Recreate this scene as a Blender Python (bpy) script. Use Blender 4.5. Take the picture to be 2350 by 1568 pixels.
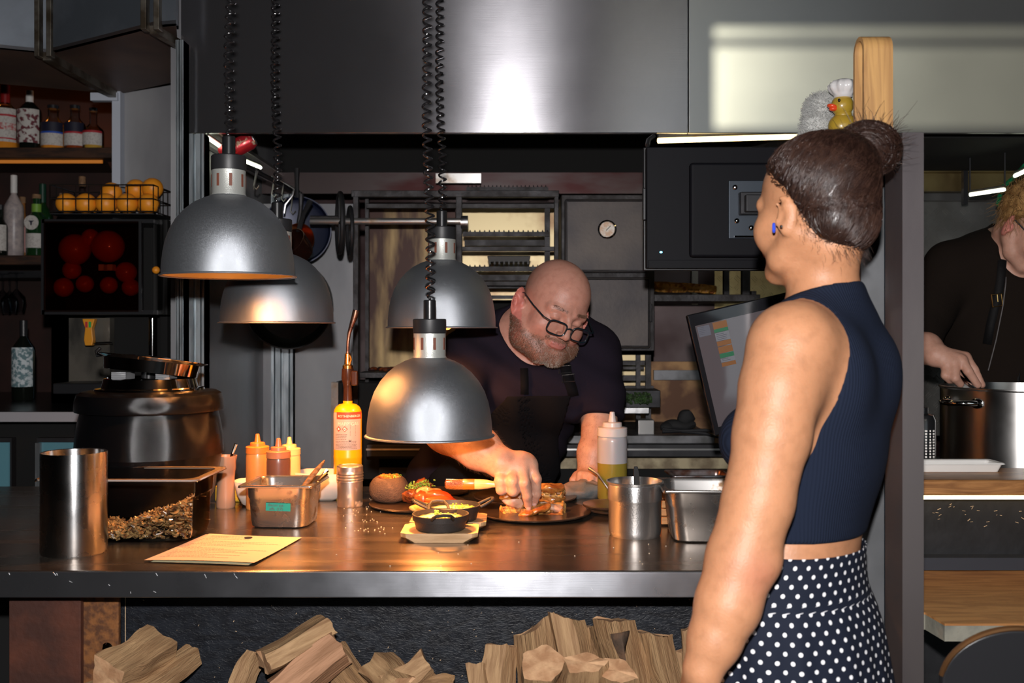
import bpy, bmesh, math, random
import numpy as np
from mathutils import Vector, Matrix, noise as mnoise
for o in list(bpy.data.objects): bpy.data.objects.remove(o)
sc = bpy.context.scene
COL = sc.collection
PI = math.pi
# ---------------------------------------------------------------- camera, world, lights, exposure
F = 2285.0; CX = 1175.0; HY = 755.0; CAMZ = 1.37
cam = bpy.data.objects.new('camera', bpy.data.cameras.new('camera')); COL.objects.link(cam)
cam.location = (0, 0, CAMZ); cam.rotation_euler = (PI/2, 0, 0)
cam.data.lens = F/2350*36; cam.data.sensor_width = 36; cam.data.shift_y = -29/2350
cam.data.clip_start = 0.05
cam.data.dof.use_dof = True; cam.data.dof.focus_distance = 2.3; cam.data.dof.aperture_fstop = 5.0
sc.camera = cam
sc.view_settings.view_transform = 'Standard'; sc.view_settings.look = 'None'
sc.view_settings.exposure = 0.0; sc.view_settings.gamma = 1; sc.view_settings.use_curve_mapping = False
sc.cycles.max_bounces = 8; sc.cycles.transparent_max_bounces = 16
sc.cycles.sample_clamp_indirect = 6
sc.cycles.caustics_reflective = False; sc.cycles.caustics_refractive = False
world = bpy.data.worlds.new('world'); sc.world = world; world.use_nodes = True
wn = world.node_tree; bg = wn.nodes['Background']
sky = wn.nodes.new('ShaderNodeTexSky'); sky.sky_type = 'NISHITA'; sky.sun_disc = False
sky.sun_elevation = math.radians(25); sky.sun_rotation = math.radians(180)
wn.links.new(sky.outputs[0], bg.inputs[0]); bg.inputs[1].default_value = 0.28

def lamp(name, kind, loc, energy, color=(1,1,1), rot=(0,0,0), **kw):
    l = bpy.data.lights.new(name, kind); l.energy = energy; l.color = color
    for k, v in kw.items(): setattr(l, k, v)
    o = bpy.data.objects.new(name, l); o.location = loc; o.rotation_euler = rot
    COL.objects.link(o); return o
# the photographer's flash, on the camera
flash = lamp('camera_flash', 'SPOT', (-0.01, -0.03, 1.54), 220, (1.0, 0.965, 0.95), (PI/2*0.985, 0, 0),
             spot_size=math.radians(112), spot_blend=0.6, shadow_soft_size=0.022)
# low sun through the high window behind the camera
sun = lamp('sun', 'SUN', (0.8, -4, 4), 4.1, (1.0, 0.9, 0.68), (math.radians(90-10), 0, math.radians(2)), angle=math.radians(0.5))

def P(px, py, d):
    return Vector(((px-CX)/F*d, d, CAMZ-(py-HY)/F*d))
CT = 0.92                                  # counter top height
def T(px, py, z=None):                     # photo pixel -> point on a level plane
    z = CT if z is None else z
    d = (CAMZ-z)*F/(py-HY)
    return Vector(((px-CX)/F*d, d, z))

# ---------------------------------------------------------------- materials
MATS = {}
def mat(name, col=(.5,.5,.5), rough=.5, metal=0., col2=None, nscale=8, stretch=(1,1,1), contrast=(.4,.6), bump=0, bscale=60,
        bstretch=(1,1,1), aniso=0, coat=0, sss=0, emis=None, estr=0, trans=0, ior=1.45, alpha=1, vcol=False, sheen=0, spec=.5, r2=None, detail=5, dist=0):
    if name in MATS: return MATS[name]
    m = bpy.data.materials.new(name); m.use_nodes = True; MATS[name] = m
    nt = m.node_tree; n = nt.nodes; L = nt.links; b = n['Principled BSDF']
    b.inputs['Base Color'].default_value = (*col, 1); b.inputs['Roughness'].default_value = rough
    b.inputs['Metallic'].default_value = metal; b.inputs['Coat Weight'].default_value = coat
    b.inputs['Coat Roughness'].default_value = .08
    b.inputs['Specular IOR Level'].default_value = spec
    b.inputs['Transmission Weight'].default_value = trans; b.inputs['IOR'].default_value = ior; b.inputs['Alpha'].default_value = alpha
    if sheen: b.inputs['Sheen Weight'].default_value = sheen; b.inputs['Sheen Roughness'].default_value = .5
    if sss:
        b.inputs['Subsurface Weight'].default_value = sss; b.inputs['Subsurface Radius'].default_value = (1,.35,.2); b.inputs['Subsurface Scale'].default_value = .008
    if emis: b.inputs['Emission Color'].default_value = (*emis, 1); b.inputs['Emission Strength'].default_value = estr
    tc = n.new('ShaderNodeTexCoord')
    def nz(scale, st, det=detail):
        mp = n.new('ShaderNodeMapping'); mp.inputs['Scale'].default_value = st
        L.new(tc.outputs['Object'], mp.inputs[0]); t = n.new('ShaderNodeTexNoise')
        t.inputs['Scale'].default_value = scale; t.inputs['Detail'].default_value = det; t.inputs['Distortion'].default_value = dist
        L.new(mp.outputs[0], t.inputs['Vector']); return t
    base = None
    if vcol:
        a = n.new('ShaderNodeAttribute'); a.attribute_name = 'Col'; base = a.outputs['Color']
        L.new(base, b.inputs['Base Color'])
    if col2 is not None or r2 is not None:
        t = nz(nscale, stretch); cr = n.new('ShaderNodeMapRange')
        cr.inputs['From Min'].default_value = contrast[0]; cr.inputs['From Max'].default_value = contrast[1]
        L.new(t.outputs[0], cr.inputs[0])
        if col2 is not None:
            mx = n.new('ShaderNodeMix'); mx.data_type = 'RGBA'
            mx.blend_type = 'MULTIPLY' if vcol else 'MIX'
            L.new(cr.outputs[0], mx.inputs[0])
            if base is not None: L.new(base, mx.inputs[6])
            else: mx.inputs[6].default_value = (*col, 1)
            mx.inputs[7].default_value = (*col2, 1); L.new(mx.outputs[2], b.inputs['Base Color'])
        if r2 is not None:
            m2 = n.new('ShaderNodeMapRange'); m2.inputs['To Min'].default_value = rough; m2.inputs['To Max'].default_value = r2
            L.new(cr.outputs[0], m2.inputs[0]); L.new(m2.outputs[0], b.inputs['Roughness'])
    if bump:
        t = nz(bscale, bstretch, 3); bp = n.new('ShaderNodeBump'); bp.inputs['Strength'].default_value = bump; bp.inputs['Distance'].default_value = .004
        L.new(t.outputs[0], bp.inputs['Height']); L.new(bp.outputs[0], b.inputs['Normal'])
    if aniso:
        b.inputs['Anisotropic'].default_value = aniso; b.inputs['Anisotropic Rotation'].default_value = .25
        tg = n.new('ShaderNodeTangent'); tg.direction_type = 'UV_MAP'; tg.uv_map = 'UVMap'; L.new(tg.outputs[0], b.inputs['Tangent'])
    return m
def glass(name, tint=(1,1,1), refl=.12, rough=.03):
    if name in MATS: return MATS[name]
    m = bpy.data.materials.new(name); m.use_nodes = True; MATS[name] = m
    nt = m.node_tree; n = nt.nodes; L = nt.links; n.remove(n['Principled BSDF'])
    t = n.new('ShaderNodeBsdfTransparent'); t.inputs[0].default_value = (*tint, 1)
    g = n.new('ShaderNodeBsdfGlossy'); g.inputs['Roughness'].default_value = rough
    lw = n.new('ShaderNodeLayerWeight'); lw.inputs[0].default_value = refl
    mx = n.new('ShaderNodeMixShader'); L.new(lw.outputs['Fresnel'], mx.inputs[0]); L.new(t.outputs[0], mx.inputs[1]); L.new(g.outputs[0], mx.inputs[2])
    L.new(mx.outputs[0], n['Material Output'].inputs[0]); return m

# ---------------------------------------------------------------- mesh building
class MB:
    def __init__(s): s.v = []; s.f = []; s.uv = None
    def _add(s, vs, fs):
        o = len(s.v); s.v += [Vector(p) for p in vs]; s.f += [tuple(i+o for i in f) for f in fs]; return s
    def box(s, c, size, rot=None):
        c = Vector(c); hx, hy, hz = size[0]/2, size[1]/2, size[2]/2
        R = rot if rot is not None else Matrix.Identity(3)
        if isinstance(R, (tuple, list)):
            from mathutils import Euler
            R = Euler(R).to_matrix()
        vs = [c + R @ Vector((x*hx, y*hy, z*hz)) for x in (-1,1) for y in (-1,1) for z in (-1,1)]
        return s._add(vs, [(0,1,3,2),(4,6,7,5),(0,4,5,1),(2,3,7,6),(0,2,6,4),(1,5,7,3)])
    def bx(s, x0, x1, y0, y1, z0, z1): return s.box(((x0+x1)/2,(y0+y1)/2,(z0+z1)/2), (abs(x1-x0),abs(y1-y0),abs(z1-z0)))
    def pbox(s, px0, py0, px1, py1, d, depth):     # a frontal box given by its outline in the photo at distance d
        a = P(px0, py1, d); b = P(px1, py0, d); return s.bx(a.x, b.x, d, d+depth, a.z, b.z)
    def tube(s, pts, r, n=8, closed=False, caps=True):
        pts = [Vector(p) for p in pts]; N = len(pts); rs = r if isinstance(r, (list, tuple)) else [r]*N
        vs = []; up = None
        for i, p in enumerate(pts):
            a = pts[i-1] if (i or closed) else pts[0]; b = pts[(i+1) % N] if (i < N-1 or closed) else pts[-1]
            t = (b-a).normalized() if (b-a).length > 1e-9 else Vector((0,0,1))
            if up is None: up = t.orthogonal().normalized()
            up = (up - t*up.dot(t)); up = up.normalized() if up.length > 1e-6 else t.orthogonal().normalized()
            w = t.cross(up)
            for k in range(n):
                an = 2*PI*k/n; vs.append(p + (up*math.cos(an)+w*math.sin(an))*rs[i])
        fs = []
        for i in range(N if closed else N-1):
            j = (i+1) % N
            for k in range(n): fs.append((i*n+k, i*n+(k+1)%n, j*n+(k+1)%n, j*n+k))
        if caps and not closed: fs.append(tuple(range(n))[::-1]); fs.append(tuple((N-1)*n+k for k in range(n)))
        return s._add(vs, fs)
    def cyl(s, a, b, r, r2=None, n=24): return s.tube([a, b], [r, r if r2 is None else r2], n)
    def lathe(s, prof, c=(0,0,0), n=48, closed=False):
        c = Vector(c); vs = []; idx = []
        for r, z in prof:
            if r < 1e-6: idx.append([len(vs)]*n); vs.append(c+Vector((0,0,z)))
            else:
                st = len(vs); idx.append([st+k for k in range(n)])
                for k in range(n): an = 2*PI*k/n; vs.append(c+Vector((r*math.cos(an), r*math.sin(an), z)))
        fs = []; M_ = len(prof)
        for i in range(M_ if closed else M_-1):
            A = idx[i]; B = idx[(i+1) % M_]
            for k in range(n):
                f = [A[k], A[(k+1)%n], B[(k+1)%n], B[k]]; g = []
                for q in f:
                    if q not in g: g.append(q)
                if len(g) > 2: fs.append(tuple(g))
        return s._add(vs, fs)
    def prism(s, pts, vec):
        pts = [Vector(p) for p in pts]; vec = Vector(vec); n = len(pts)
        return s._add(pts+[p+vec for p in pts], [tuple(range(n))[::-1], tuple(range(n, 2*n))]+[(i, (i+1)%n, n+(i+1)%n, n+i) for i in range(n)])
    def loft(s, rings, closed_ring=True, cap0=True, cap1=True):
        n = len(rings[0]); vs = [p for r in rings for p in r]; fs = []
        for i in range(len(rings)-1):
            for k in range(n if closed_ring else n-1): fs.append((i*n+k, i*n+(k+1)%n, (i+1)*n+(k+1)%n, (i+1)*n+k))
        if cap0: fs.append(tuple(range(n))[::-1])
        if cap1: fs.append(tuple((len(rings)-1)*n+k for k in range(n)))
        return s._add(vs, fs)
    def ball(s, c, r, n=16, m=10, rot=None):
        c = Vector(c); r = Vector(r) if isinstance(r, (tuple, list, Vector)) else Vector((r,r,r)); o = len(s.v)
        vs = [(0,0,1)]
        for i in range(1, m):
            for k in range(n): a = PI*i/m; b = 2*PI*k/n; vs.append((math.sin(a)*math.cos(b), math.sin(a)*math.sin(b), math.cos(a)))
        vs.append((0,0,-1)); R = rot if rot is not None else Matrix.Identity(3)
        vs = [c + R @ Vector((v[0]*r.x, v[1]*r.y, v[2]*r.z)) for v in vs]
        fs = [(0, 1+k, 1+(k+1)%n) for k in range(n)]
        for i in range(m-2):
            for k in range(n): fs.append((1+i*n+k, 1+(i+1)*n+k, 1+(i+1)*n+(k+1)%n, 1+i*n+(k+1)%n))
        e = len(vs)-1; fs += [(e, 1+(m-2)*n+(k+1)%n, 1+(m-2)*n+k) for k in range(n)]
        return s._add(vs, fs)
    def xf(s, M_): s.v = [M_ @ p for p in s.v]; return s
    def noise(s, amp, freq, seed=0):
        o = Vector((seed*7.3, seed*3.1, seed*5.7))
        s.v = [p + Vector(mnoise.noise_vector(p*freq+o))*amp for p in s.v]; return s
    def build(s, name, m, parent=None, bevel=0, world=False, angle=35, smooth=True, solid=0, sub=0):
        me = bpy.data.meshes.new(name)
        off = parent.location if (world and parent is not None) else Vector((0,0,0))
        me.from_pydata([tuple(p-off) for p in s.v], [], s.f); me.validate()
        bm = bmesh.new(); bm.from_mesh(me); bmesh.ops.recalc_face_normals(bm, faces=bm.faces); bm.to_mesh(me); bm.free()
        return finish(me, name, m, parent, bevel, angle, smooth, solid, sub)
def finish(me, name, m, parent=None, bevel=0, angle=35, smooth=True, solid=0, sub=0):
    boxuv(me)
    if smooth:
        me.polygons.foreach_set('use_smooth', [True]*len(me.polygons))
        if angle < 180: me.set_sharp_from_angle(angle=math.radians(angle))
    me.materials.append(m)
    o = bpy.data.objects.new(name, me); COL.objects.link(o)
    if parent is not None: o.parent = parent
    if solid: md = o.modifiers.new('s', 'SOLIDIFY'); md.thickness = solid
    if bevel:
        md = o.modifiers.new('b', 'BEVEL'); md.width = bevel; md.segments = 2; md.limit_method = 'ANGLE'; md.angle_limit = math.radians(40); md.harden_normals = True
    if sub: md = o.modifiers.new('u', 'SUBSURF'); md.levels = sub; md.render_levels = sub
    return o
def boxuv(me):
    n = len(me.vertices); nl = len(me.loops)
    if not nl: return
    co = np.empty(n*3); me.vertices.foreach_get('co', co); co = co.reshape(-1,3)
    nf = len(me.polygons); nor = np.empty(nf*3); me.polygons.foreach_get('normal', nor); nor = np.abs(nor.reshape(-1,3))
    st = np.empty(nf, int); tot = np.empty(nf, int); me.polygons.foreach_get('loop_start', st); me.polygons.foreach_get('loop_total', tot)
    vi = np.empty(nl, int); me.loops.foreach_get('vertex_index', vi)
    fi = np.repeat(np.arange(nf), tot); ax = nor.argmax(1)[fi]; c = co[vi]
    u = np.where(ax == 0, c[:,1], c[:,0]); v = np.where(ax == 2, c[:,1], c[:,2])
    uv = me.uv_layers.new(name='UVMap'); uv.data.foreach_set('uv', np.stack([u, v], 1).ravel())

def thing(name, label, cat, loc=(0,0,0), rotz=0, group=None, rot=None):
    o = bpy.data.objects.new(name, None); COL.objects.link(o); o.empty_display_size = .05
    o.location = loc; o.rotation_euler = rot if rot is not None else (0,0,rotz)
    o['label'] = label; o['category'] = cat
    if group: o['group'] = group
    return o
def tag(o, label=None, cat=None, group=None, kind=None):
    if label: o['label'] = label
    if cat: o['category'] = cat
    if group: o['group'] = group
    if kind: o['kind'] = kind
    return o
def struct(o): o['kind'] = 'structure'; return o
def dup(root, loc=None, rot=None, label=None, group=None, scale=None):
    kids = [c for c in KIDS(root)]
    r = root.copy(); COL.objects.link(r)
    if loc is not None: r.location = loc
    if rot is not None: r.rotation_euler = rot
    if scale is not None: r.scale = scale
    if label: r['label'] = label
    if group: r['group'] = group
    for ch in kids:
        c = ch.copy(); COL.objects.link(c); c.parent = r
        for g in KIDS(ch):
            d = g.copy(); COL.objects.link(d); d.parent = c
    return r
def KIDS(o): return [c for c in bpy.data.objects if c.parent is o]

def text_mb(body, size, ext=0):
    cu = bpy.data.curves.new('t', 'FONT'); cu.body = body; cu.size = size; cu.extrude = ext
    cu.resolution_u = 3
    o = bpy.data.objects.new('t', cu); COL.objects.link(o); bpy.context.view_layer.update()
    dg = bpy.context.evaluated_depsgraph_get(); me = o.evaluated_get(dg).to_mesh()
    mb = MB(); mb.v = [Vector(v.co) for v in me.vertices]; mb.f = [tuple(p.vertices) for p in me.polygons]
    o.evaluated_get(dg).to_mesh_clear(); bpy.data.objects.remove(o); return mb

# ---------------------------------------------------------------- signed-distance bodies meshed with surface nets
def V3(*a): return np.array(a, float)
def ell(p, c, r, R=None):
    q = p-np.asarray(c, float)
    if R is not None: q = q @ R
    r = np.asarray(r, float); k0 = np.linalg.norm(q/r, axis=1); k1 = np.linalg.norm(q/(r*r), axis=1)+1e-9
    return k0*(k0-1)/k1
def cap(p, a, b, ra, rb=None):
    a = np.asarray(a, float); b = np.asarray(b, float); rb = ra if rb is None else rb
    ba = b-a; t = np.clip(((p-a) @ ba)/max(ba @ ba, 1e-12), 0, 1)
    return np.linalg.norm(p-a-t[:,None]*ba, axis=1) - (ra+(rb-ra)*t)
def chain(p, pts, rs, k=.01):
    d = None
    for i in range(len(pts)-1):
        c = cap(p, pts[i], pts[i+1], rs[i], rs[i+1]); d = c if d is None else smin(d, c, k)
    return d
def smin(a, b, k):
    h = np.clip(.5+.5*(b-a)/k, 0, 1); return b*(1-h)+a*h-k*h*(1-h)
def smax(a, b, k): return -smin(-a, -b, k)
def rbox(p, c, h, r, R=None):
    q = p-np.asarray(c, float)
    if R is not None: q = q @ R
    q = np.abs(q)-(np.asarray(h, float)-r)
    return np.linalg.norm(np.maximum(q, 0), axis=1)+np.minimum(q.max(1), 0)-r
def nz3(p, f, seed=0):                       # cheap smooth noise
    s = np.zeros(len(p))
    rng = np.random.RandomState(seed)
    for i in range(5):
        k = rng.normal(size=3); k /= np.linalg.norm(k); s += np.sin((p @ k)*f*(1+.5*rng.rand())+rng.rand()*6.28)
    return s/5
def mkaxis(lo, hi, h, fine, B):
    x = [lo]
    while x[-1] < hi or len(x) % B:
        st = h
        for a, b, hf in fine:
            if a-st < x[-1] < b: st = min(st, hf)
        x.append(x[-1]+st)
    return np.array(x)
def sdf_mesh(f, lo, hi, h, fine=((),(),()), B=8):
    """surface nets on a rectilinear grid; `fine` lists per axis the ranges (a, b, step) meshed finer"""
    ax3 = [mkaxis(lo[i], hi[i], h, fine[i], B) for i in range(3)]
    n = np.array([len(a) for a in ax3]); nb = n//B
    def W(idx): return np.stack([ax3[i][idx[:,i]] for i in range(3)], 1)
    bi = np.stack(np.meshgrid(*[np.arange(k) for k in nb], indexing='ij'), -1).reshape(-1,3)
    p0 = W(bi*B); p1 = W(bi*B+B-1); cv = f((p0+p1)/2)
    keep = np.abs(cv) < np.linalg.norm(p1-p0, axis=1)*.5*1.5+2*h
    V = np.repeat(np.repeat(np.repeat(np.where(cv < 0, -1., 1.).reshape(nb), B, 0), B, 1), B, 2).astype(np.float32)
    off = np.stack(np.meshgrid(*[np.arange(B)]*3, indexing='ij'), -1).reshape(-1,3)
    kb = bi[keep]; ch = 400
    for i in range(0, len(kb), ch):
        idx = (kb[i:i+ch,None,:]*B+off[None]).reshape(-1,3)
        V[idx[:,0], idx[:,1], idx[:,2]] = f(W(idx))
    S = V < 0
    c = np.zeros(tuple(n-1), np.int8)
    sl = [slice(0,-1), slice(1,None)]
    for a in (0,1):
        for b in (0,1):
            for d in (0,1): c += S[sl[a], sl[b], sl[d]]
    act = np.argwhere((c > 0) & (c < 8)); del c
    cid = np.full(tuple(n-1), -1, np.int32); cid[act[:,0], act[:,1], act[:,2]] = np.arange(len(act))
    cor = np.array([(a,b,d) for a in (0,1) for b in (0,1) for d in (0,1)])
    vals = np.stack([V[act[:,0]+q[0], act[:,1]+q[1], act[:,2]+q[2]] for q in cor], 1)
    acc = np.zeros((len(act), 3)); cnt = np.zeros(len(act))
    for i in range(8):
        for j in range(i+1, 8):
            if np.abs(cor[i]-cor[j]).sum() != 1: continue
            m = (vals[:,i] < 0) != (vals[:,j] < 0); t = vals[:,i]/(vals[:,i]-vals[:,j]+1e-12)
            acc[m] += cor[i]+(cor[j]-cor[i])*t[m,None]; cnt[m] += 1
    fr = act+acc/np.maximum(cnt, 1)[:,None]
    vs = np.stack([np.interp(fr[:,i], np.arange(n[i]), ax3[i]) for i in range(3)], 1)
    quads = []
    for ax in range(3):
        s0 = [slice(None)]*3; s1 = [slice(None)]*3; s0[ax] = slice(0,-1); s1[ax] = slice(1,None)
        A = S[tuple(s0)]; Bq = S[tuple(s1)]; e = np.argwhere(A != Bq); o1, o2 = [(1,2),(2,0),(0,1)][ax]
        e = e[(e[:,o1] > 0) & (e[:,o2] > 0) & (e[:,o1] < n[o1]-1) & (e[:,o2] < n[o2]-1)]
        inside = S[e[:,0], e[:,1], e[:,2]]
        def g(d1, d2): q = e.copy(); q[:,o1] -= d1; q[:,o2] -= d2; return cid[q[:,0], q[:,1], q[:,2]]
        q = np.stack([g(1,1), g(0,1), g(0,0), g(1,0)], 1); q[~inside] = q[~inside][:,::-1]; quads.append(q)
    q = np.concatenate(quads); q = q[(q >= 0).all(1)]
    return vs, q
def stack(p, lv, ang):
    """elliptic sections stacked over z: lv rows (z, cx, cy, half fore-aft, half sideways)"""
    lv = np.array(sorted(lv)); z = p[:,2]
    zc = np.clip(z, lv[0,0], lv[-1,0])
    def it(k):                                   # smooth interpolation
        return np.interp(zc, lv[:,0], lv[:,k])
    cx, cy, a, b = it(1), it(2), it(3), it(4)
    dx = p[:,0]-cx; dy = p[:,1]-cy; c, s = math.cos(ang), math.sin(ang)
    u = dx*c+dy*s; v = -dx*s+dy*c
    k0 = np.sqrt((u/a)**2+(v/b)**2); k1 = np.sqrt((u/a**2)**2+(v/b**2)**2)+1e-9
    d = np.where(k0 < .3, (k0-1)*np.minimum(a, b), k0*(k0-1)/k1)
    e = np.maximum(lv[0,0]-z, z-lv[-1,0])
    return np.where(e > 0, np.hypot(np.maximum(d,0), e), d)
def densify(lv, n=40):                            # cubic resampling of section tables
    lv = np.array(sorted(lv), float); z = lv[:,0]; out = []
    for zz_ in np.linspace(z[0], z[-1], n):
        i = min(max(np.searchsorted(z, zz_)-1, 0), len(z)-2); t = (zz_-z[i])/(z[i+1]-z[i])
        g = lambda j: lv[min(max(j,0),len(z)-1)]
        m0 = (g(i+1)-g(i-1))/max(1e-6, g(i+1)[0]-g(i-1)[0])*(z[i+1]-z[i]); m1 = (g(i+2)-g(i))/max(1e-6, g(i+2)[0]-g(i)[0])*(z[i+1]-z[i])
        r = (2*t**3-3*t**2+1)*lv[i]+(t**3-2*t**2+t)*m0+(-2*t**3+3*t**2)*lv[i+1]+(t**3-t**2)*m1; r[0] = zz_; out.append(tuple(r))
    return out
def hit(px, py, f, d0=1.0, d1=3.6):               # first point of a body on the ray through a photo pixel
    o = np.array([0,0,CAMZ]); r = np.array([(px-CX)/F, 1, -(py-HY)/F]); ts = np.linspace(d0, d1, 1300)
    v = f(o+ts[:,None]*r); k = np.argmax(v < 0)
    return (o+ts[k]*r) if v[k] < 0 else None
def np_mesh(name, vs, q, m, parent=None, colfn=None, world=True, smooth=True, relax=0):
    if relax:
        for _ in range(relax):
            acc = np.zeros_like(vs); ct = np.zeros(len(vs))
            for a in range(4):
                for b in (1, 3):
                    np.add.at(acc, q[:,a], vs[q[:,(a+b)%4]]); np.add.at(ct, q[:,a], 1)
            vs = vs*.4+.6*acc/np.maximum(ct,1)[:,None]
    me = bpy.data.meshes.new(name); off = np.array(parent.location) if (world and parent is not None) else 0
    w = vs-off
    me.vertices.add(len(w)); me.vertices.foreach_set('co', w.ravel())
    me.loops.add(len(q)*4); me.loops.foreach_set('vertex_index', q.ravel().astype(np.int32))
    me.polygons.add(len(q)); me.polygons.foreach_set('loop_start', np.arange(0, len(q)*4, 4, dtype=np.int32))
    me.update(calc_edges=True)
    if colfn is not None:
        ca = me.color_attributes.new('Col', 'FLOAT_COLOR', 'POINT'); c = colfn(vs); c = np.concatenate([c, np.ones((len(c),1))], 1)
        ca.data.foreach_set('color', c.ravel().astype(np.float32))
    return finish(me, name, m, parent, angle=180)
def rotm(fwd, up=(0,0,1)):                  # columns: forward, left, up (local x, y, z)
    f = V3(*fwd); f /= np.linalg.norm(f); u = V3(*up); u = u-f*(u @ f); u /= np.linalg.norm(u)
    return np.stack([f, np.cross(u, f), u], 1)
def hairs_mb(paths, r0, r1):                # many thin tapering 3-sided strands in one mesh
    vs = []; fs = []
    for pts in paths:
        n = len(pts); o = len(vs)*1
        base = len(vs)
        for i, p in enumerate(pts):
            a = pts[max(i-1,0)]; b = pts[min(i+1,n-1)]; t = b-a; L_ = np.linalg.norm(t); t = t/(L_+1e-9)
            u = np.cross(t, V3(.3,.5,.8)); u /= np.linalg.norm(u)+1e-9; w = np.cross(t, u)
            r = r0+(r1-r0)*i/(n-1)
            for k in range(3):
                an = 2*PI*k/3; vs.append(p+(u*math.cos(an)+w*math.sin(an))*r)
        for i in range(n-1):
            for k in range(3): fs.append((base+i*3+k, base+i*3+(k+1)%3, base+(i+1)*3+(k+1)%3, base+(i+1)*3+k))
    mb = MB(); mb.v = [Vector(v) for v in vs]; mb.f = fs; return mb
# ---------------------------------------------------------------- shared materials
steel = mat('brushed_steel', (.52,.53,.55), .28, 1, aniso=.75, r2=.4, nscale=5, contrast=(.3,.7), bump=.06, bscale=900, bstretch=(.02,1,1))
steel_plain = mat('plain_steel', (.55,.55,.56), .3, 1, r2=.42, nscale=30)
steel_worn = mat('worn_steel', (.5,.49,.48), .3, .9, col2=(.28,.2,.14), nscale=14, contrast=(.55,.72), r2=.5, aniso=.6)
chrome = mat('polished_chrome', (.7,.7,.7), .08, 1)
black_metal = mat('black_metal', (.03,.03,.033), .45, .6, r2=.6, nscale=20)
rig_steel = mat('sooty_steel', (.048,.046,.05), .5, .45, col2=(.02,.017,.017), nscale=22, contrast=(.3,.7), r2=.62, bump=.25, bscale=120)
black_plastic = mat('black_plastic', (.015,.015,.017), .38)
rubber = mat('black_rubber', (.012,.012,.013), .3, coat=.2)
white_plastic = mat('white_plastic', (.75,.73,.7), .4)
cast_iron = mat('cast_iron', (.03,.028,.027), .5, .3, bump=.15, bscale=400)
brown_wall = mat('maroon_wall', (.035,.012,.009), .7, col2=(.02,.008,.006), nscale=6)
grey_sheet = mat('grey_sheet_metal', (.30,.30,.31), .5, .35, col2=(.2,.2,.215), nscale=3, stretch=(1,1,.4), r2=.4, bump=.1, bscale=20)
galv = mat('galvanised_steel', (.42,.47,.5), .38, .8, col2=(.25,.28,.3), nscale=18, stretch=(3,3,.4))
osb = mat('black_painted_board', (.008,.0085,.011), .42, col2=(.014,.016,.021), nscale=9, stretch=(1,1,2), bump=.4, bscale=60, bstretch=(1,1,2.2), dist=2.5, spec=.3)
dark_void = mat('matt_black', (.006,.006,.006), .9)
rust = mat('rusty_steel', (.12,.035,.018), .7, .2, col2=(.05,.018,.012), nscale=7, bump=.3, bscale=80)
rust_o = mat('orange_rust', (.22,.085,.025), .75, .2, col2=(.09,.035,.015), nscale=60, bump=.3, bscale=120)
oak = mat('oiled_oak', (.42,.2,.07), .4, col2=(.2,.085,.03), nscale=6, stretch=(1,8,8), dist=2, contrast=(.35,.65), bump=.1, bscale=40)
conc = mat('dark_floor', (.05,.05,.05), .6, col2=(.03,.03,.03), nscale=4)
plaster = mat('grey_plaster', (.22,.21,.2), .9)
led_w = mat('lit_led_strip', (.9,.9,.8), .5, emis=(.95,1,.75), estr=6)
led_warm = mat('warm_led_strip', (.9,.8,.6), .5, emis=(1,.72,.3), estr=5)
# ---------------------------------------------------------------- room shell
def slab(name, x0,x1,y0,y1,z0,z1, m): return struct(MB().bx(x0,x1,y0,y1,z0,z1).build(name, m))
slab('floor', -4.2,3.2,-2.6,5.1,-.1,0, conc)
slab('ceiling', -4.2,3.2,-2.6,5.1,3.6,3.7, mat('dark_ceiling', (.03,.03,.03), .9))
slab('wall_left', -4.2,-4.1,-2.6,5.1,0,3.6, brown_wall)
slab('wall_right', 3.1,3.2,-2.6,5.1,0,3.6, mat('dark_wall', (.04,.04,.04), .8))
back_m = mat('greasy_back_wall', (.07,.05,.05), .4, .6, col2=(.03,.012,.012), nscale=2.5, r2=.6)
slab('wall_back', -1.2,3.2,4.45,4.55,0,3.6, back_m)
slab('wall_bar_back', -4.2,-1.2,4.62,4.72,0,3.6, brown_wall)
# rear wall behind the photographer with its high window band
wx0, wx1, wz0, wz1 = .78, 2.6, 2.90, 3.225
yb = -2.5
def rw(n, *a): return slab('wall_rear' if n == 0 else 'wall_rear_'+['','left','right','lower','upper'][n], *a, plaster)
rw(1, -4.2, wx0, yb-.1, yb, 0, 3.6); rw(2, wx1, 3.2, yb-.1, yb, 0, 3.6); rw(3, wx0, wx1, yb-.1, yb, 0, wz0); rw(4, wx0, wx1, yb-.1, yb, wz1, 3.6)
wf = MB(); fm = .03
wf.bx(wx0, wx1, yb-.08, yb-.03, wz0, wz0+.012).bx(wx0, wx1, yb-.08, yb-.03, wz1-.012, wz1).bx(wx0, wx1, yb-.08, yb-.03, wz1-.066, wz1-.048)
wo = struct(wf.build('window_1', mat('grey_window_frame', (.2,.2,.2), .5)))
MB().bx(wx0, wx1, yb-.06, yb-.055, wz0, wz1).build('window_pane', glass('window_glass', (.95,.97,.96), .1), wo)
w2 = MB(); 
for a in (wx0+.05, 1.75, 2.75): w2.bx(a-.03,a+.03,yb+.0,yb+.02,.85,2.6)
w2.bx(wx0+.02,2.78,yb,yb+.02,.82,.88).bx(wx0+.02,2.78,yb,yb+.02,2.57,2.63)
wo2 = struct(w2.build('added_glow_window', MATS['grey_window_frame']))
MB().bx(wx0+.05,2.75,yb+.002,yb+.006,.85,2.6).build('added_glow_pane', mat('glowing_pane', (.5,.5,.5), .6, emis=(.80,.93,1), estr=1.1), wo2)  # added glowing pane behind the camera, for pale reflections in the steel
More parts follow.
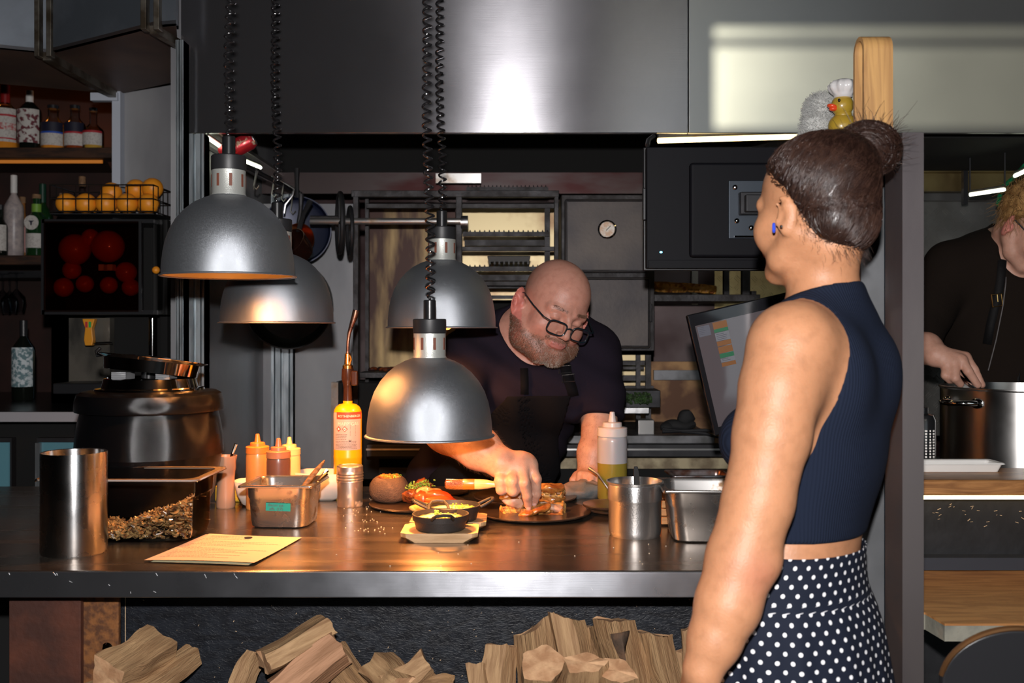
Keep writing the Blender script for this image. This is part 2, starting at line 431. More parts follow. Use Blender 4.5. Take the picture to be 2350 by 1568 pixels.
# added unseen slope outside, shaped to trim the patch of sunlight
rf = MB().prism([(1.62,yb-1.2,2.6),(2.9,yb-1.2,2.6),(2.9,yb-1.2,3.56),(1.62,yb-1.2,3.06)], (0,-1.5,0))
o = rf.build('added_sun_trim', mat('sun_trim_grey', (.1,.1,.11), .8)); struct(o)
# ---------------------------------------------------------------- hood over the kitchen
HD = 2.9; HZ = P(0,305,HD).z
h = thing('extractor_hood', 'huge brushed stainless steel extractor hood over the kitchen', 'extractor hood', (0, HD, HZ))
hood_m = mat('hood_steel', (.34,.335,.36), .2, .93, aniso=.93, r2=.25, nscale=3, contrast=(.3,.7), bump=.03, bscale=700, bstretch=(.01,1,1))
def hx(px): return (px-CX)/F*HD
MB().bx(hx(415), hx(1580)-.001, HD, HD+.02, HZ, 3.3).build('front_panel', hood_m, h, world=True, bevel=.002)
MB().bx(hx(1580)+.001, 2.2, HD, HD+.02, HZ, 3.3).build('front_panel', mat('hood_steel_matt', (.40,.41,.41), .3, .8, aniso=.8, r2=.36, nscale=3, contrast=(.3,.7)), h, world=True, bevel=.002)
MB().bx(hx(415), hx(415)+.02, HD+.02, 4.4, HZ+.0, 3.3).build('side_panel', grey_sheet, h, world=True)
MB().bx(hx(415)+.02, 2.2, HD+.02, HD+.05, HZ+.02, HZ+.035).bx(hx(415)+.02, hx(415)+.08, HD+.05, 4.0, HZ+.02, HZ+.035).build('gutter', steel_worn, h, world=True, bevel=.002)
fl = MB()
for i in range(20):
    x = hx(415)+.1+i*.155; fl.box((x, 3.4, HZ+.3), (.15, 1.0, .02), (math.radians(-12),0,0))
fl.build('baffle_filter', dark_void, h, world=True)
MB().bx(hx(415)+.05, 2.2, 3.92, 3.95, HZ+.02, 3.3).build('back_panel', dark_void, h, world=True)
# led strips under the hood
def strip(a, b, w, m, label, sag=0, group=None):
    a = Vector(a); b = Vector(b); t = thing('led_strip', label, 'light strip', a, group=group)
    MB().tube([a, (a+b)/2-Vector((0,0,sag)), b], w, 8).build('light_tube', m, t, world=True)
    MB().tube([a+Vector((0,0,w*1.6)), (a+b)/2+Vector((0,0,w*1.6-sag)), b+Vector((0,0,w*1.6))], w*.9, 6).build('mounting_rail', steel_worn, t, world=True)
    return t
strip(P(476,316,2.95), P(598,385,3.45), .0055, led_w, 'thin white light strip along the left inner edge of the hood', .012)
strip(P(1510,323,2.93), P(1850,313,3.02), .008, led_warm, 'warm light strip under the hood above the black monitor')
# red can hanging under the hood
c = P(545,338,3.05); t = thing('drink_can', 'red printed can lying in the hood gutter above the left lamp', 'can', c)
MB().lathe([(0,-.055),(.022,-.055),(.027,-.045),(.027,.042),(.021,.055),(0,.055)], n=24).xf(Matrix.Rotation(math.radians(63),4,'Y')).build('can_body', mat('red_can', (.45,.02,.03), .35, .4, col2=(.7,.5,.35), nscale=22, contrast=(.62,.66)), t)
MB().lathe([(0,.0555),(.019,.0555),(.019,.058),(0,.057)], n=24).xf(Matrix.Rotation(math.radians(63),4,'Y')).build('can_lid', steel_plain, t)
# left kitchen side wall, studs, grey sheets
xw = P(415,0,HD).x
slab('wall_kitchen_side', xw-.05, xw-.01, HD+.06, 4.45, 0, HZ+.5, grey_sheet)
slab('wall_grey_sheet', P(604,0,3.9).x, P(812,0,3.9).x, 3.9, 3.93, 0, P(0,468,3.9).z, grey_sheet)
g1 = P(272,0,3.6).x; g2 = P(425,0,3.6).x
slab('wall_grey_partition', g1, g2, 3.6, 3.64, P(0,945,3.2).z+.003, 2.5, grey_sheet)
slab('trim_1', P(262,0,3.58).x, P(281,0,3.58).x, 3.56, 3.6, 0, 2.23, mat('pale_trim', (.45,.48,.55), .5))
slab('trim_2', P(210,0,3.56).x, P(272,0,3.56).x, 3.55, 3.58, P(0,232,3.56).z, P(0,214,3.56).z, MATS['pale_trim'])
def stud(px0, px1, d, z0, z1, label, y0=0):
    a = P(px0,0,d).x; b = P(px1,0,d).x; w = b-a
    mb = MB(); prof = [(0,.05),(0,0),(.12,0),(.16,.008),(.2,0),(.42,0),(.46,.012),(.54,.012),(.58,0),(.8,0),(.84,.008),(.88,0),(1,0),(1,.05)]
    pts = [Vector((a+u*w, d+v, z0)) for u, v in prof]; back = [Vector((a+u*w*(1 if 0<u<1 else 1), d+v+.002+ (0 if v<.05 else 0), z0)) for u, v in prof]
    rings = [[p for p in pts]+[p+Vector((0,.003,0)) for p in reversed(pts)], [p+Vector((0,0,z1-z0)) for p in pts]+[p+Vector((0,.003,z1-z0)) for p in reversed(pts)]]
    o = mb.loft(rings).build('metal_stud', galv, angle=20); return tag(o, label, 'metal stud')
stud(424, 468, HD+.0, 0, HZ-.002, 'ribbed galvanised stud right of the white-edged one under the hood corner')
stud(403, 420, HD-.06, 0, 2.195, 'narrow galvanised stud running up past the hood corner')
stud(622, 672, 3.86, 0, 1.95, 'rust-streaked galvanised stud against the grey sheet wall below the pans')
# ---------------------------------------------------------------- ventilation duct top left
du = thing('ventilation_duct', 'large galvanised ventilation duct with bolted flanges above the bar', 'ventilation duct', (-1.4, 3.1, 2.22))
zb = 2.22
def dz(px, py): d = (zb-CAMZ)*F/(HY-py); return Vector(((px-CX)/F*d, d, zb))
A = dz(-150,95); B = dz(108,120); C = dz(352,58); D = dz(404,54); A2 = dz(-150,180); B2 = dz(272,216); C2 = dz(412,186)
duct_m = mat('duct_metal', (.16,.18,.21), .45, .6, col2=(.10,.115,.135), nscale=4, r2=.6)
duct_b = mat('duct_underside', (.16,.10,.075), .5, .5, col2=(.09,.06,.05), nscale=3)
up = Vector((0,0,1.2))
MB().prism([A,B,B+up,A+up], (0,.02,0)).build('duct_section', duct_m, du, world=True)
MB().prism([B,C,C+up,B+up], (0,.02,0)).build('duct_section', duct_m, du, world=True)
MB().prism([C,D,D+up,C+up], (0,.02,0)).build('duct_section', duct_m, du, world=True)
MB().prism([A,B,B2,A2], (0,0,.01)).prism([B,C,D,C2,B2], (0,0,.01)).build('duct_underside', duct_b, du, world=True)
fl = MB()
for q in (B, C):
    for s in (-.018, .018): fl.bx(q.x+s-.008, q.x+s+.008, q.y-.03, q.y+.0, zb-.02, zb+1.2)
fl.build('duct_flange', mat('flange_metal', (.2,.18,.15), .4, .8, col2=(.08,.06,.04), nscale=20), du, world=True, bevel=.002)
MB().tube([B+Vector((0,0,-.012)), B2+Vector((0,0,-.012))], .018, 4).build('corner_flange', MATS['flange_metal'], du, world=True)
MB().tube([C+Vector((0,0,-.012)), P(415,105,2.95)], .016, 4).build('corner_flange', MATS['flange_metal'], du, world=True)
# ---------------------------------------------------------------- serving counter
cf = 1.85; cb = 2.845; cx0 = -1.9; cx1 = .64
ct = thing('steel_worktop', 'long stainless steel serving counter top with scratched front edge', 'worktop', (0, cf, CT-.05))
top_m = mat('worktop_steel', (.36,.30,.25), .19, .97, aniso=.3, r2=.31, nscale=22, stretch=(.08,1,1), contrast=(.25,.75), bump=.08, bscale=420, bstretch=(.03,1,1))  # warm glow of the heat lamps is partly put into this tint
edge_m = mat('worktop_edge', (.50,.51,.55), .25, .97, aniso=.75, r2=.33, nscale=9, contrast=(.3,.7), bump=.03, bscale=600, bstretch=(.02,1,1))
MB().bx(cx0, cx1, cf+.002, cb, CT-.012, CT).build('work_surface', top_m, ct, world=True, bevel=.003)
MB().bx(cx0, cx1, cf, cf+.012, CT-.05, CT-.0015).build('front_edge', edge_m, ct, world=True, bevel=.0025)
sr = MB(); random.seed(4)
for i in range(26):
    x = random.uniform(-1.3,.25); z = CT-.005-random.random()**2*.038; L_ = random.uniform(.002,.008); a = random.uniform(-1.3,-.3)
    sr.box((x, cf-.0002, z), (L_, .0006, .0005), (0, -a, 0))
tag(sr.build('scratch', mat('bright_scratch', (.8,.8,.8), .4, .5), ct, world=True), kind='stuff')
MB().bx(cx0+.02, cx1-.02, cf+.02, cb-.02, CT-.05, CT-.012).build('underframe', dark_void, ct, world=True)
# base of the counter
pb = tag(MB().bx(-1.02, .74, 2.08, 2.11, 0.0, CT-.05).build('counter_front_board', osb), 'black painted chipboard panel behind the firewood', 'panel')
fl = MB(); random.seed(9)
for i in range(90):
    x = random.uniform(-.8,.4); z = random.uniform(.6,.86); fl.box((x, 2.0795, z), (random.uniform(.001,.004), .001, random.uniform(.0006,.0018)), (0,random.uniform(-1,1),0))
fl.box((P(288,0,2.08).x, 2.0797, .6), (.0016,.001,.5))
tag(fl.build('paint_chip', mat('raw_chip_wood', (.45,.32,.2), .8), pb), kind='stuff')
lg = thing('rusty_counter_support', 'rusted steel plate and bolted angle holding up the counter end', 'support', P(146,1568,1.98)*1.0)
lg.location.z = 0
MB().bx(P(20,0,1.93).x, P(185,0,1.93).x, 1.93, 1.945, 0, CT-.052).build('steel_plate', rust, lg, world=True, bevel=.002)
MB().bx(P(188,0,1.96).x, P(272,0,1.96).x, 1.96, 1.972, 0, CT-.052).bx(P(188,0,1.96).x, P(188,0,1.96).x+.01, 1.972, 2.03, 0, CT-.052).build('angle_bar', rust_o, lg, world=True, bevel=.002)
bp = P(247,1487,1.96); b1 = MB().lathe([(0,0),(.011,0),(.011,.003),(.008,.006),(0,.007)], n=20).xf(Matrix.Rotation(PI/2,4,'X')).xf(Matrix.Translation(bp)).build('bolt', chrome, lg, world=True)
MB().bx(-1.9, -1.02, 2.4, 2.43, 0, CT-.052).build('counter_side_board', dark_void); tag(bpy.data.objects['counter_side_board'], 'black board closing the counter behind the rusty support', 'panel')
# ---------------------------------------------------------------- heat lamps
shade_m = mat('hammered_silver_paint', (.36,.38,.41), .37, .9, bump=.2, bscale=1900, r2=.47, nscale=400, contrast=(.35,.65))
neck_m = mat('pale_enamel', (.52,.53,.50), .4, .5, bump=.15, bscale=600)
inner_m = mat('shade_inside', (.75,.62,.45), .4, .3)
slot_m = mat('slot_inside', (.16,.05,.03), .6)
bulb_m = mat('glowing_bulb', (1,.7,.3), .4, emis=(1,.38,.07), estr=4)
cord_m = mat('coiled_cord', (.012,.011,.012), .25, coat=.4)
def make_lamp(label, px, rimpy, d, R, coil_top, coil_px=None, coil_end=None, lit=1.0, bulb_z=.016):
    loc = P(px, rimpy, d); t = thing('heat_lamp', label, 'heat lamp', loc, group='pendant heat lamps over the serving counter')
    s = R/.138
    prof = [(.1385,0),(.1375,.0015),(.1345,.003),(.1345,.016),(.1335,.03),(.131,.05),(.1265,.072),(.1185,.095),(.106,.117),(.090,.136),(.072,.151),(.053,.161),(.038,.1665),(.0345,.170)]
    prof = [(r*s, z*s) for r, z in prof]
    MB().lathe(prof, n=96).build('shade', shade_m, t)
    MB().lathe([(r-.0018*s, z-.0015*s) for r, z in prof[1:]], n=64).build('shade_lining', inner_m, t)
    MB().tube([(.1385*s*math.cos(a), .1385*s*math.sin(a), 0) for a in np.linspace(0, 2*PI, 97)[:-1]], .0016*s, 6, closed=True).build('rim', shade_m, t)
    z0 = .168*s
    MB().lathe([(.036*s,z0-.004*s),(.0365*s,z0),(.0345*s,z0+.004*s),(.0345*s,z0+.052*s),(.033*s,z0+.053*s)], n=48).build('neck', neck_m, t)
    for k in range(8):
        sl = MB()
        a = 2*PI*k/8+.39-PI/2; R_ = Matrix.Rotation(a,3,'Z'); p = R_ @ Vector((.0345*s,0,z0+.030*s))
        sl.box(p, (.0016*s,.0062*s,.026*s), R_)
        sl.build('vent_slot', slot_m, t, bevel=.0026)
    MB().lathe([(0,z0+.052*s),(.0352*s,z0+.052*s),(.0358*s,z0+.054*s),(.0358*s,z0+.081*s),(.034*s,z0+.083*s),(0,z0+.083*s)], n=48).build('cap', mat('matt_black_cap', (.018,.018,.02), .45), t)
    MB().lathe([(.0135*s,z0+.083*s),(.0135*s,z0+.122*s),(.012*s,z0+.124*s),(0,z0+.124*s)], n=24).build('strain_relief', rubber, t)
    zb_ = bulb_z*s
    MB().lathe([(0,zb_),(.018*s,zb_+.003*s),(.034*s,zb_+.014*s),(.040*s,zb_+.030*s),(.038*s,zb_+.045*s),(.030*s,zb_+.062*s),(.020*s,zb_+.08*s),(.016*s,.12*s),(.016*s,.15*s)], n=32).build('bulb', bulb_m, t)
    # coil: helix from the strain relief upwards
    zs = z0+.124*s; ctop = (CAMZ-(coil_top-HY)/F*d)-loc.z; pts = []; turns = (ctop-zs)/.0205; n = int(turns*14)
    dx = 0 if coil_px is None else (coil_px-px)/F*d
    for i in range(n+1):
        u = i/n; a = 2*PI*turns*u; rr = .0088*min(1, u*turns)
        f = u*u*(3-2*u)
        pts.append((rr*math.cos(a)+dx*f+.002*math.sin(u*9), rr*math.sin(a), zs-.003+(ctop-zs)*u))
    MB().tube(pts, .0026, 6).build('coiled_cord', cord_m, t)
    o = lamp('heat_bulb_light', 'SPOT', (0,0,(bulb_z-.006)*s), 16*lit, (1.0,.38,.10), (0,0,0), shadow_soft_size=.02, spot_size=math.radians(160), spot_blend=.5)
    o.parent = t
    return t
make_lamp('nearest low heat lamp in the middle, covering the torch and the cook\'s arm', 986, 1000, 2.15, .1385, -60, 978, lit=1.25)
make_lamp('high heat lamp on the far left, its orange inside showing', 525, 634, 2.12, .1405, -60, 528)
make_lamp('heat lamp in the back left, partly behind the high front lamp', 636, 741, 2.46, .1405, -60, 630)
make_lamp('heat lamp in the back middle beside the bald cook\'s shoulder', 1014, 752, 2.5, .1385, -60, 1007, bulb_z=-.008)
# ---------------------------------------------------------------- kitchen behind the counter
stain_m = mat('heat_stained_steel', (.36,.25,.11), .4, .55, col2=(.045,.022,.018), nscale=4, stretch=(2.2,1,.45), contrast=(.38,.6), r2=.5)
cream_m = mat('yellowed_steel', (.62,.50,.28), .4, .35, col2=(.28,.15,.07), nscale=6, contrast=(.5,.72))
# wide floor unit
ku = thing('grill_unit', 'blackened steel charcoal grill with racks and spit in front of the rear wall', 'grill', P(1050,1100,3.4)); ku.location.z = 0
fr = MB(); W = .022; d0 = 3.42
def bar(px0, py0, px1, py1, d, w=.02, dd=.03, mb=None):
    return (mb or fr).pbox(px0, py0, px1, py1, d, dd)
for n, (a,b,c,dn) in {'post':(810,437,822,1100),'post2':(1046,437,1060,1100),'post3':(1272,437,1282,640)}.items():
    MB().pbox(a,b,c,dn,d0,.03).build('upright', rig_steel, ku, world=True, bevel=.002)
MB().pbox(806,437,1283,452,d0-.002,.034).build('top_rail', rig_steel, ku, world=True, bevel=.002)
MB().pbox(840,467,1283,478,d0+.05,.02).build('inner_rail', rig_steel, ku, world=True, bevel=.002)
MB().pbox(838,455,846,1080,d0+.1,.02).build('inner_upright', rig_steel, ku, world=True)
MB().pbox(1250,478,1262,650,d0+.05,.02).build('inner_upright', rig_steel, ku, world=True)
MB().pbox(842,470,1045,860,3.75,.01).build('back_plate', stain_m, ku, world=True)
MB().pbox(1050,470,1300,700,3.80,.01).build('back_plate', cream_m, ku, world=True)
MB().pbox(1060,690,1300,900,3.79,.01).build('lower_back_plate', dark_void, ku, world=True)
# toothed racks
for py in (532, 612):
    a = P(1062,py,3.44); b = P(1262,py+10,3.44); mb = MB().bx(a.x, b.x, 3.44, 3.455, b.z, a.z)
    n = 18
    for i in range(n):
        x = a.x+(b.x-a.x)*(i+.5)/n; mb.cyl((x,3.447,a.z),(x,3.447,a.z+.007), .0035, .001, 6)
    mb.build('toothed_bar', rig_steel, ku, world=True)
    MB().pbox(1066,py+19,1256,py+32,3.62,.012).build('rack_shelf', rig_steel, ku, world=True)
    MB().pbox(1058,py+34,1272,py+44,3.43,.02).build('cross_bar', rig_steel, ku, world=True, bevel=.001)
MB().pbox(1060,655,1262,662,3.5,.02).pbox(1060,678,1230,686,3.44,.02).build('cross_bar', rig_steel, ku, world=True)
# fire bed below
MB().pbox(825,855,1050,868,3.4,.32).build('bed_lip', rig_steel, ku, world=True, bevel=.002)
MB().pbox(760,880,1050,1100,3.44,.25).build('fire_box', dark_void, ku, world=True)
MB().pbox(760,878,776,1100,3.42,.03).build('fire_box_post', steel_worn, ku, world=True)
MB().pbox(1060,1000,1640,1034,3.3,.5).build('front_ledge', mat('dark_ledge', (.16,.16,.17), .4, .6, col2=(.07,.07,.07), nscale=10), ku, world=True, bevel=.002)
MB().pbox(840,1020,1700,1050,3.255,.04).build('handrail', black_metal, ku, world=True, bevel=.004)
MB().pbox(840,1030,1700,1034,3.248,.007).build('handrail_trim', steel_worn, ku, world=True)
MB().pbox(1270,1052,1680,1076,3.27,.03).build('lower_fascia', mat('grimy_fascia', (.38,.32,.2), .5, .3, col2=(.16,.12,.07), nscale=14), ku, world=True)
MB().pbox(870,1076,1700,1125,3.3,.03).build('kick_board', dark_void, ku, world=True)
# spit with hand wheel
sp = thing('spit_wheel', 'black hand wheel and spit rod left of the grill frame', 'spit', P(783,508,3.4))
MB().cyl(P(712,508,3.4), P(1070,508,3.4), .011, n=16).build('spit_rod', steel_worn, sp, world=True)
MB().cyl(P(712,499,3.46), P(800,499,3.46), .006, n=12).build('side_rod', rig_steel, sp, world=True)
c = P(780,512,3.4); R_ = Matrix.Rotation(math.radians(15),4,'Z')
MB().tube([(.0,.1*math.cos(a),.1*math.sin(a)) for a in np.linspace(0,2*PI,49)[:-1]], .009, 8, closed=True).tube([(0,-.1,0),(0,.1,0)],.006,6).tube([(0,0,-.1),(0,0,.1)],.006,6).xf(R_).xf(Matrix.Translation(c-sp.location)).build('hand_wheel', black_metal, sp)
MB().lathe([(0,-.012),(.022,-.012),(.022,.012),(0,.012)], n=20).xf(Matrix.Rotation(PI/2,4,'Y')).xf(Matrix.Translation(P(1066,510,3.4)-sp.location)).build('collar', steel_plain, sp)
c = P(803,530,3.38)
MB().tube([(.0,.08*math.cos(a),.08*math.sin(a)) for a in np.linspace(0,2*PI,41)[:-1]], .007, 8, closed=True).xf(R_).xf(Matrix.Translation(c-sp.location)).build('small_wheel', black_metal, sp)
# small grill basket on the rack
gb = thing('grill_basket', 'small black grill pan resting on the upper toothed rack', 'grill pan', P(1168,608,3.46))
mb = MB().loft([[Vector((x*s,y*s2,z)) for x,y in [(-.075,-.03),(.075,-.03),(.075,.03),(-.075,.03)]] for s,s2,z in ((.93,.9,.008),(1,1,.028),(.9,.85,.03),(.88,.8,.015))])
mb.build('pan_body', cast_iron, gb, bevel=.002)
ft = MB()
for i in range(9): ft.bx(-.066+i*.0165-.003, -.066+i*.0165+.003, -.03, .03, 0, .012)
ft.build('ribs', cast_iron, gb)
# smoker cabinet
cb_ = thing('smoker_cabinet', 'grey steel smoker cabinet with two doors and a round gauge', 'smoker', P(1395,805,3.38))
sm = mat('smoked_steel', (.10,.085,.078), .55, .5, col2=(.045,.042,.048), nscale=4, contrast=(.35,.65), r2=.55, bump=.1, bscale=90)
MB().pbox(1288,447,1502,806,3.42,.3).build('cabinet_body', rig_steel, cb_, world=True, bevel=.003)
for (a,b,c,d_), nm in (((1296,456,1488,626),'a'),((1320,636,1494,800),'b')):
    q0 = P(a,d_,3.39); q1 = P(c,b,3.39); dr = MB().bx(q0.x,q1.x,3.395,3.42,q0.z,q1.z).build('door', sm, cb_, world=True, bevel=.008)
    MB().tube([(q0.x+.008,3.394,q0.z+.008),(q1.x-.008,3.394,q0.z+.008),(q1.x-.008,3.394,q1.z-.008),(q0.x+.008,3.394,q1.z-.008)], .003, 6, closed=True).build('door_rim', rig_steel, dr)
    dr.children[0].location = -Vector(cb_.location)
    MB().cyl((q1.x-.002,3.385,(q0.z+q1.z)/2-.03),(q1.x-.002,3.385,(q0.z+q1.z)/2+.03),.006,n=10).build('hinge', rig_steel, dr); dr.children[-1].location = -Vector(cb_.location)
for k in KIDS(cb_): pass
gg = P(1393,527,3.385)
g_ = MB().lathe([(.032,.0),(.032,.012),(.027,.014),(.026,.009),(0,.009)], n=32).xf(Matrix.Rotation(PI/2,4,'X')).build('gauge', chrome, cb_); g_.location = gg-cb_.location+Vector((0,.006,0))
MB().lathe([(0,.010),(.0255,.010)], n=32).xf(Matrix.Rotation(PI/2,4,'X')).build('dial', mat('dial_face', (.6,.35,.2), .3, col2=(.75,.68,.6), nscale=60, spec=.8), g_)
MB().box((.004,-.0115,.004),(.022,.001,.002),(0,-.8,0)).build('needle', dark_void, g_)
# lower right frame and herb tray
lf = thing('grate_frame', 'black steel frame under the smoker cabinet doors', 'frame', P(1450,1000,3.42))
for a in ((1400,828,1480,838),(1400,842,1478,848),(1398,862,1482,874),(1398,886,1500,892)): MB().pbox(*a,3.44,.02).build('cross_bar', rig_steel, lf, world=True)
for a in ((1460,815,1470,1000),(1482,815,1494,1000)): MB().pbox(*a,3.43,.02).build('frame_post', rig_steel, lf, world=True)
MB().pbox(1385,815,1480,890,3.6,.02).build('yellowed_plate', cream_m, lf, world=True)
ht = thing('herb_tray', 'black tray of dark green herbs below the smoker', 'tray', P(1462,935,3.33))
MB().pbox(1408,896,1516,936,3.33,.16).build('tray_body', black_metal, ht, world=True, bevel=.003)
gm = MB(); random.seed(3)
for i in range(160):
    p = P(random.uniform(1412,1496), random.uniform(902,926), 3.33)-Vector((0,random.uniform(.001,.012),0)); gm.ball(p, (.006,.004,.004), 5, 4, rot=Matrix.Rotation(random.random()*6,3,'Y'))
tag(gm.build('herbs', mat('dark_herbs', (.03,.07,.015), .6, col2=(.01,.02,.005), nscale=50), ht, world=True), kind='stuff')
MB().pbox(1410,936,1490,950,3.3,.02).build('chrome_lip', steel_plain, ht, world=True, bevel=.002)
# greasy wall sheets to the right
slab('trim_3', P(1500,0,3.9).x, P(1640,0,3.9).x, 3.9, 3.92, P(0,862,3.9).z, 2.0, back_m)
slab('wall_stained_sheet', P(1380,0,3.88).x, P(1760,0,3.88).x, 3.86, 3.88, .9, P(0,830,3.88).z, mat('stained_sheet', (.30,.17,.075), .5, .5, col2=(.09,.04,.02), nscale=7))
slab('trim_4', P(1500,0,3.84).x, P(1700,0,3.84).x, 3.83, 3.855, P(0,872,3.84).z, P(0,850,3.84).z, mat('dark_ledge', (.1,.1,.1)))
# diamond plate
def diamond(name, px0, py0, px1, py1, d, m, label):
    q0 = P(px0,py1,d); q1 = P(px1,py0,d); mb = MB().bx(q0.x,q1.x,d,d+.01,q0.z,q1.z); s = .034; k = 0
    nx = int((q1.x-q0.x)/s); nz = int((q1.z-q0.z)/s)
    for i in range(nx):
        for j in range(nz):
            an = math.radians(45 if (i+j)%2 else -45)
            for e in (-.007,0,.007):
                p = Vector((q0.x+(i+.5)*s, d-.001, q0.z+(j+.5)*s))+Vector((-math.sin(an)*e,0,math.cos(an)*e))
                mb.box(p, (.024,.004,.0035), (0,-an,0))
    o = mb.build(name, m); o['kind'] = 'structure'; return o
gold_light_m = mat('gold_light_plate', (.48,.36,.16), .3, .8, col2=(.25,.17,.07), nscale=4)  # golden light on the plate is put into its colour
diamond('wall_diamond_plate', 1585, 600, 1810, 905, 3.95, gold_light_m, '')
slab('trim_5', P(1586,0,3.9).x, P(1588,0,3.9).x+.02, 3.88, 3.9, P(0,700,3.9).z, P(0,600,3.9).z, white_plastic)
ws = thing('waffle_shelf', 'dark metal shelf holding two waffles below the black monitor', 'shelf', P(1630,690,3.5))
MB().pbox(1497,676,1745,692,3.5,.3).build('shelf_board', rig_steel, ws, world=True, bevel=.002)
MB().pbox(1725,668,1736,900,3.52,.03).build('shelf_post', rig_steel, ws, world=True)
MB().pbox(1662,610,1674,676,3.62,.03).build('shelf_post', rig_steel, ws, world=True)
MB().pbox(1704,610,1722,676,3.62,.03).build('shelf_post', rig_steel, ws, world=True)
waf_m = mat('golden_waffle', (.50,.24,.045), .5, col2=(.22,.07,.015), nscale=40, contrast=(.45,.65), sss=.1, bump=.4, bscale=200)
def waffle_sdf(p, R=.07, th=.016, sq=False):
    d = (rbox(p, (0,0,0), (R,R*.8,th), .008) if sq else smax(np.hypot(p[:,0],p[:,1])-R-.003*nz3(p,60,3), np.abs(p[:,2])-th, .008))
    g = .024; q = np.abs(((p[:,:2]/g) % 1)-.5)*g; pit = np.maximum(q[:,0], q[:,1])-g*.34
    hole = np.maximum(pit, -(np.abs(p[:,2])-th*.45))
    return smax(d+.0012*nz3(p,140,5), -hole, .004)
wv, wq = sdf_mesh(lambda p: waffle_sdf(p), (-.085,-.085,-.025), (.085,.085,.025), .003)
wafd = np_mesh('waffle', wv, wq, waf_m, None)
tag(wafd, 'left waffle on the dark shelf below the monitor', 'waffle', 'waffles on the dark shelf'); wafd.location = P(1532,672,3.58)+Vector((0,0,.02)); wafd.rotation_euler = (.12,0,.4)
w2 = wafd.copy(); COL.objects.link(w2); w2.location = P(1600,675,3.6)+Vector((0,0,.02)); w2.rotation_euler=(.1,0,1.2); w2['label'] = 'right waffle on the dark shelf below the monitor'
# gloves / tongs on the ledge
gl = MB().ball((0,0,.02),(.055,.03,.022),16,10).ball((.02,0,.045),(.03,.025,.028),14,8).ball((-.04,-.01,.015),(.03,.02,.014),12,8).noise(.008,30,2)
go = gl.build('oven_glove', mat('black_cloth', (.012,.012,.013), .8, bump=.3, bscale=80)); go.location = P(1560,990,3.36); tag(go, 'black crumpled oven glove lying on the grey grill ledge', 'glove')
tg = thing('black_tongs', 'black tongs lying along the ledge by the oven glove', 'tongs', P(1575,995,3.3))
for s in (-1,1): MB().tube([P(1520,988,3.3)+Vector((0,0,.004*s)), P(1620,992+4*s,3.3), P(1655,1000+6*s,3.28)], [.006,.006,.003], 8).build('arm', black_metal, tg, world=True)
st = thing('steel_block', 'small worn steel block standing on the ledge behind the oil bottle', 'block', P(1483,1000,3.35)); MB().pbox(1464,964,1502,1000,3.35,.06).build('block_body', steel_worn, st, world=True, bevel=.003)
# pans on hooks, left
hr = thing('hook_rail', 'black rail with steel hooks under the hood\'s left side', 'rail', P(640,440,3.3))
r0 = P(560,380,3.15); r1 = P(690,445,3.72)
MB().tube([r0, r1], .008, 8).build('rail_bar', black_metal, hr, world=True)
def hook(p, L_, nm='hook'):
    MB().tube([p+Vector((0,0,.012)), p+Vector((.008,0,.0)), p+Vector((.004,0,-L_*.6)), p+Vector((0,0,-L_)), p+Vector((.008,0,-L_-.012)), p+Vector((.018,0,-L_))], .0028, 6).build(nm, steel_plain, hr, world=True)
for u in (.15,.45,.62,.8,.95): hook(r0.lerp(r1,u), .05+.03*(u>.7))
MB().tube([P(592,392,3.2),P(583,428,3.2),P(583,436,3.2)], .0022, 6).build('hook', MATS['plain_steel'], hr, world=True)
MB().tube([P(640,412,3.4),P(676,434,3.4),P(672,448,3.4),P(655,470,3.4),P(652,490,3.4)], .0032, 6).build('hook', MATS['plain_steel'], hr, world=True)
def pan(name, label, px, py, d, R, dep, m, mh, tilt, az, hl, cat='pan'):
    t = thing(name, label, cat, P(px,py,d), group=None, rot=(math.radians(90+tilt),0,math.radians(az)))
    MB().lathe([(0,0),(R*.8,0),(R*.93,dep*.3),(R,dep),(R*.97,dep),(R*.9,dep*.35),(R*.78,.004),(0,.004)], n=48).build('pan_body', m, t)
    MB().tube([(0,R*.95,dep*.8),(0,R+hl*.5,dep),(0,R+hl,dep)], [.009,.007,.010], 8).build('handle', mh, t)
    return t
blue = mat('dark_blue_enamel', (.008,.012,.035), .35, .3); cop = mat('copper', (.55,.2,.07), .3, 1, col2=(.2,.07,.03), nscale=10)
pan('frying_pan', 'dark blue frying pan hanging behind the copper pot', 683, 530, 3.66, .125, .03, blue, black_metal, 0, 6, .1)
pan('copper_pan', 'small copper pan hanging above the back left lamp', 672, 548, 3.5, .055, .06, cop, black_metal, 5, 35, .1)
pan('sauce_pan', 'dark brown shiny saucepan hanging lowest above the back left lamp', 692, 585, 3.33, .055, .07, mat('dark_copper', (.07,.025,.018), .22, .8), black_metal, -35, -30, .12, 'saucepan')
pan('wok', 'large black wok hanging on the grey wall behind the back left lamp', 670, 700, 3.6, .16, .06, mat('seasoned_iron', (.008,.008,.008), .5, .3), black_metal, 0, 0, .12, 'wok')
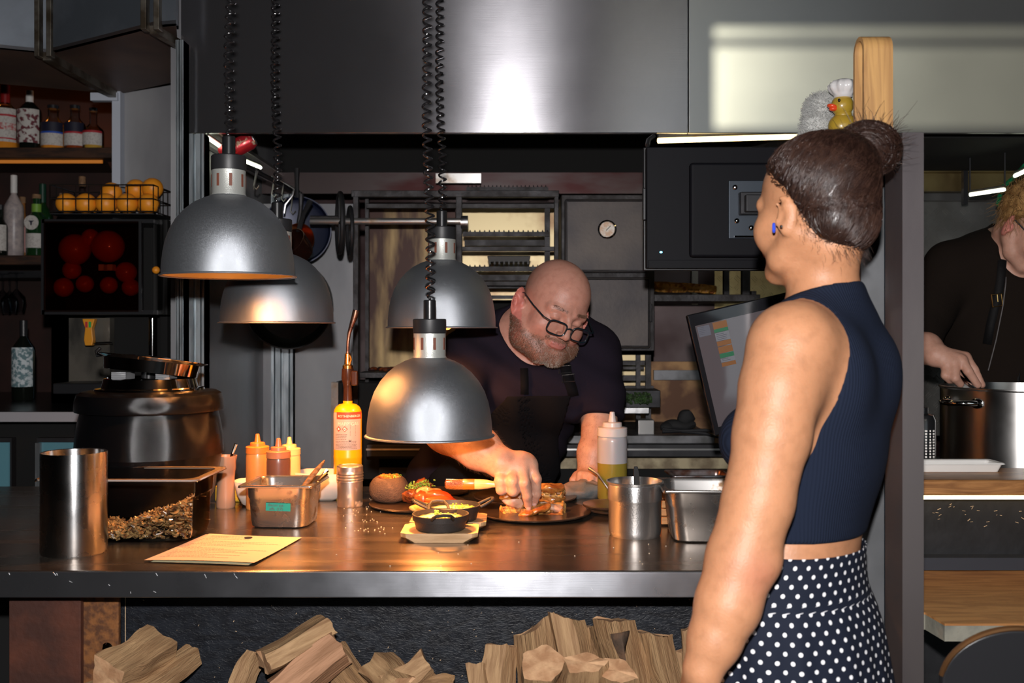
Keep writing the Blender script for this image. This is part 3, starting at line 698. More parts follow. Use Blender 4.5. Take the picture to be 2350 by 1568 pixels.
# upper rear wall bits
slab('trim_6', P(604,0,3.86).x, P(1500,0,3.86).x, 3.84, 3.86, P(0,446,3.86).z, P(0,398,3.86).z, mat('burnt_panel', (.06,.045,.045), .4, .7, col2=(.04,.01,.01), nscale=3, stretch=(1,1,4)))
tg2 = thing('rack_bar', 'toothed steel bar stored above the grill frame', 'bar', P(1165,437,3.6)); mb = MB().pbox(1070,429,1258,440,3.6,.02)
for i in range(20): x = P(1074+i*9.4,0,3.6).x; mb.cyl((x,3.61,P(0,429,3.6).z),(x,3.61,P(0,424,3.6).z),.003,.001,5)
mb.build('bar_body', rig_steel, tg2, world=True)
MB().pbox(1000,398,1104,420,3.7,.02).build('backing', steel_worn, tg2, world=True)
# black ember/foods spot left: items on fire bed
e = MB()
random.seed(5)
for i in range(14): e.ball(P(random.uniform(850,905), 853, 3.5)+Vector((0,random.uniform(0,.1),.006)), (.014,.01,.008), 8, 6)
tag(e.build('charred_peppers', mat('char_pepper', (.25,.05,.01), .4, col2=(.02,.01,.01), nscale=30)), 'heap of charred orange peppers left on the grill bed', 'peppers', kind='stuff')
# ---------------------------------------------------------------- bar on the left
def sh(d, py): return P(0,py,d).z
shelf_m = mat('dark_shelf_wood', (.07,.03,.015), .6, col2=(.03,.015,.01), nscale=12, stretch=(1,6,6), bump=.3, bscale=60)
s1z = sh(4.25,343); s2z = sh(4.25,588)
s1 = thing('upper_shelf', 'upper dark wooden bar shelf lit amber from below', 'shelf', (-2.3, 4.4, s1z-.05))
MB().bx(-3.6, P(262,0,4.2).x, 4.2, 4.6, s1z-.045, s1z).build('shelf_board', shelf_m, s1, world=True, bevel=.004)
MB().bx(-3.6, P(225,0,4.2).x, 4.24, 4.25, s1z-.06, s1z-.047).build('light_strip', mat('amber_strip', (.5,.2,.05), .5, emis=(1,.3,.03), estr=.22), s1, world=True)
MB().prism([(P(225,0,4.2).x,4.3,s1z-.046),(P(225,0,4.2).x,4.6,s1z-.046),(P(225,0,4.2).x,4.6,s1z-.25)], (.02,0,0)).build('bracket', rust, s1, world=True)
s2 = thing('lower_shelf', 'lower dark wooden bar shelf left of the juicer', 'shelf', (-2.3, 4.4, s2z-.05))
MB().bx(-3.6, P(230,0,4.2).x, 4.2, 4.6, s2z-.04, s2z).build('shelf_board', shelf_m, s2, world=True, bevel=.004)
MB().bx(-3.6, P(200,0,4.2).x, 4.3, 4.55, s2z-.09, s2z-.06).build('hanging_rail', black_metal, s2, world=True)
lamp('bar_shelf_glow', 'AREA', (-2.35, 4.5, s1z+.02), 1.0, (1,.33,.05), (0,0,0), shape='RECTANGLE', size=1.2, size_y=.04).rotation_euler = (PI,0,0)
def bottle(label, px, d, z, wpx, toppy, gm, shoulder=.62, neckr=.3, cap_m=None, cap_h=.12, liquid=None, label_c=None, lab=(.12,.5), lab_w=1.0, print_=None, group='bottles on the bar shelves'):
    x = (px-CX)/F*d; H = sh(d, toppy)-z; R = wpx/F*d/2; t = thing('bottle', label, 'bottle', (x, d, z), group=group)
    n = neckr*R; cp = H*(1-cap_h)
    prof = [(0,0),(R*.9,0),(R,H*.02),(R,H*shoulder*.93),(R*.93,H*shoulder),(R*.6,H*(shoulder+.07)),(n*1.05,H*(shoulder+.13)),(n,H*(shoulder+.2)),(n,cp)]
    MB().lathe(prof, n=32).build('glass_body', gm, t)
    MB().lathe([(0,cp),(n*1.15,cp),(n*1.15,H*.995),(n*.9,H),(0,H)], n=20).build('stopper', cap_m or black_plastic, t)
    if liquid:
        lm, lz = liquid; MB().lathe([(0,.003),(R*.85,.003),(R*.96,H*.025),(R*.96,H*min(lz,shoulder*.92)),(0,H*min(lz,shoulder*.92))], n=32).build('liquid', lm, t)
    if label_c:
        a0 = math.radians(-90-75*lab_w); a1 = math.radians(-90+75*lab_w)
        def arc(z0, z1, m, nm, rr=1.012, w0=a0, w1=a1):
            an = np.linspace(w0, w1, 25); mb = MB(); mb.loft([[Vector((R*rr*math.cos(a), R*rr*math.sin(a), zz)) for a in an] for zz in (H*z0, H*z1)], closed_ring=False, cap0=False, cap1=False)
            return mb.build(nm, m, t)
        L0 = arc(lab[0], lab[1], label_c, 'paper_label')
        if print_:
            for (z0, z1, m) in print_: arc(z0, z1, m, 'label_band', 1.02).parent = t
    return t
g_dark = mat('dark_bottle_glass', (.006,.008,.006), .08, coat=.3); g_clear = glass('clear_glass', (.9,.9,.9), .2, .05); g_green = mat('green_bottle_glass', (.01,.04,.012), .1, coat=.3)
whisky = mat('whisky', (.75,.27,.03), .15, emis=(1,.35,.03), estr=.05); rumred = mat('dark_rum', (.35,.06,.01), .2); gold_l = mat('pale_whisky', (.7,.4,.06), .2)
paper = mat('label_paper', (.62,.58,.54), .7, col2=(.5,.45,.42), nscale=120, contrast=(.5,.6)); paper_art = mat('label_art', (.62,.58,.54), .7, col2=(.15,.03,.04), nscale=45, contrast=(.5,.56))
navy = mat('label_navy', (.012,.012,.03), .6); blu = mat('label_blue', (.02,.08,.45), .6); redl = mat('label_red', (.45,.02,.03), .6); cork = mat('cork', (.35,.2,.1), .8, col2=(.22,.12,.06), nscale=60); redcap = mat('red_wax', (.25,.01,.01), .4)
D1 = 4.3
bottle('gin bottle with a red neck and white label, leftmost on the upper shelf', 12, D1, s1z, 58, 195, g_clear, .60, .3, redcap, .3, (whisky,.14), paper, (.12,.62), print_=[(.5,.53,redl),(.16,.18,redl),(.3,.4,mat('label_red_print', (.5,.1,.1), .6, col2=(.62,.58,.54), nscale=80))])
bottle('black bottle with a pictorial white label on the upper shelf', 68, D1, s1z, 52, 208, g_dark, .68, .28, white_plastic, .2, None, paper_art, (.12,.67))
bottle('squat whisky bottle with navy and blue label on the upper shelf', 122, D1, s1z, 52, 242, g_clear, .6, .42, black_plastic, .08, (whisky,.5), paper, (.1,.5), print_=[(.40,.60,navy),(.36,.40,blu)])
bottle('squat bottle with navy and red label between the other two whiskies', 172, D1, s1z, 46, 242, g_clear, .6, .42, black_plastic, .08, (rumred,.5), paper, (.1,.5), print_=[(.40,.60,navy),(.36,.40,redl)])
bottle('round shouldered bottle with cream and red label, rightmost on the upper shelf', 214, D1, s1z, 46, 248, g_clear, .5, .35, black_plastic, .08, (gold_l,.14), paper, (.12,.45), print_=[(.40,.45,redl)])
D2 = 4.3
fro = mat('frosted_glass', (.5,.42,.4), .35, col2=(.35,.3,.3), nscale=40, emis=(1,.4,.08), estr=.0)
bottle('tall frosted vodka bottle on the lower shelf', 32, D2, s2z, 42, 402, fro, .63, .3, white_plastic, .22)
bottle('corked pink-labelled bottle behind the frosted vodka bottle', 52, 4.42, s2z, 26, 452, mat('amber_glass', (.3,.12,.03), .15), .6, .45, cork, .1, None, mat('pink_label', (.6,.3,.28), .7), (.1,.6))
bottle('green bottle with round white label beside the juicer', 84, 4.28, s2z, 46, 446, g_green, .6, .36, cork, .07, None, paper, (.13,.36))
k = [o for o in bpy.data.objects if o.get('label') == 'green bottle with round white label beside the juicer'][0]
MB().lathe([(0,0),(.031,0),(.031,.002),(0,.002)], n=32).xf(Matrix.Rotation(PI/2,4,'X')).xf(Matrix.Translation((0,-.0465,.142))).build('round_label', paper, k)
MB().prism([(-.014,-.0495,.15),(.014,-.0495,.15),(.004,-.0495,.143),(.003,-.0495,.130),(-.003,-.0495,.130),(-.004,-.0495,.143)], (0,.001,0)).build('emblem', navy, k)
MB().lathe([(.0185,.19),(.0195,.19),(.0195,.225),(.0185,.225)], n=24).build('neck_band', mat('lime_band', (.2,.4,.05), .5), k)
bottle('tall dark green wine bottle behind the green gin bottle', 98, 4.46, s2z, 44, 422, g_green, .6, .3, mat('green_foil', (.01,.05,.03), .4), .25)
bottle('dark bottle with grey label cut by the left frame edge', 2, 4.25, s2z, 30, 470, g_dark, .6, .35, black_plastic, .1, None, paper, (.1,.6))
bottle('clear bottle with blue capsule behind the orange basket', 146, 4.4, s2z, 34, 444, g_clear, .6, .5, cork, .1, None, mat('blue_capsule', (.12,.3,.5), .5), (.72,.85), lab_w=.6)
bottle('clear decanter with a cork stopper behind the orange basket', 189, 4.42, s2z, 44, 405, g_clear, .5, .3, cork, .12)
# hanging stem glasses
gz = s2z-.13
def wine_glass(label, px, d, py):
    t = thing('wine_glass', label, 'glass', P(px,py,d), group='glasses hanging under the lower bar shelf')
    MB().lathe([(.032,0),(.03,.003),(.004,.006),(.0035,.07),(.01,.078),(.034,.105),(.038,.13),(.03,.17)], n=24).xf(Matrix.Rotation(PI,4,'X')).build('glass_body', glass('stem_glass', (.8,.82,.85), .25, .02), t)
for i,(px,py,d) in enumerate(((6,628,4.3),(22,632,4.42),(38,626,4.3))): wine_glass(['leftmost hanging stem glass below the lower shelf','middle hanging stem glass below the lower shelf','hanging stem glass nearest the juicer'][i], px, d, py)
# bar counter, fridges
bz = sh(3.2, 945)
bc = thing('bar_counter', 'black bar counter with a pale front edge left of the kitchen', 'counter', (-2.0, 3.6, 0))
MB().bx(-3.6, P(405,0,3.3).x, 3.2, 4.2, bz-.03, bz).build('counter_top', mat('black_stone', (.008,.008,.009), .25), bc, world=True, bevel=.003)
MB().bx(-3.6, P(192,0,3.2).x, 3.185, 3.2, bz-.032, bz).build('pale_edge', mat('pale_edge', (.32,.31,.33), .5), bc, world=True, bevel=.002)
MB().bx(-3.6, P(405,0,3.3).x, 3.33, 4.1, 0, bz-.03).build('counter_body', dark_void, bc, world=True)
for i,(a,b) in enumerate(((-90,12),(80,186))):
    t = thing('bottle_fridge', ['glass fronted bar fridge cut by the left frame edge','glass fronted bar fridge behind the steel cylinder'][i], 'fridge', P((a+b)/2,1300,3.24)); t.location.z = 0
    MB().bx(P(a-6,0,3.24).x, P(b+4,0,3.24).x, 3.27, 3.3, .1, sh(3.24,1008)).build('door_frame', black_metal, t, world=True)
    MB().bx(P(a,0,3.24).x, P(b,0,3.24).x, 3.262, 3.27, .2, sh(3.24,1018)).build('door_glass', mat('fridge_glass', (.05,.09,.1), .2, emis=(.12,.36,.45), estr=.16), t, world=True)
    MB().bx(P(a,0,3.24).x-.004, P(a,0,3.24).x+.012, 3.25, 3.262, .2, sh(3.24,1018)).build('steel_trim', galv, t, world=True)
mt = MB().bx(-2.0, P(29,0,2.9).x, 2.9, 2.95, P(0,1192,2.9).z, P(0,1168,2.9).z).build('red_ledge', mat('dark_red_wood', (.1,.015,.01), .6)); tag(mt, 'dark red wooden ledge at the left frame edge below the bar', 'ledge')
MB().bx(-1.9,-1.86,2.9,2.94,0,P(0,1192,2.9).z).build('ledge_leg', dark_void, mt)
wb = bottle('dark wine bottle with a patterned white label standing on the bar counter', 54, 3.72, bz, 50, 735, g_dark, .66, .3, black_plastic, .2, None, mat('floral_label', (.55,.6,.62), .7, col2=(.12,.2,.22), nscale=70, contrast=(.45,.55)), (.17,.66))
# juicer
jd = 3.36; j = thing('orange_juicer', 'black and steel automatic orange juicer on the bar', 'juicer', P(235,938,3.5)); j.location.z = bz
MB().pbox(96,505,262,722,3.52,.2).pbox(262,505,352,722,3.52,.07).build('housing', dark_void, j, world=True, bevel=.01)
MB().pbox(100,508,326,716,3.36,.005).build('window', glass('smoked_window', (.56,.34,.28), .2, .05), j, world=True)
MB().pbox(96,503,352,512,3.36,.16).pbox(96,712,352,722,3.36,.16).pbox(94,503,102,722,3.36,.16).pbox(318,508,324,716,3.355,.02).build('window_frame', black_plastic, j, world=True)
MB().pbox(352,505,384,722,3.4,.19).build('side_column', mat('brushed_side', (.25,.25,.25), .3, .9, aniso=.6, col2=(.02,.02,.02), nscale=3, stretch=(12,1,.3)), j, world=True)
dm = mat('orange_drum', (.75,.12,.015), .35, coat=.3)
for (px,py,r) in ((172,573,.054),(248,566,.056)):
    MB().ball((0,0,0),(r,.05,r),32,16).build('press_drum', dm, j).location = P(px,py,3.44)-j.location
for (px,py,r) in ((165,620,.032),(290,625,.036),(195,652,.03),(250,655,.03),(146,660,.034),(300,660,.03),(208,545,.03)):
    MB().ball((0,0,0),r,20,12).build('orange_in_feed', dm, j).location = P(px,py,3.45)-j.location
MB().pbox(226,607,238,621,3.40,.03).pbox(246,607,258,621,3.40,.03).build('press_pin', mat('pin_metal', (.9,.75,.5), .4), j, world=True)
MB().bx(P(118,0,3.55).x,P(384,0,3.55).x,3.55,3.59,bz+.001,P(0,722,3.55).z).bx(P(118,0,3.55).x,P(270,0,3.65).x,3.55,3.8,bz+.001,P(0,722,3.55).z).build('lower_body', dark_void, j, world=True)
MB().pbox(158,730,252,884,3.50,.04).build('splash_plate', mat('splash_steel', (.55,.5,.42), .25, .85, col2=(.2,.19,.17), nscale=5, stretch=(2,1,1)), j, world=True)
MB().bx(P(338,0,3.47).x,P(354,0,3.47).x,3.47,3.54,bz+.001,P(0,724,3.47).z).build('steel_leg', chrome, j, world=True, bevel=.01)
MB().pbox(120,880,380,905,3.34,.2).build('drip_tray', black_plastic, j, world=True, bevel=.005)
tp = MB(); q = P(206,760,3.42)
tp.loft([[q+Vector((x*w,0+y,z)) for x,y in ((-1,-.012),(1,-.012),(1,.012),(-1,.012))] for w,z in ((.012,-.05),(.016,-.03),(.014,-.01),(.012,.01),(.018,.028),(.022,.042))])
tp.build('tap_lever', mat('orange_tap', (.7,.28,.02), .4), j, world=True, bevel=.003)
MB().box(q+Vector((-.006,-.0135,.022)),(.008,.001,.02)).build('red_tap_mark', redl, j, world=True); MB().box(q+Vector((.006,-.0135,.022)),(.008,.001,.02)).build('green_tap_mark', mat('green_mark', (.02,.35,.08), .5), j, world=True)
MB().cyl(P(215,788,3.42),P(258,786,3.42),.004,n=8).build('tap_arm', chrome, j, world=True)
ob = mat('orange_peel', (.85,.30,.02), .4, bump=.15, bscale=500, sss=.05)
oo = MB().ball((0,0,0),.013,14,10).build('orange_knob', ob, j); oo.location = P(358,620,3.385)-j.location
# basket
bk = thing('wire_basket', 'black wire basket full of oranges on top of the juicer', 'basket', P(255,505,3.5)); bx0 = P(133,0,3.46).x; bx1 = P(366,0,3.46).x; zb0 = sh(3.52,503)+.009; zt0 = sh(3.46,430); y0 = 3.40; y1 = 3.59
MB().bx(bx0-.0,bx1+.002,y0,y1,zb0-.006,zb0-.002).build('basket_floor', black_metal, bk, world=True)
wr = MB()
for z in (zb0+.004, (zb0+zt0)/2, zt0): wr.tube([(bx0,y0,z),(bx1,y0,z),(bx1,y1,z),(bx0,y1,z)], .0025, 6, closed=True)
for i in range(9):
    x = bx0+(bx1-bx0)*i/8; wr.tube([(x,y0,zt0),(x,y0,zb0)], .002, 5); wr.tube([(x,y1,zt0),(x,y1,zb0)], .002, 5)
for i in range(5):
    y = y0+(y1-y0)*i/4; wr.tube([(bx0,y,zt0),(bx0,y,zb0)], .002, 5); wr.tube([(bx1,y,zt0),(bx1,y,zb0)], .002, 5)
wr.build('wire_sides', mat('basket_wire', (.06,.05,.045), .35, .8), bk, world=True)
om = MB().ball((0,0,0),.036,28,18).build('orange', ob); 
pos = [(345,-1,0,0),(322,1,0,0),(290,0,0,0),(252,-1,0,0),(218,1,0,0),(182,0,0,0),(150,0,0,0),(345,0,1,1),(315,-1,1,0),(300,1,2,1),(262,0,1,1),(336,-1,2,1),(350,1,2,1),(240,1,0,1)]
lab = ['front right corner, bottom layer','second along the bottom right','third along the bottom','fourth along the bottom','middle of the bottom layer','left of the bottom middle','far left of the bottom layer']
random.seed(2)
OR = [(341,0,3.45,'bottom layer, front right corner'),(292,0,3.45,'bottom layer, second from the front right'),(244,0,3.45,'bottom layer, third from the front right'),(197,0,3.45,'bottom layer, fourth from the front right'),(153,0,3.45,'bottom layer, leftmost in the front'),
 (338,0,3.54,'bottom layer, back right corner'),(270,0,3.54,'bottom layer, back, behind the gap of the front ones'),(200,0,3.54,'bottom layer, back left'),
 (350,1,3.47,'upper layer, at the right corner'),(312,1,3.50,'upper layer, left of the corner one'),(256,.8,3.50,'upper layer, alone to the left')]
for i,(px,row,dd,w) in enumerate(OR):
    o = om if i == 0 else om.copy()
    if i: COL.objects.link(o)
    o.location = Vector(((px-CX)/F*dd, dd, zb0+.037+row*.056)); o.rotation_euler = (random.random()*3,random.random()*3,0)
    tag(o, 'orange in the wire basket, '+w, 'orange', 'oranges in the wire basket')
# ---------------------------------------------------------------- things on the counter
def wpx(w, d): return w/F*d
# brushed cylinder
p = T(170,1284); d = p.y+.062; c = Vector(((170-CX)/F*d, d, CT)); R = wpx(146, d)/2*.985; H = P(0,1044,d-.05).z-CT
t = thing('steel_cylinder', 'tall brushed steel cylinder pot at the left end of the counter', 'pot', c)
MB().lathe([(0,.0),(R*.96,0),(R,.004),(R,H-.003),(R*.99,H),(R*.95,H-.001),(R*.94,H-.012),(R*.94,.01),(0,.01)], n=96).build('pot_body', mat('can_steel', (.5,.5,.5), .24, 1, aniso=.85, r2=.3, nscale=20, contrast=(.3,.7), bump=.03, bscale=900, bstretch=(.3,.3,1)), t)
# rounded rectangular pans
def rr(hx, hy, r, z, n=6):
    pts = []
    for (sx, sy, a0) in ((1,1,0),(-1,1,PI/2),(-1,-1,PI),(1,-1,1.5*PI)):
        for i in range(n+1):
            a = a0+PI/2*i/n; pts.append(Vector((sx*(hx-r)+r*math.cos(a), sy*(hy-r)+r*math.sin(a), z)))
    return pts
def gn_pan(name, label, cat, loc, rotz, hx, hy, H, m, flange=.011, th=.0015, taper=.88, group=None, r=.02, grease=True):
    t = thing(name, label, cat, loc, rotz, group)
    hb = hx*taper; hyb = hy*taper
    R_ = [rr(hb*.86,hyb*.86,r*.8,0.0), rr(hb*.97,hyb*.97,r,.004), rr(hb,hyb,r,.018), rr(hx*.955,hy*.955,r,H*.66), rr(hx*.985,hy*.985,r,H*.70), rr(hx,hy,r,H-.005), rr(hx+.002,hy+.002,r,H), rr(hx+flange,hy+flange,.006,H), rr(hx+flange+.001,hy+flange+.001,.006,H-.004)]
    MB().loft(R_, cap1=False).build('pan_body', m, t, solid=-th)
    return t
steel_pan = mat('used_pan_steel', (.48,.47,.46), .26, .95, col2=(.15,.09,.05), nscale=32, contrast=(.56,.70), r2=.45)
clear_pl = glass('clear_plastic', (.96,.955,.94), .10, .08)
# clear container with mushrooms
fz = P(0,1100,2.08).z-CT
cc = Vector((( (158+448)/2-CX)/F*2.15, 2.165, CT)); 
t = gn_pan('plastic_container', 'clear plastic container with a heap of cooked sliced mushrooms', 'container', cc, math.radians(-1), .155, .085, fz, clear_pl, .014, .002, .94, r=.03)
MB().loft([rr(.157,.087,.03,fz+.0012),rr(.172,.102,.02,fz+.0012),rr(.172,.102,.02,fz-.002)], cap0=False, cap1=False).build('flange', mat('milky_flange', (.42,.34,.30), .25, alpha=.8, coat=.6), t)
bm_ = MB().tube([Vector(v) for v in rr(.155+.012,.085+.012,.012,fz-.001)], .0028, 6, closed=True).build('rim_edge', mat('clear_rim', (.30,.25,.22), .2, alpha=.75, coat=.5), t)
mush = MB(); random.seed(11)
for i in range(1250):
    x = random.uniform(-.138,.138); y = random.uniform(-.072,.068); top = .014+.030*(1/(1+math.exp(-(x-.0)*30)))+.035*max(0,(x-.02)/.118)**1.0+.006*math.sin(x*60)
    z = random.uniform(.008, max(.012,top)) if random.random() < .5 else top
    if y < -.05: z = random.uniform(.008, top)
    L_ = random.uniform(.005,.013); w = random.uniform(.0022,.0045); a = random.random()*6.28; tl = random.uniform(-.7,.7)
    R_ = Matrix.Rotation(a,3,'Z') @ Matrix.Rotation(tl,3,'Y'); k = random.uniform(.2,.5)
    pts = [Vector((x,y,z))+R_ @ Vector((L_*u, 0.004*math.sin(u*3), k*L_*(u*u))) for u in (-1,-.5,0,.5,1)]
    mush.tube(pts, [w*.4,w*.9,w,w*.8,w*.35], 5)
tag(mush.build('sliced_mushrooms', mat('cooked_mushroom', (.34,.21,.085), .3, col2=(.06,.028,.014), nscale=70, contrast=(.4,.6), coat=.3), t), kind='stuff')
# soup kettle
d = 2.42; c = Vector(((345-CX)/F*d, d, CT)); s = d/F
k = thing('soup_kettle', 'large black electric soup kettle with its steel lid propped open', 'soup kettle', c)
def zz(py): return CAMZ-(py-HY)*s-CT
spk = mat('black_speckle_enamel', (.003,.003,.0035), .17, 0, bump=.22, bscale=1300, spec=.45)
MB().lathe([(0,.012),(.11,.012),(.13,.018),(.148,.05),(.158,.10),(.160,.105),(.162,.115),(.171,.16),(.173,zz(1040)),(.170,zz(1000)),(.163,zz(960)),(.157,zz(940)),(0,zz(940))], n=96).build('kettle_body', spk, k)
MB().lathe([(.157,zz(941)),(.171,zz(941)),(.1725,zz(936)),(.171,zz(918)),(.166,zz(903)),(.155,zz(897)),(.115,zz(893)),(.10,zz(893))], n=96).build('top_collar', spk, k)
MB().lathe([(.128,zz(896)),(.126,zz(890)),(.112,zz(888)),(.106,zz(868)),(.10,zz(866)),(.095,zz(880))], n=80).build('steel_ring', chrome, k)
for i in range(4): a = PI/4+PI/2*i; MB().cyl((.11*math.cos(a),.11*math.sin(a),0),(.11*math.cos(a),.11*math.sin(a),.014),.012,n=16).build('foot', rubber, k)
LID = Matrix.Translation((.005,0,zz(836))) @ Matrix.Rotation(math.radians(6),4,'Y') @ Matrix.Rotation(math.radians(-5),4,'X')
MB().lathe([(0,.012),(.03,.012),(.045,.006),(.075,.012),(.09,.0),(.104,-.022),(.108,-.022),(.112,.006),(.128,.012),(.129,.014),(.112,.009),(.10,.012),(.06,.018),(0,.02)][::-1], n=80).xf(LID).build('lid', chrome, k)
MB().tube([(-.125,0,.012),(-.135,0,.008),(-.139,0,.016),(-.131,0,.026)], [.006,.006,.005,.004], 10).xf(LID).build('lid_handle', rubber, k)
MB().cyl((-.004,.0,zz(868)),(-.002,0,zz(840)),.018,n=24).build('knob', rubber, k)
rib = mat('ribbed_hinge', (.55,.56,.58), .3, .6)
for x0, x1 in ((-.064,-.03),(.04,.072)):
    hb = MB()
    for i in range(4): hb.cyl((x0,-.075,zz(867)+i*.0042+.002),(x1,-.075,zz(867)+i*.0042+.002),.0024,n=8)
    hb.bx(x0,x1,-.074,-.02,zz(868),zz(852))
    hb.build('hinge', rib, k)
# papers
pc = [T(330,1291),T(472,1229),T(693,1236),T(583,1299)]
def paper_mb(cs, z, lift, n=14):
    mb = MB(); rings = []
    for i in range(n+1):
        v = i/n; row = []
        for j in range(n+1):
            u = j/n; p = (cs[0]*(1-u)+cs[3]*u)*(1-v)+(cs[1]*(1-u)+cs[2]*u)*v
            row.append(Vector((p.x, p.y, CT+z+lift*((1-v)**3)*(.4+.6*math.sin(u*2.6)) + .003*abs(u-.5)**2*lift*50)))
        rings.append(row)
    return mb.loft(rings, closed_ring=False, cap0=False, cap1=False)
pm = mat('order_paper', (.68,.50,.38), .85); 
t = thing('paper_sheet', 'top printed paper sheet with a round black mark on the counter', 'paper', (pc[0]+pc[2])/2, group='papers on the counter'); t.location.z = CT
paper_mb(pc, .0022, .005).build('page', pm, t, world=True, angle=180)
ink = mat('faint_ink', (.34,.26,.20), .9); random.seed(8)
def uvp(u, v, z): p = (pc[0]*(1-u)+pc[3]*u)*(1-v)+(pc[1]*(1-u)+pc[2]*u)*v; return Vector((p.x,p.y,CT+z+.005*((1-v)**3)*(.4+.6*math.sin(u*2.6)) + .003*abs(u-.5)**2*.25))
tx = MB()
for i in range(17):
    v = .93-i*.05; u = .06 if i % 5 else .1; e = random.uniform(.35,.9)
    if i in (3,8): e = .2
    while u < e:
        w = random.uniform(.01,.035); a = uvp(u,v,.0026); b = uvp(u+w,v,.0026); cc_ = uvp(u+w,v+.010,.0026); dd_ = uvp(u,v+.010,.0026); tx._add([a,b,cc_,dd_],[(0,1,2,3)]); u += w+.008
tag(tx.build('printed_text', ink, t, world=True), kind='stuff')
q = T(570,1238)+Vector((0,0,.0034)); MB().lathe([(0,0),(.0085,0),(.0085,.0006),(0,.0006)], n=24).build('round_mark', dark_void, t, world=False).location = q-t.location
t = tag(paper_mb([T(345,1292),T(480,1226),T(690,1236),T(570,1300)], .0008, .002).build('paper_sheet', mat('cream_paper', (.62,.62,.42), .85), angle=180), 'yellowish lower sheet peeking out under the printed paper', 'paper', 'papers on the counter')
# brown cup with spoon
d = T(0,1168).y+.02; c = Vector(((518-CX)/F*d, d, CT)); H = P(0,1046,d).z-CT
t = thing('ceramic_cup', 'brown ribbed utensil cup right of the soup kettle', 'cup', c)
MB().lathe([(0,0),(.022,0),(.024,.004),(.0225,.03),(.0215,H*.55),(.024,H*.72),(.0255,H*.74),(.0255,H*.9),(.028,H*.97),(.028,H),(.0255,H),(.022,H*.7),(0,H*.7)], n=40).build('cup_body', mat('brown_plastic', (.45,.25,.16), .35, coat=.2), t)
sp_ = thing('teaspoon', 'steel teaspoon standing in the brown utensil cup', 'spoon', c+Vector((0,0,H*.72)))
MB().tube([(0,0,0),(.012,.0,.03),(.026,0,.066)], [.0025,.003,.0045], 8).build('handle', chrome, sp_)
MB().ball((.003,0,.005),(.003,.009,.012),12,8).build('bowl', chrome, sp_)
# squeeze bottles
def squeeze(label, px, basepy, toppy, w, body, cap, shift=0, tipw=1, oil=None, blur=False):
    d = T(0,basepy).y+wpx(w,2.4)/2; R = wpx(w, d)/2; H = P(0,toppy,d).z-CT; c = Vector(((px-CX)/F*d, d, CT))
    t = thing('squeeze_bottle', label, 'squeeze bottle', c, group='squeeze bottles on the counter')
    tip = R*1.35; capz = H-tip; ch = R*.62
    prof = [(0,0),(R*.94,0),(R,.004),(R,capz*.86),(R*.985,capz*.9),(R*.93,capz*.95),(R*.9,capz)]
    if oil:
        zo = capz*oil[1]; MB().lathe([(0,0),(R*.94,0),(R,.004),(R,zo),(0,zo)], n=48).build('oil', oil[0], t)
        MB().lathe([(R,zo),(R,capz*.86),(R*.985,capz*.9),(R*.9,capz*.94),(R*.82,capz*.95)], n=48).build('bottle_body', body, t)
    else: MB().lathe(prof, n=48).build('bottle_body', body, t)
    z = capz*.93
    MB().lathe([(R*.9,z),(R*1.0,z+.001)]+[(R*(1.0+.02*(i%2)), z+.001+ch*(i/8)) for i in range(8)]+[(R*.97,z+ch),(R*.66,z+ch*1.08),(R*.64,z+ch*1.5),(R*.6,z+ch*1.55),(R*.27,z+ch*1.6),(R*.16,H-.001),(R*.10,H),(0,H)], n=48).build('cap', cap, t)
    return t
def plast(n, c, r=.35): return mat(n, c, r, sss=.3, coat=.1)
squeeze('orange squeeze bottle, left of the three sauce bottles', 591, 1172, 996, 52, plast('orange_sauce_bottle', (.80,.30,.07)), plast('orange_cap', (.85,.24,.04)))
squeeze('brown sauce squeeze bottle in front of the orange and yellow ones', 639, 1180, 1006, 54, plast('brown_sauce_bottle', (.20,.075,.045)), plast('brown_cap', (.55,.2,.09)))
squeeze('pale yellow squeeze bottle, right of the three sauce bottles', 664, 1150, 1003, 50, plast('yellow_sauce_bottle', (.85,.55,.22)), plast('yellow_cap', (.85,.6,.25)))
squeeze('tall squeeze bottle half full of olive oil by the hand on the cloth', 1405, 1150, 945, 68, plast('clear_squeeze_body', (.42,.40,.42), .3), plast('clear_squeeze_cap', (.66,.58,.55), .3), oil=(mat('olive_oil', (.26,.20,.03), .25, sss=.1), .54))
# yellow block
t = tag(MB().box((0,0,.022),(.10,.07,.044)).build('cleaning_sponge', mat('yellow_sponge', (.75,.42,.03), .8, bump=.4, bscale=300), bevel=.006), 'yellow sponge behind the paper bowls on the left', 'sponge'); t.location = T(545,1148)
# folded napkin/ dark cloth + tongs left
# paper food bowls
def food_tray(label, loc, rz, L_, Wd, H):
    rings = []
    for k_, (sx, sz) in enumerate(((.55,0.0),(.75,.12),(.9,.45),(1.0,1.0))):
        rings.append([Vector((L_/2*sx*x, Wd/2*sx*y*(1 if abs(x)<.99 else .7), H*(sz if abs(x) < .99 else sz*1.0))) for x, y in ((-1,-1),(-.3,-1),(.3,-1),(1,-1),(1.15,-.3),(1.15,.3),(1,1),(.3,1),(-.3,1),(-1,1),(-1.15,.3),(-1.15,-.3))])
    o = MB().loft(rings, cap1=False).build('paper_bowl', mat('bowl_card', (.78,.64,.54), .6), solid=.0012, angle=50); o.location = loc; o.rotation_euler = (0,0,rz)
    return tag(o, label, 'bowl', 'white paper bowls by the steel pan')
food_tray('white card bowl behind the left side of the taped steel pan', T(600,1165)+Vector((0,.03,0)), .2, .13, .11, .065)
food_tray('white card bowl between the taped steel pan and the shaker', T(735,1150)+Vector((0,.03,0)), -.25, .13, .11, .073)
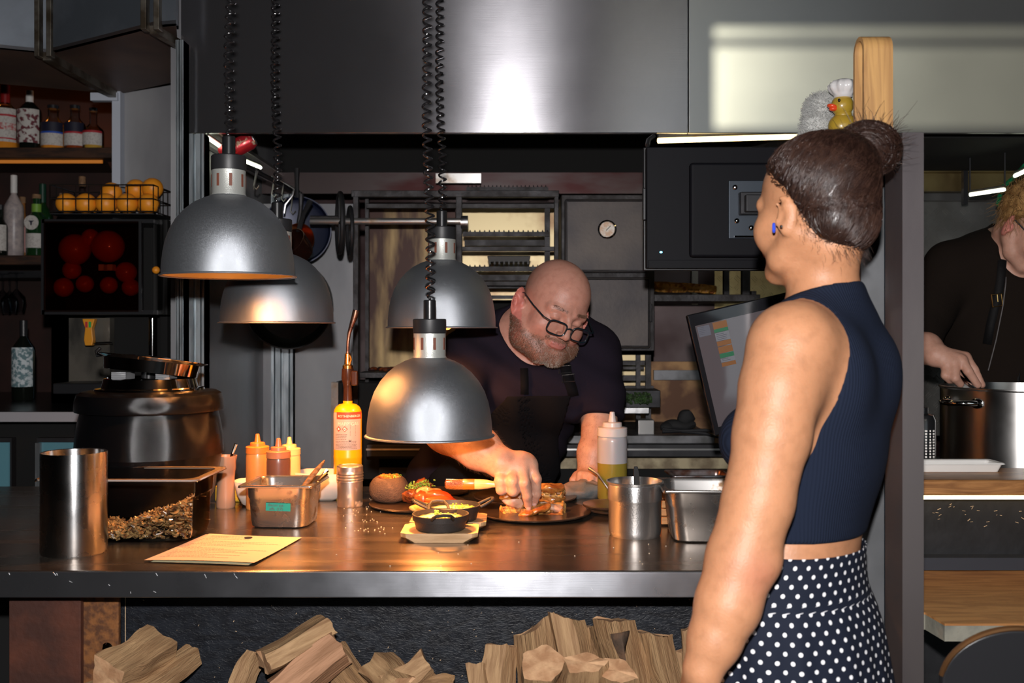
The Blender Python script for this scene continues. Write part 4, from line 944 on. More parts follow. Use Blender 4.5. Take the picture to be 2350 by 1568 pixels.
# taped pan
pl = T(654,1216); pl.y += .073; pl.x = (654-CX)/F*pl.y
tp_ = gn_pan('steel_pan', 'small deep steel pan with a handwritten green tape label', 'pan', pl, math.radians(-3), .0725, .072, .098, steel_pan, .010, r=.030, taper=.92)
MB().box((.004,-.0693,.050),(.056,.0008,.018),(math.radians(2.6),math.radians(1.5),0)).build('tape_label', mat('green_tape', (.01,.32,.25), .5), tp_)
for s_, dx, dz in (('Bacon cut', -.018, .052), ('offs  (17)', -.016, .0435)):
    MB_ = text_mb(s_, .0085); MB_.xf(Matrix.Shear('XY', 4, (.0,.0)) if False else Matrix.Rotation(PI/2,4,'X')).xf(Matrix.Rotation(math.radians(1.5),4,'Y')).xf(Matrix.Translation((dx,-.0702,dz))); MB_.build('handwriting', mat('pen_ink', (.12,.03,.05), .6), tp_, smooth=False)
# tools in the pan
w = thing('wooden_spatula', 'worn wooden handled spatula leaning in the taped steel pan', 'spatula', pl+Vector((.02,0,.03)))
a = P(690,1125,2.26)-w.location; b = P(740,1063,2.30)-w.location
dirv = (b-a).normalized(); R_ = Vector((1,0,0)).rotation_difference(dirv).to_matrix()
MB().ball(a.lerp(b,.5),((b-a).length*.62,.009,.006),20,12,rot=R_).build('handle', mat('old_spatula_wood', (.30,.15,.06), .6, col2=(.12,.06,.03), nscale=30, stretch=(1,5,5)), w)
MB().tube([a, a-dirv*.05], [.004,.003], 8).build('blade', steel_plain, w)
w = thing('steel_tongs', 'steel handled utensil leaning in the taped steel pan', 'utensil', pl+Vector((.035,.01,.03)))
a = P(700,1135,2.27)-w.location; b = P(751,1083,2.30)-w.location
for s_ in (-1,1): MB().tube([a, a.lerp(b,.5)+Vector((0,0,.001)), b+Vector((0,s_*.003,s_*.003))], [.003,.0035,.005], 6).build('arm', chrome, w)
# shaker
d = T(0,1166).y+.03; c = Vector(((803-CX)/F*d, d, CT)); R = wpx(60,d)/2; H = P(0,1068,d).z-CT
t = thing('flour_shaker', 'dented aluminium shaker with a ridged lid before the yellow gas torch', 'shaker', c)
alu = mat('dusty_aluminium', (.6,.58,.56), .3, .9, col2=(.7,.62,.55), nscale=50, contrast=(.55,.65), r2=.6)
MB().lathe([(0,0),(R*.93,0),(R*.97,.003),(R*.97,H*.66),(R*1.0,H*.67),(0,H*.67)], n=48).build('shaker_body', alu, t)
MB().lathe([(R*1.02,H*.62)]+[(R*(1.0+.04*(i%2)), H*(.64+.035*i)) for i in range(7)]+[(R*1.0,H*.88),(R*1.0,H*.98),(R*.93,H),(R*.9,H*.985),(0,H*.99)], n=48).build('lid', alu, t)
# gas torch
d = 2.64; c = Vector(((798-CX)/F*d, d, CT)); R = wpx(64,d)/2; s = d/F
def zz(py): return CAMZ-(py-HY)*s-CT
t = thing('gas_torch', 'yellow gas cylinder with a bent burner torch behind the shaker', 'gas torch', c)
yel = mat('yellow_paint', (.66,.38,.006), .3, coat=.4)
MB().lathe([(0,0),(R*.95,0),(R,.005),(R,zz(1052)),(R*1.012,zz(1050)),(R*1.012,zz(1046)),(R,zz(1044)),(R,zz(950)),(R*.97,zz(942)),(R*.85,zz(934)),(R*.6,zz(928)),(R*.33,zz(926)),(R*.33,zz(920)),(0,zz(920))], n=64).build('gas_cylinder', yel, t)
def wrap(mb, cx_, cz, rr=1.012, a0=-PI/2):
    out = []
    for v in mb.v: a = a0+(v.x+cx_)/R; out.append(Vector((R*rr*math.cos(a), R*rr*math.sin(a), cz+v.y)))
    mb.v = out; return mb
def patch(x0,x1,py0,py1,m,nm,rr,par=t):
    an = np.linspace(-PI/2+x0/R, -PI/2+x1/R, 24)
    return MB().loft([[Vector((R*rr*math.cos(a),R*rr*math.sin(a),z)) for a in an] for z in (zz(py1),zz(py0))], closed_ring=False, cap0=False, cap1=False).build(nm, m, par)
lb = patch(-.045,.047,945,1030,mat('torch_label', (.45,.36,.35), .5),'paper_label',1.006)
patch(-.026,.052,944,960,mat('torch_red', (.75,.06,.03), .5),'red_band',1.012,lb)
wt = mat('white_print', (.85,.8,.75), .6); bk_ = mat('black_print', (.05,.05,.05), .6)
wrap(text_mb('ROTHENBERGER', .0088), -.021, zz(955.5), 1.02).build('lettering', wt, lb, smooth=False)
wrap(text_mb('MAPP\u00b0GAS', .0125), -.022, zz(974), 1.016).build('lettering', mat('pale_print', (.75,.66,.58), .6), lb, smooth=False)
def diamond_mark(x, py, m, nm, r=.0075):
    mb = MB(); mb.v = [Vector((x-r,0,0)),Vector((x,-r,0)),Vector((x+r,0,0)),Vector((x,r,0))]; mb.f = [(0,1,2,3)]
    return wrap(mb,0,zz(py),1.018).build(nm, m, lb, smooth=False)
diamond_mark(-.019, 982, MATS['torch_red'], 'flame_diamond'); diamond_mark(-.0015, 982, MATS['torch_red'], 'gas_diamond'); 
mb = MB(); mb.v = [Vector((x,y,0)) for x,y in ((-.0215,-.0025),(-.0165,-.0025),(-.0175,.0015),(-.019,.0045),(-.0205,.0015))]; mb.f=[(0,1,2,3,4)]; wrap(mb,0,zz(982),1.026).build('flame_mark', wt, lb, smooth=False)
mb = MB(); mb.v = [Vector((x,y,0)) for x,y in ((-.0065,0),(-.0015,-.005),(.0035,0),(-.0015,.005))]; mb.f=[(0,1,2,3)]; wrap(mb,0,zz(982),1.026).build('diamond_centre', wt, lb, smooth=False)
mb = MB(); mb.v = [Vector((x,y,0)) for x,y in ((-.0045,-.0015),(.002,0),(.002,.0015),(-.0045,.0005))]; mb.f=[(0,1,2,3)]; wrap(mb,0,zz(982),1.032).build('bottle_mark', bk_, lb, smooth=False)
random.seed(3); mb = MB()
for i,py in enumerate((995,998.5,1002,1006,1011,1014,1018,1021,1024,1027)):
    x = -.03
    while x < (.0 if i < 4 else .028):
        w_ = random.uniform(.002,.005); o_ = len(mb.v); mb.v += [Vector((x,-(py-1000)*s,0)),Vector((x+w_,-(py-1000)*s,0)),Vector((x+w_,-(py-1000)*s+.0011,0)),Vector((x,-(py-1000)*s+.0011,0))]; mb.f.append((o_,o_+1,o_+2,o_+3)); x += w_+.0012
for i in range(8):
    py = 975+i*3.2; o_ = len(mb.v); mb.v += [Vector((.012,-(py-1000)*s,0)),Vector((.028,-(py-1000)*s,0)),Vector((.028,-(py-1000)*s+.0011,0)),Vector((.012,-(py-1000)*s+.0011,0))]; mb.f.append((o_,o_+1,o_+2,o_+3))
tag(wrap(mb,0,zz(1000),1.014).build('small_print', bk_, lb, smooth=False), kind='stuff')
for x_ in (.009,): 
    mb = MB(); mb.v = [Vector((x_,-.003,0)),Vector((x_+.006,-.003,0)),Vector((x_+.006,.003,0)),Vector((x_+.003,-.001,0)),Vector((x_,.003,0))]; mb.f=[(0,1,2,3,4)]; wrap(mb,0,zz(1008),1.02).build('warning_mark', bk_, lb, smooth=False)
hb = mat('torch_handle', (.03,.012,.008), .25, coat=.4); br = mat('brass', (.75,.42,.12), .25, 1)
MB().lathe([(0,zz(922)),(.012,zz(922)),(.011,zz(890)),(.013,zz(880)),(.0165,zz(870)),(.0155,zz(846)),(0,zz(846))], n=24).build('valve_body', hb, t)
MB().box((.019,-.004,zz(868)),(.017,.02,.04)).build('igniter', hb, t, bevel=.004)
MB().lathe([(0,zz(846)),(.0135,zz(846)),(.0135,zz(839)),(.009,zz(836)),(.0075,zz(812)),(.0055,zz(811))], n=24).build('brass_fitting', br, t)
MB().tube([(.006,-.008,zz(838)),(.011,-.008,zz(825)),(.007,-.006,zz(815))], .0025, 8).build('brass_pin', br, t)
tb = [(0,0,zz(812)),(0.001,0,zz(785)),(.004,0,zz(765)),(.011,0,zz(745)),(.018,0,zz(728)),(.022,0,zz(712))]
MB().tube(tb, [.0045,.0045,.005,.0065,.0085,.0085], 16).build('burner_tube', mat('burnt_copper', (.45,.22,.14), .35, .9, col2=(.15,.07,.05), nscale=40), t)
# round plates and food
plate_m = mat('dark_stone_plate', (.055,.035,.025), .28, col2=(.03,.018,.012), nscale=8, coat=.3, bump=.15, bscale=60)
def plate(label, px, py_c, w_px, z=CT, group='round dark plates on the counter'):
    c = T(px, py_c, z); R = wpx(w_px, c.y)/2
    o = MB().lathe([(0,0),(R*.8,0),(R*.98,.006),(R,.0095),(R*.985,.011),(R*.8,.0085),(0,.008)], n=72).build('plate', plate_m); o.location = c; tag(o, label, 'plate', group); return c, R
c1, R1 = plate('dark round plate under the stone bowl, carrots and bread', 960, 1162, 225)
c2, R2 = plate('large dark round plate under the hand and the waffle chicken', 1226, 1181, 262)
c3, R3 = plate('dark round plate behind the hand, holding the rear waffles', 1205, 1146, 238)
c4, R4 = plate('lower dark plate of the pair behind the steel inset pan', 1406, 1175, 126)
c5, R5 = plate('upper dark plate of the pair behind the steel inset pan', 1400, 1166, 126, CT+.0125)
c6, R6 = plate('small dark plate behind the carrots, near the brush', 1020, 1134, 110)
# stone bowl
c = T(893,1163); c.y += .02; c.x = (893-CX)/F*c.y; c.z = CT+.009; s = c.y/F; R = 46*s*1.0
t = thing('stone_bowl', 'round rough stone bowl filled with garnished food', 'bowl', c)
H = 58*s; prof = [(0,0),(R*.5,0),(R*.78,H*.1),(R*.95,H*.3),(R,H*.5),(R*.95,H*.72),(R*.8,H*.9),(R*.66,H*.99),(R*.58,H*.98),(R*.6,H*.85),(R*.6,H*.7),(0,H*.7)]
bo = MB().lathe(prof, n=64).noise(.0012, 60, 2)
bo.build('bowl_body', mat('rough_stone', (.10,.06,.04), .8, col2=(.20,.12,.075), nscale=30, contrast=(.55,.75), bump=.6, bscale=250), t, angle=180)
fd = MB(); gr = MB(); random.seed(6)
for i in range(60):
    a = random.random()*6.28; r_ = R*.52*math.sqrt(random.random()); fd.ball((r_*math.cos(a),r_*math.sin(a),H*.9+random.uniform(0,.008)), (.006,.005,.004), 6, 5, rot=Matrix.Rotation(a,3,'Z'))
tag(fd.build('stew', mat('orange_stew', (.75,.28,.05), .35, col2=(.4,.08,.01), nscale=80), t), kind='stuff')
green_m = mat('chopped_herb', (.14,.28,.03), .6, col2=(.3,.45,.06), nscale=60)
for i in range(70):
    a = random.random()*6.28; r_ = R*.45*math.sqrt(random.random()); gr.box((r_*math.cos(a)+.008,r_*math.sin(a)-.004,H*.99+random.uniform(0,.005)), (.004,.0025,.0008), (random.random(),random.random(),a))
tag(gr.build('chopped_herbs', green_m, t), kind='stuff')
# generic lump
def lump(name, label, cat, loc, r, m, amp=.2, freq=25, seed=0, rot=(0,0,0), group=None, n=36, fine=True):
    mb = MB().ball((0,0,0), r, n, n//2); rm = min(r) if isinstance(r, tuple) else r
    mb.noise(rm*amp, freq, seed)
    if fine: mb.noise(rm*amp*.35, freq*3.2, seed+1)
    o = mb.build(name, m, None, angle=180); o.location = loc; o.rotation_euler = rot
    return tag(o, label, cat, group)
zp = CT+.010
def at(px, py, d): return P(px, py, d)
roast = mat('glazed_meat', (.30,.08,.02), .25, col2=(.10,.02,.01), nscale=40, coat=.6, bump=.5, bscale=220)
chick = mat('glazed_chicken', (.55,.25,.06), .25, col2=(.28,.08,.015), nscale=30, coat=.7, bump=.4, bscale=160)
carrot = mat('roast_carrot', (.75,.09,.015), .3, col2=(.55,.05,.01), nscale=25, coat=.6, bump=.2, bscale=90)
cream = mat('creamy_sauce', (.72,.40,.16), .3, col2=(.5,.2,.06), nscale=40, coat=.4, sss=.2)
lump('roast_meat', 'glazed brown roast piece topped with herbs beside the stone bowl', 'meat', at(955,1138,2.52), (.03,.026,.024), roast, .5, 40, 3)
lump('roast_meat', 'tall glazed roast piece under the green herb tuft', 'meat', at(972,1128,2.55), (.026,.022,.034), roast, .5, 40, 7)
lump('sauced_potato', 'left creamy glazed piece over the red carrots', 'food', at(972,1150,2.46), (.022,.02,.028), carrot, .3, 40, 4)
lump('sauced_potato', 'upper cream-topped piece on the carrots', 'food', at(985,1131,2.48), (.033,.02,.014), cream, .5, 45, 5)
lump('roasted_carrot', 'upper glazed red carrot piece pointing right', 'carrot', at(1007,1139,2.46), (.038,.016,.014), carrot, .3, 30, 8, (0,.2,.1))
lump('roasted_carrot', 'lower bright red carrot piece pointing right', 'carrot', at(1012,1150,2.43), (.042,.014,.0125), carrot, .2, 30, 9, (0,.04,0))
lump('bread_slice', 'toasted bread piece in front of the carrots', 'bread', at(985,1166,2.40), (.050,.016,.012), mat('toast', (.72,.40,.14), .6, col2=(.45,.18,.05), nscale=40, bump=.4, bscale=200), .2, 40, 10)
hm = MB(); random.seed(5)
for (px,py,n_,sp) in ((972,1112,60,.011),(948,1117,40,.012),(938,1119,20,.008)):
    for i in range(n_):
        q = at(px,py,2.53)+Vector((random.gauss(0,sp),random.gauss(0,sp*.6),random.gauss(0,sp*.4))); hm.ball(q,(.0035,.003,.0012),5,4,rot=Matrix.Rotation(random.random()*3,3,'X') @ Matrix.Rotation(random.random()*3,3,'Y'))
tag(hm.build('herb_garnish', green_m), 'chopped green herbs on the roast beside the stone bowl', 'garnish', kind='stuff')
# waffles and chicken on hand plate / rear plate
waf2 = mat('glazed_waffle', (.62,.33,.09), .35, col2=(.22,.07,.02), nscale=45, contrast=(.45,.62), coat=.6, bump=.3, bscale=200)
wv, wq = sdf_mesh(lambda p: waffle_sdf(p,.055,.013,True), (-.065,-.055,-.02), (.065,.055,.02), .002)
wo_ = np_mesh('waffle', wv, wq, waf2, None); tag(wo_, 'front square waffle under the chicken on the hand\'s plate', 'waffle', 'glazed waffles on the plates'); wo_.location = at(1245,1178,2.40); wo_.rotation_euler = (.35,-.02,-.12)
def wdup(loc, rot, sc_, label): o = wo_.copy(); COL.objects.link(o); o.location = loc; o.rotation_euler = rot; o.scale = (sc_,)*3; o['label'] = label; return o
wdup(at(1181,1176,2.41), (.25,.05,.25), .62, 'small waffle piece on the left of the hand\'s plate')
wdup(at(1262,1152,2.50), (.3,0,.2), .62, 'lower rear waffle right of the fingers'); 
lump('chicken_piece', 'glazed chicken strip lying across the front waffle', 'chicken', at(1228,1172,2.375), (.040,.02,.011), chick, .4, 40, 21, (.1,-.35,.2))
lump('chicken_piece', 'glazed chicken end hanging over the front of the waffle', 'chicken', at(1207,1180,2.36), (.02,.016,.010), chick, .4, 40, 22, (0,-.3,0))
pale = mat('carved_chicken', (.70,.48,.36), .45, col2=(.6,.33,.22), nscale=25, sss=.2, bump=.2, bscale=100)
lump('carved_chicken', 'pale carved chicken breast left of the fingertips', 'chicken', at(1181,1151,2.43), (.033,.016,.018), pale, .3, 35, 23, (0,.25,.1))
lump('carved_chicken', 'pale torn chicken strip right of the fingertips', 'chicken', at(1268,1164,2.40), (.032,.015,.009), pale, .4, 45, 24, (0,.28,0))
for i,(px,py,rx,rz,sd,lb_) in enumerate(((1175,1141,.034,.009,31,'glazed crust on the carved chicken under the curled fingers'),(1262,1121,.036,.014,32,'glazed chicken topping the rear waffle stack'),(1268,1142,.034,.012,33,'glazed chicken layer in the middle of the rear stack'),(1240,1158,.03,.010,34,'glazed chicken between the fingers and the front waffle'))):
    lump('glazed_chicken', lb_, 'chicken', at(px,py,2.50 if i in (1,2) else 2.44), (rx,.028,rz), chick, .45, 40, sd)
wdup(at(1265,1131,2.50), (.2,0,-.2), .6, 'upper rear waffle in the stack right of the fingers')
# serving skillets on boards
board_m = mat('pale_board', (.58,.36,.19), .55, col2=(.38,.22,.10), nscale=10, stretch=(1,8,8), bump=.1, bscale=60)
def board(label, px0, px1, pyb, rz=0):
    d = T(0,pyb).y; w_ = wpx(px1-px0, d+.0); D_ = .115; c = Vector((((px0+px1)/2-CX)/F*d, d+D_/2, CT)); ch = .02; z1 = .020
    hw = w_/2; hd = D_/2
    oct_ = lambda hw, hd, ch, z: [Vector(p+(z,)) for p in ((-hw+ch,-hd),(hw-ch,-hd),(hw,-hd+ch),(hw,hd-ch),(hw-ch,hd),(-hw+ch,hd),(-hw,hd-ch),(-hw,-hd+ch))]
    o = MB().loft([oct_(hw-.02,hd-.0,.012,0), oct_(hw-.012,hd,.014,.004), oct_(hw-.001,hd,.012,.011), oct_(hw,hd,.012,z1)]).build('serving_board', board_m, bevel=.0012); o.location = c; o.rotation_euler = (0,0,rz)
    tag(o, label, 'board', 'small serving boards'); return c
b1c = board('front pale wooden serving board under the front skillet', 917, 1097, 1247)
b2c = board('pale wooden serving board half hidden under the rear skillet', 938, 1116, 1220)
def skillet(label, px, py_base, w_px, rot, z):
    c = T(px, py_base, z); c.y += .052; c.x = (px-CX)/F*c.y; R = wpx(w_px, c.y-.02)/2; H = .034
    t = thing('skillet', label, 'skillet', c, rot, group='two small cast iron skillets')
    MB().lathe([(0,0),(R*.8,0),(R*.86,.003),(R*.93,H*.6),(R*.97,H*.62),(R,H*.98),(R*.99,H),(R*.95,H),(R*.92,H*.7),(R*.82,.008),(0,.008)], n=64).build('skillet_body', cast_iron, t)
    for s_ in (-1,1):
        MB().tube([(s_*R*.97,-.022,H*.9),(s_*(R+.012),-.021,H+.003),(s_*(R+.026),-.014,H+.010),(s_*(R+.029),0,H+.012),(s_*(R+.026),.014,H+.010),(s_*(R+.012),.021,H+.003),(s_*R*.97,.022,H*.9)], .0035, 8).build('handle', cast_iron, t)
    ms = MB().lathe([(0,.026),(R*.5,.027),(R*.88,.0245),(R*.6,.012)], n=40).noise(.0022, 90, 3); ms.build('melted_cheese', mat('melted_cheese', (.82,.66,.42), .3, col2=(.62,.36,.12), nscale=45, contrast=(.5,.7), coat=.3, bump=.3, bscale=200), t, angle=180)
    g = MB(); random.seed(int(px))
    for i in range(55): a = random.gauss(.4,.9); r_ = R*random.uniform(.1,.75); g.ball((r_*math.cos(a),r_*math.sin(a),.029), (.0035,.002,.001), 5, 4, rot=Matrix.Rotation(random.random()*3,3,'Z'))
    for i in range(14 if px < 1020 else 0): g.ball((.012+random.gauss(0,.004),-.008+random.gauss(0,.004),.034+random.uniform(0,.008)), (.004,.003,.002), 6, 4, rot=Matrix.Rotation(random.random()*3,3,'X'))
    tag(g.build('chopped_herbs', green_m, t), kind='stuff')
skillet('front small cast iron skillet of melted cheese with a herb tuft', 1011, 1226, 132, math.radians(-82), CT+.0205)
skillet('rear small cast iron skillet of cheese, handles left and right', 1040, 1203, 126, math.radians(8), CT+.0205)
# inset pan with spatula
d = T(0,1240).y+.055; c = Vector(((1457-CX)/F*d, d, CT)); R = wpx(120,d)/2; s = d/F; H = (1240-1100)*s*1.0
H = P(0,1112,d-.05).z-CT
t = thing('inset_pan', 'round aluminium inset pot with a black handled spoon in it', 'pot', c)
ag = mat('spun_aluminium', (.58,.58,.58), .27, .95, aniso=.7, r2=.42, nscale=14, contrast=(.35,.7), bump=.08, bscale=300)
MB().lathe([(0,0),(R*.93,0),(R*.97,.004),(R,.012),(R*1.0,H*.64),(R*1.025,H*.66),(R*1.03,H*.68),(R*1.04,H*.93),(R*1.03,H*.95),(R*1.09,H*.97),(R*1.1,H),(R*1.04,H+.001),(R*1.0,H*.95),(R*.97,H*.4),(R*.95,.01),(0,.01)], n=96).build('pot_body', ag, t)
MB().lathe([(0,H*.72),(R*.98,H*.72)], n=40).noise(.002,60,1).build('sauce', mat('pale_sauce', (.5,.42,.3), .4), t)
sx = thing('serving_spoon', 'black handled spoon standing in the round aluminium pot', 'spoon', c+Vector((0,0,H*.74)))
MB().loft([[Vector((x*w_+o_,y,z)) for x,y in ((-1,-.002),(1,-.002),(1,.002),(-1,.002))] for w_,o_,z in ((.006,.006,0),(.0065,.0045,.02),(.006,.003,.05),(.004,.002,.062))]).build('handle', rubber, sx, bevel=.001)
MB().ball((.006,0,-.012),(.012,.003,.016),12,8).build('bowl', steel_plain, sx)
# right gn pan
d = T(0,1250).y+.08; pl = Vector(((1620-CX)/F*d, d, CT))
tp2 = gn_pan('steel_pan', 'large empty steel pan behind the woman\'s elbow', 'pan', pl, math.radians(-3), .088, .082, .112, steel_pan, .011, r=.03, taper=.88)
# wooden slabs stack behind
for i in range(4):
    q = P(1545,1198-i*17,2.32); q.z = CT+.013+i*.0185
    o = MB().box((0,0,0),(.115,.085,.0165),(0,random.uniform(-.02,.02),0)).build('wooden_board', mat('rough_board', (.5,.24,.09), .7, col2=(.3,.13,.05), nscale=14, stretch=(1,8,8), bump=.3, bscale=80), bevel=.002)
    o.location = (q.x+.02, 2.31, q.z); o.rotation_euler = (0,0,random.uniform(-.1,.1))
    tag(o, 'rough wooden board '+['at the bottom','second from the bottom','second from the top','at the top'][i]+' of the stack behind the right steel pan', 'board', 'stack of rough wooden boards')
# rear trays right
o = gn_pan('roasting_tray', 'dark greasy shallow tray at the back right of the counter', 'tray', P(1605,1128,2.76)*1.0, .05, .075, .05, .05, mat('burnt_tray', (.14,.07,.05), .3, .8, col2=(.3,.3,.32), nscale=18), .01, group=None); o.location.z = CT
o = gn_pan('plastic_tray', 'white plastic tray between the two trays at the right back', 'tray', P(1650,1130,2.60), 0, .07, .05, .047, white_plastic, .008); o.location.z = CT
# cloth
cl = lump('kitchen_cloth', 'crumpled grey brown cloth under the cook\'s resting hand', 'cloth', T(1338,1146)+Vector((0.0,.05,.016)), (.066,.05,.026), mat('grubby_cloth', (.27,.19,.15), .9, col2=(.12,.13,.13), nscale=14, bump=.6, bscale=60), .55, 26, 40)
# butter knife by the cloth
t = thing('spoon_handle', 'steel spoon handle leaning behind the oil bottle', 'spoon', P(1372,1095,2.62)); t.location.z = CT
MB().tube([P(1352,1075,2.62), P(1372,1089,2.6), P(1400,1128,2.58)], [.0045,.0035,.003], 8).build('handle', steel_plain, t, world=True)
# dark stacked cups at the elbow
cs = T(1662,1240)+Vector((0,.03,0))
for i in range(5):
    o = MB().lathe([(0,0),(.022,0),(.027,.02),(.031,.036),(.0325,.038),(.030,.038),(.025,.02),(.02,.003),(0,.003)], n=32).build('metal_cup', mat('dark_cup', (.06,.055,.05), .25, .8)); o.location = (cs.x, cs.y, CT+.0005+i*.0115)
    tag(o, 'dark metal sauce cup, '+['bottom','second','middle','fourth','top'][i]+' of the nest by the woman\'s elbow', 'cup', 'nested dark metal cups')
# pastry brush (held)
t = thing('pastry_brush', 'pastry brush with red sauce on its bristles, held in the cook\'s hand', 'brush', P(1100,1112,2.36))
R_ = Matrix.Rotation(0,3,'X')
def sec(px, py, hw, th, d=2.36): q = P(px,py,d)-t.location; return [q+Vector((0,math.cos(a)*th,math.sin(a)*hw)) for a in np.linspace(0,2*PI,13)[:-1]]
MB().loft([sec(1089,1112,.0125,.006),sec(1100,1112,.0125,.0065),sec(1118,1112,.011,.007),sec(1130,1112,.008,.007),sec(1150,1111,.008,.007),sec(1185,1111,.009,.007)]).build('wooden_handle', mat('brush_wood', (.70,.42,.17), .45, col2=(.5,.27,.09), nscale=20, stretch=(1,8,8), coat=.3), t)
MB().loft([sec(1062,1112,.0125,.0065),sec(1066,1112,.013,.007),sec(1086,1112,.013,.007),sec(1089,1112,.0128,.0065)]).build('ferrule', mat('orange_ferrule', (.42,.12,.015), .3, coat=.5), t)
MB().loft([sec(1021,1111,.006,.004),sec(1024,1111,.012,.006),sec(1045,1112,.0125,.0065),sec(1064,1112,.0125,.0063)]).noise(.0012,300,2).build('bristles', mat('sauced_bristles', (.10,.02,.008), .2, col2=(.30,.11,.03), nscale=60, stretch=(.2,1,1), coat=.8, bump=.5, bscale=400), t)
# crumbs
cr = MB(); random.seed(12)
for (px,py,n_,sx_,sy_) in ((820,1180,26,22,22),(855,1210,20,25,8),(1050,1270,10,200,20),(1500,1260,8,60,15),(850,1160,15,15,12)):
    for i in range(n_):
        q = T(px+random.gauss(0,sx_), min(1300,max(1130,py+random.gauss(0,sy_)))); cr.ball(q+Vector((0,0,.0008)),(.0016,.0012,.0009),5,4)
tag(cr.build('crumbs', mat('pale_crumb', (.6,.5,.38), .7)), 'crumbs and salt scattered on the steel counter', 'crumbs', kind='stuff')
# ---------------------------------------------------------------- firewood
wood_side = mat('split_wood', (.42,.26,.13), .75, col2=(.24,.13,.06), nscale=10, stretch=(6,6,.6), contrast=(.35,.68), bump=.8, bscale=50, bstretch=(4,4,.35), dist=1.0)
wood_side2 = mat('split_wood_dark', (.32,.18,.08), .75, col2=(.17,.09,.04), nscale=9, stretch=(7,7,.6), contrast=(.35,.65), bump=.8, bscale=50, bstretch=(4,4,.35), dist=1.5)
end_m = mat('wood_end', (.55,.33,.18), .8, col2=(.38,.2,.1), nscale=30, bump=.4, bscale=90)
bark_m = mat('bark', (.07,.045,.03), .9, col2=(.16,.08,.04), nscale=20, bump=1, bscale=60)
sh_ = tag(MB().bx(-.765,.62,1.87,2.079,.59,.62).build('firewood_shelf', dark_void), 'black shelf carrying the split logs under the counter', 'shelf')
for x in (-.74,-.1,.58): MB().bx(x-.02,x+.02,1.9,1.94,0,.59).build('shelf_leg', dark_void, sh_)
def log(label, top, bot, w, dep, seed, m=None, poly=None, cut=0, bark=False, rz=0, close=False):
    top = Vector(top); bot = Vector(bot); ax = (top-bot); L_ = ax.length; rnd = random.Random(seed)
    poly = poly or [(-.5,-.35),(.1,-.5),(.5,.05),(.2,.5),(-.45,.4)]
    rings = []; N = 14
    for i in range(N+1):
        u = i/N; r = []
        for q,(x,y) in enumerate(poly):
            nxt = poly[(q+1)%len(poly)]
            for e in range(5):
                f = e/5; X = (x*(1-f)+nxt[0]*f)*w; Y = (y*(1-f)+nxt[1]*f)*dep
                v = mnoise.noise(Vector((X*20+seed*9, Y*20, u*2.5)))*.006+mnoise.noise(Vector((X*90+seed*5, Y*90, u*3)))*.002
                sc_ = 1-.04*(u*2-1)*(1 if seed%2 else -1)
                z = u*L_
                if i == N: z += cut*X + mnoise.noise(Vector((X*60,Y*60,seed)))*.008
                if i == 0: z += mnoise.noise(Vector((X*60,Y*60,seed+3)))*.006
                r.append(Vector((X*sc_+v+.004*math.sin(u*4+seed), Y*sc_+v, z)))
        rings.append(r)
    mb = MB(); mb.loft(rings, cap0=False, cap1=False)
    R_ = Vector((0,0,1)).rotation_difference(ax.normalized()).to_matrix().to_4x4() @ Matrix.Rotation(rz,4,'Z')
    t = thing('firewood_log', label, 'log', bot, group='split firewood logs under the counter')
    t.rotation_euler = R_.to_euler()
    mb.build('split_sides', m or wood_side, t, angle=30)
    for rr_ in (rings[0][::-1], rings[-1]):
        cc_ = sum(rr_, Vector())/len(rr_); e = MB(); e.v = [cc_]+list(rr_); e.f = [(0,1+k_,1+(k_+1)%len(rr_)) for k_ in range(len(rr_))]; e.build('cut_end', end_m, t, angle=30)
    return t
def LP(px, py, d): return P(px, py, d)
tri = [(-.5,-.2),(0,-.5),(.5,-.15),(.3,.5),(-.35,.5)]
wedge = [(-.5,.3),(-.1,-.5),(.5,.2),(.1,.5)]
Z0 = .624
def logpx(label, px_t, py_t, px_b, d, w, dep, seed, **k):
    top = LP(px_t, py_t, d+.03); bot = Vector(((px_b-CX)/F*d, d, Z0)); return log(label, top, bot, w, dep, seed, **k)
logpx('broad pale log, far left of the upright logs on the right', 1150,1482, 1140, 1.97, .075,.05, 3)
logpx('upright log with a dark left face, second of the right group', 1222,1440, 1250, 1.96, .085,.07, 4, poly=wedge, cut=.5)
logpx('tall upright log with a slanting top in the middle of the right group', 1298,1418, 1340, 1.95, .07,.05, 5, cut=-.5, rz=.2)
logpx('narrow brown upright log behind the tall slanting one', 1350,1440, 1372, 2.02, .045,.05, 6, m=wood_side2)
lg_ = logpx('upright log with a bark streak down its front', 1415,1422, 1450, 1.955, .085,.07, 7, poly=wedge, cut=-.2)
MB().loft([[Vector((-.010+.010*math.sin(z*30),-.036,z)),Vector((.002,-.040,z)),Vector((.012+.012*math.sin(z*40+1),-.030,z))] for z in np.linspace(.0,.150,12)], closed_ring=False, cap0=False, cap1=False).build('bark_streak', bark_m, lg_, solid=.003)
logpx('leaning log with twisted grain right of the bark streak log', 1500,1455, 1540, 1.97, .08,.06, 8, poly=wedge, cut=-.4)
logpx('pale log hidden behind the woman\'s arm, right end', 1548,1495, 1570, 2.03, .07,.05, 9)
logpx('short log at the far right behind the woman\'s arm', 1590,1442, 1612, 2.03, .06,.05, 10, m=wood_side)
def endlog(label, px, py, w, dep, d, tilt, az, L_, seed, m=None, poly=None, roll=0):
    c = LP(px, py, d); dr = Vector((math.sin(az)*math.cos(tilt), math.cos(az)*math.cos(tilt), math.sin(tilt)))
    return log(label, c+dr*L_*.5, c-dr*L_*.5, w, dep, seed, m, poly, rz=roll)
endlog('log showing its orange cut end before the dark-faced upright log', 1245,1568, .08,.08, 1.875, -1.0, .1, .12, 21, poly=tri)
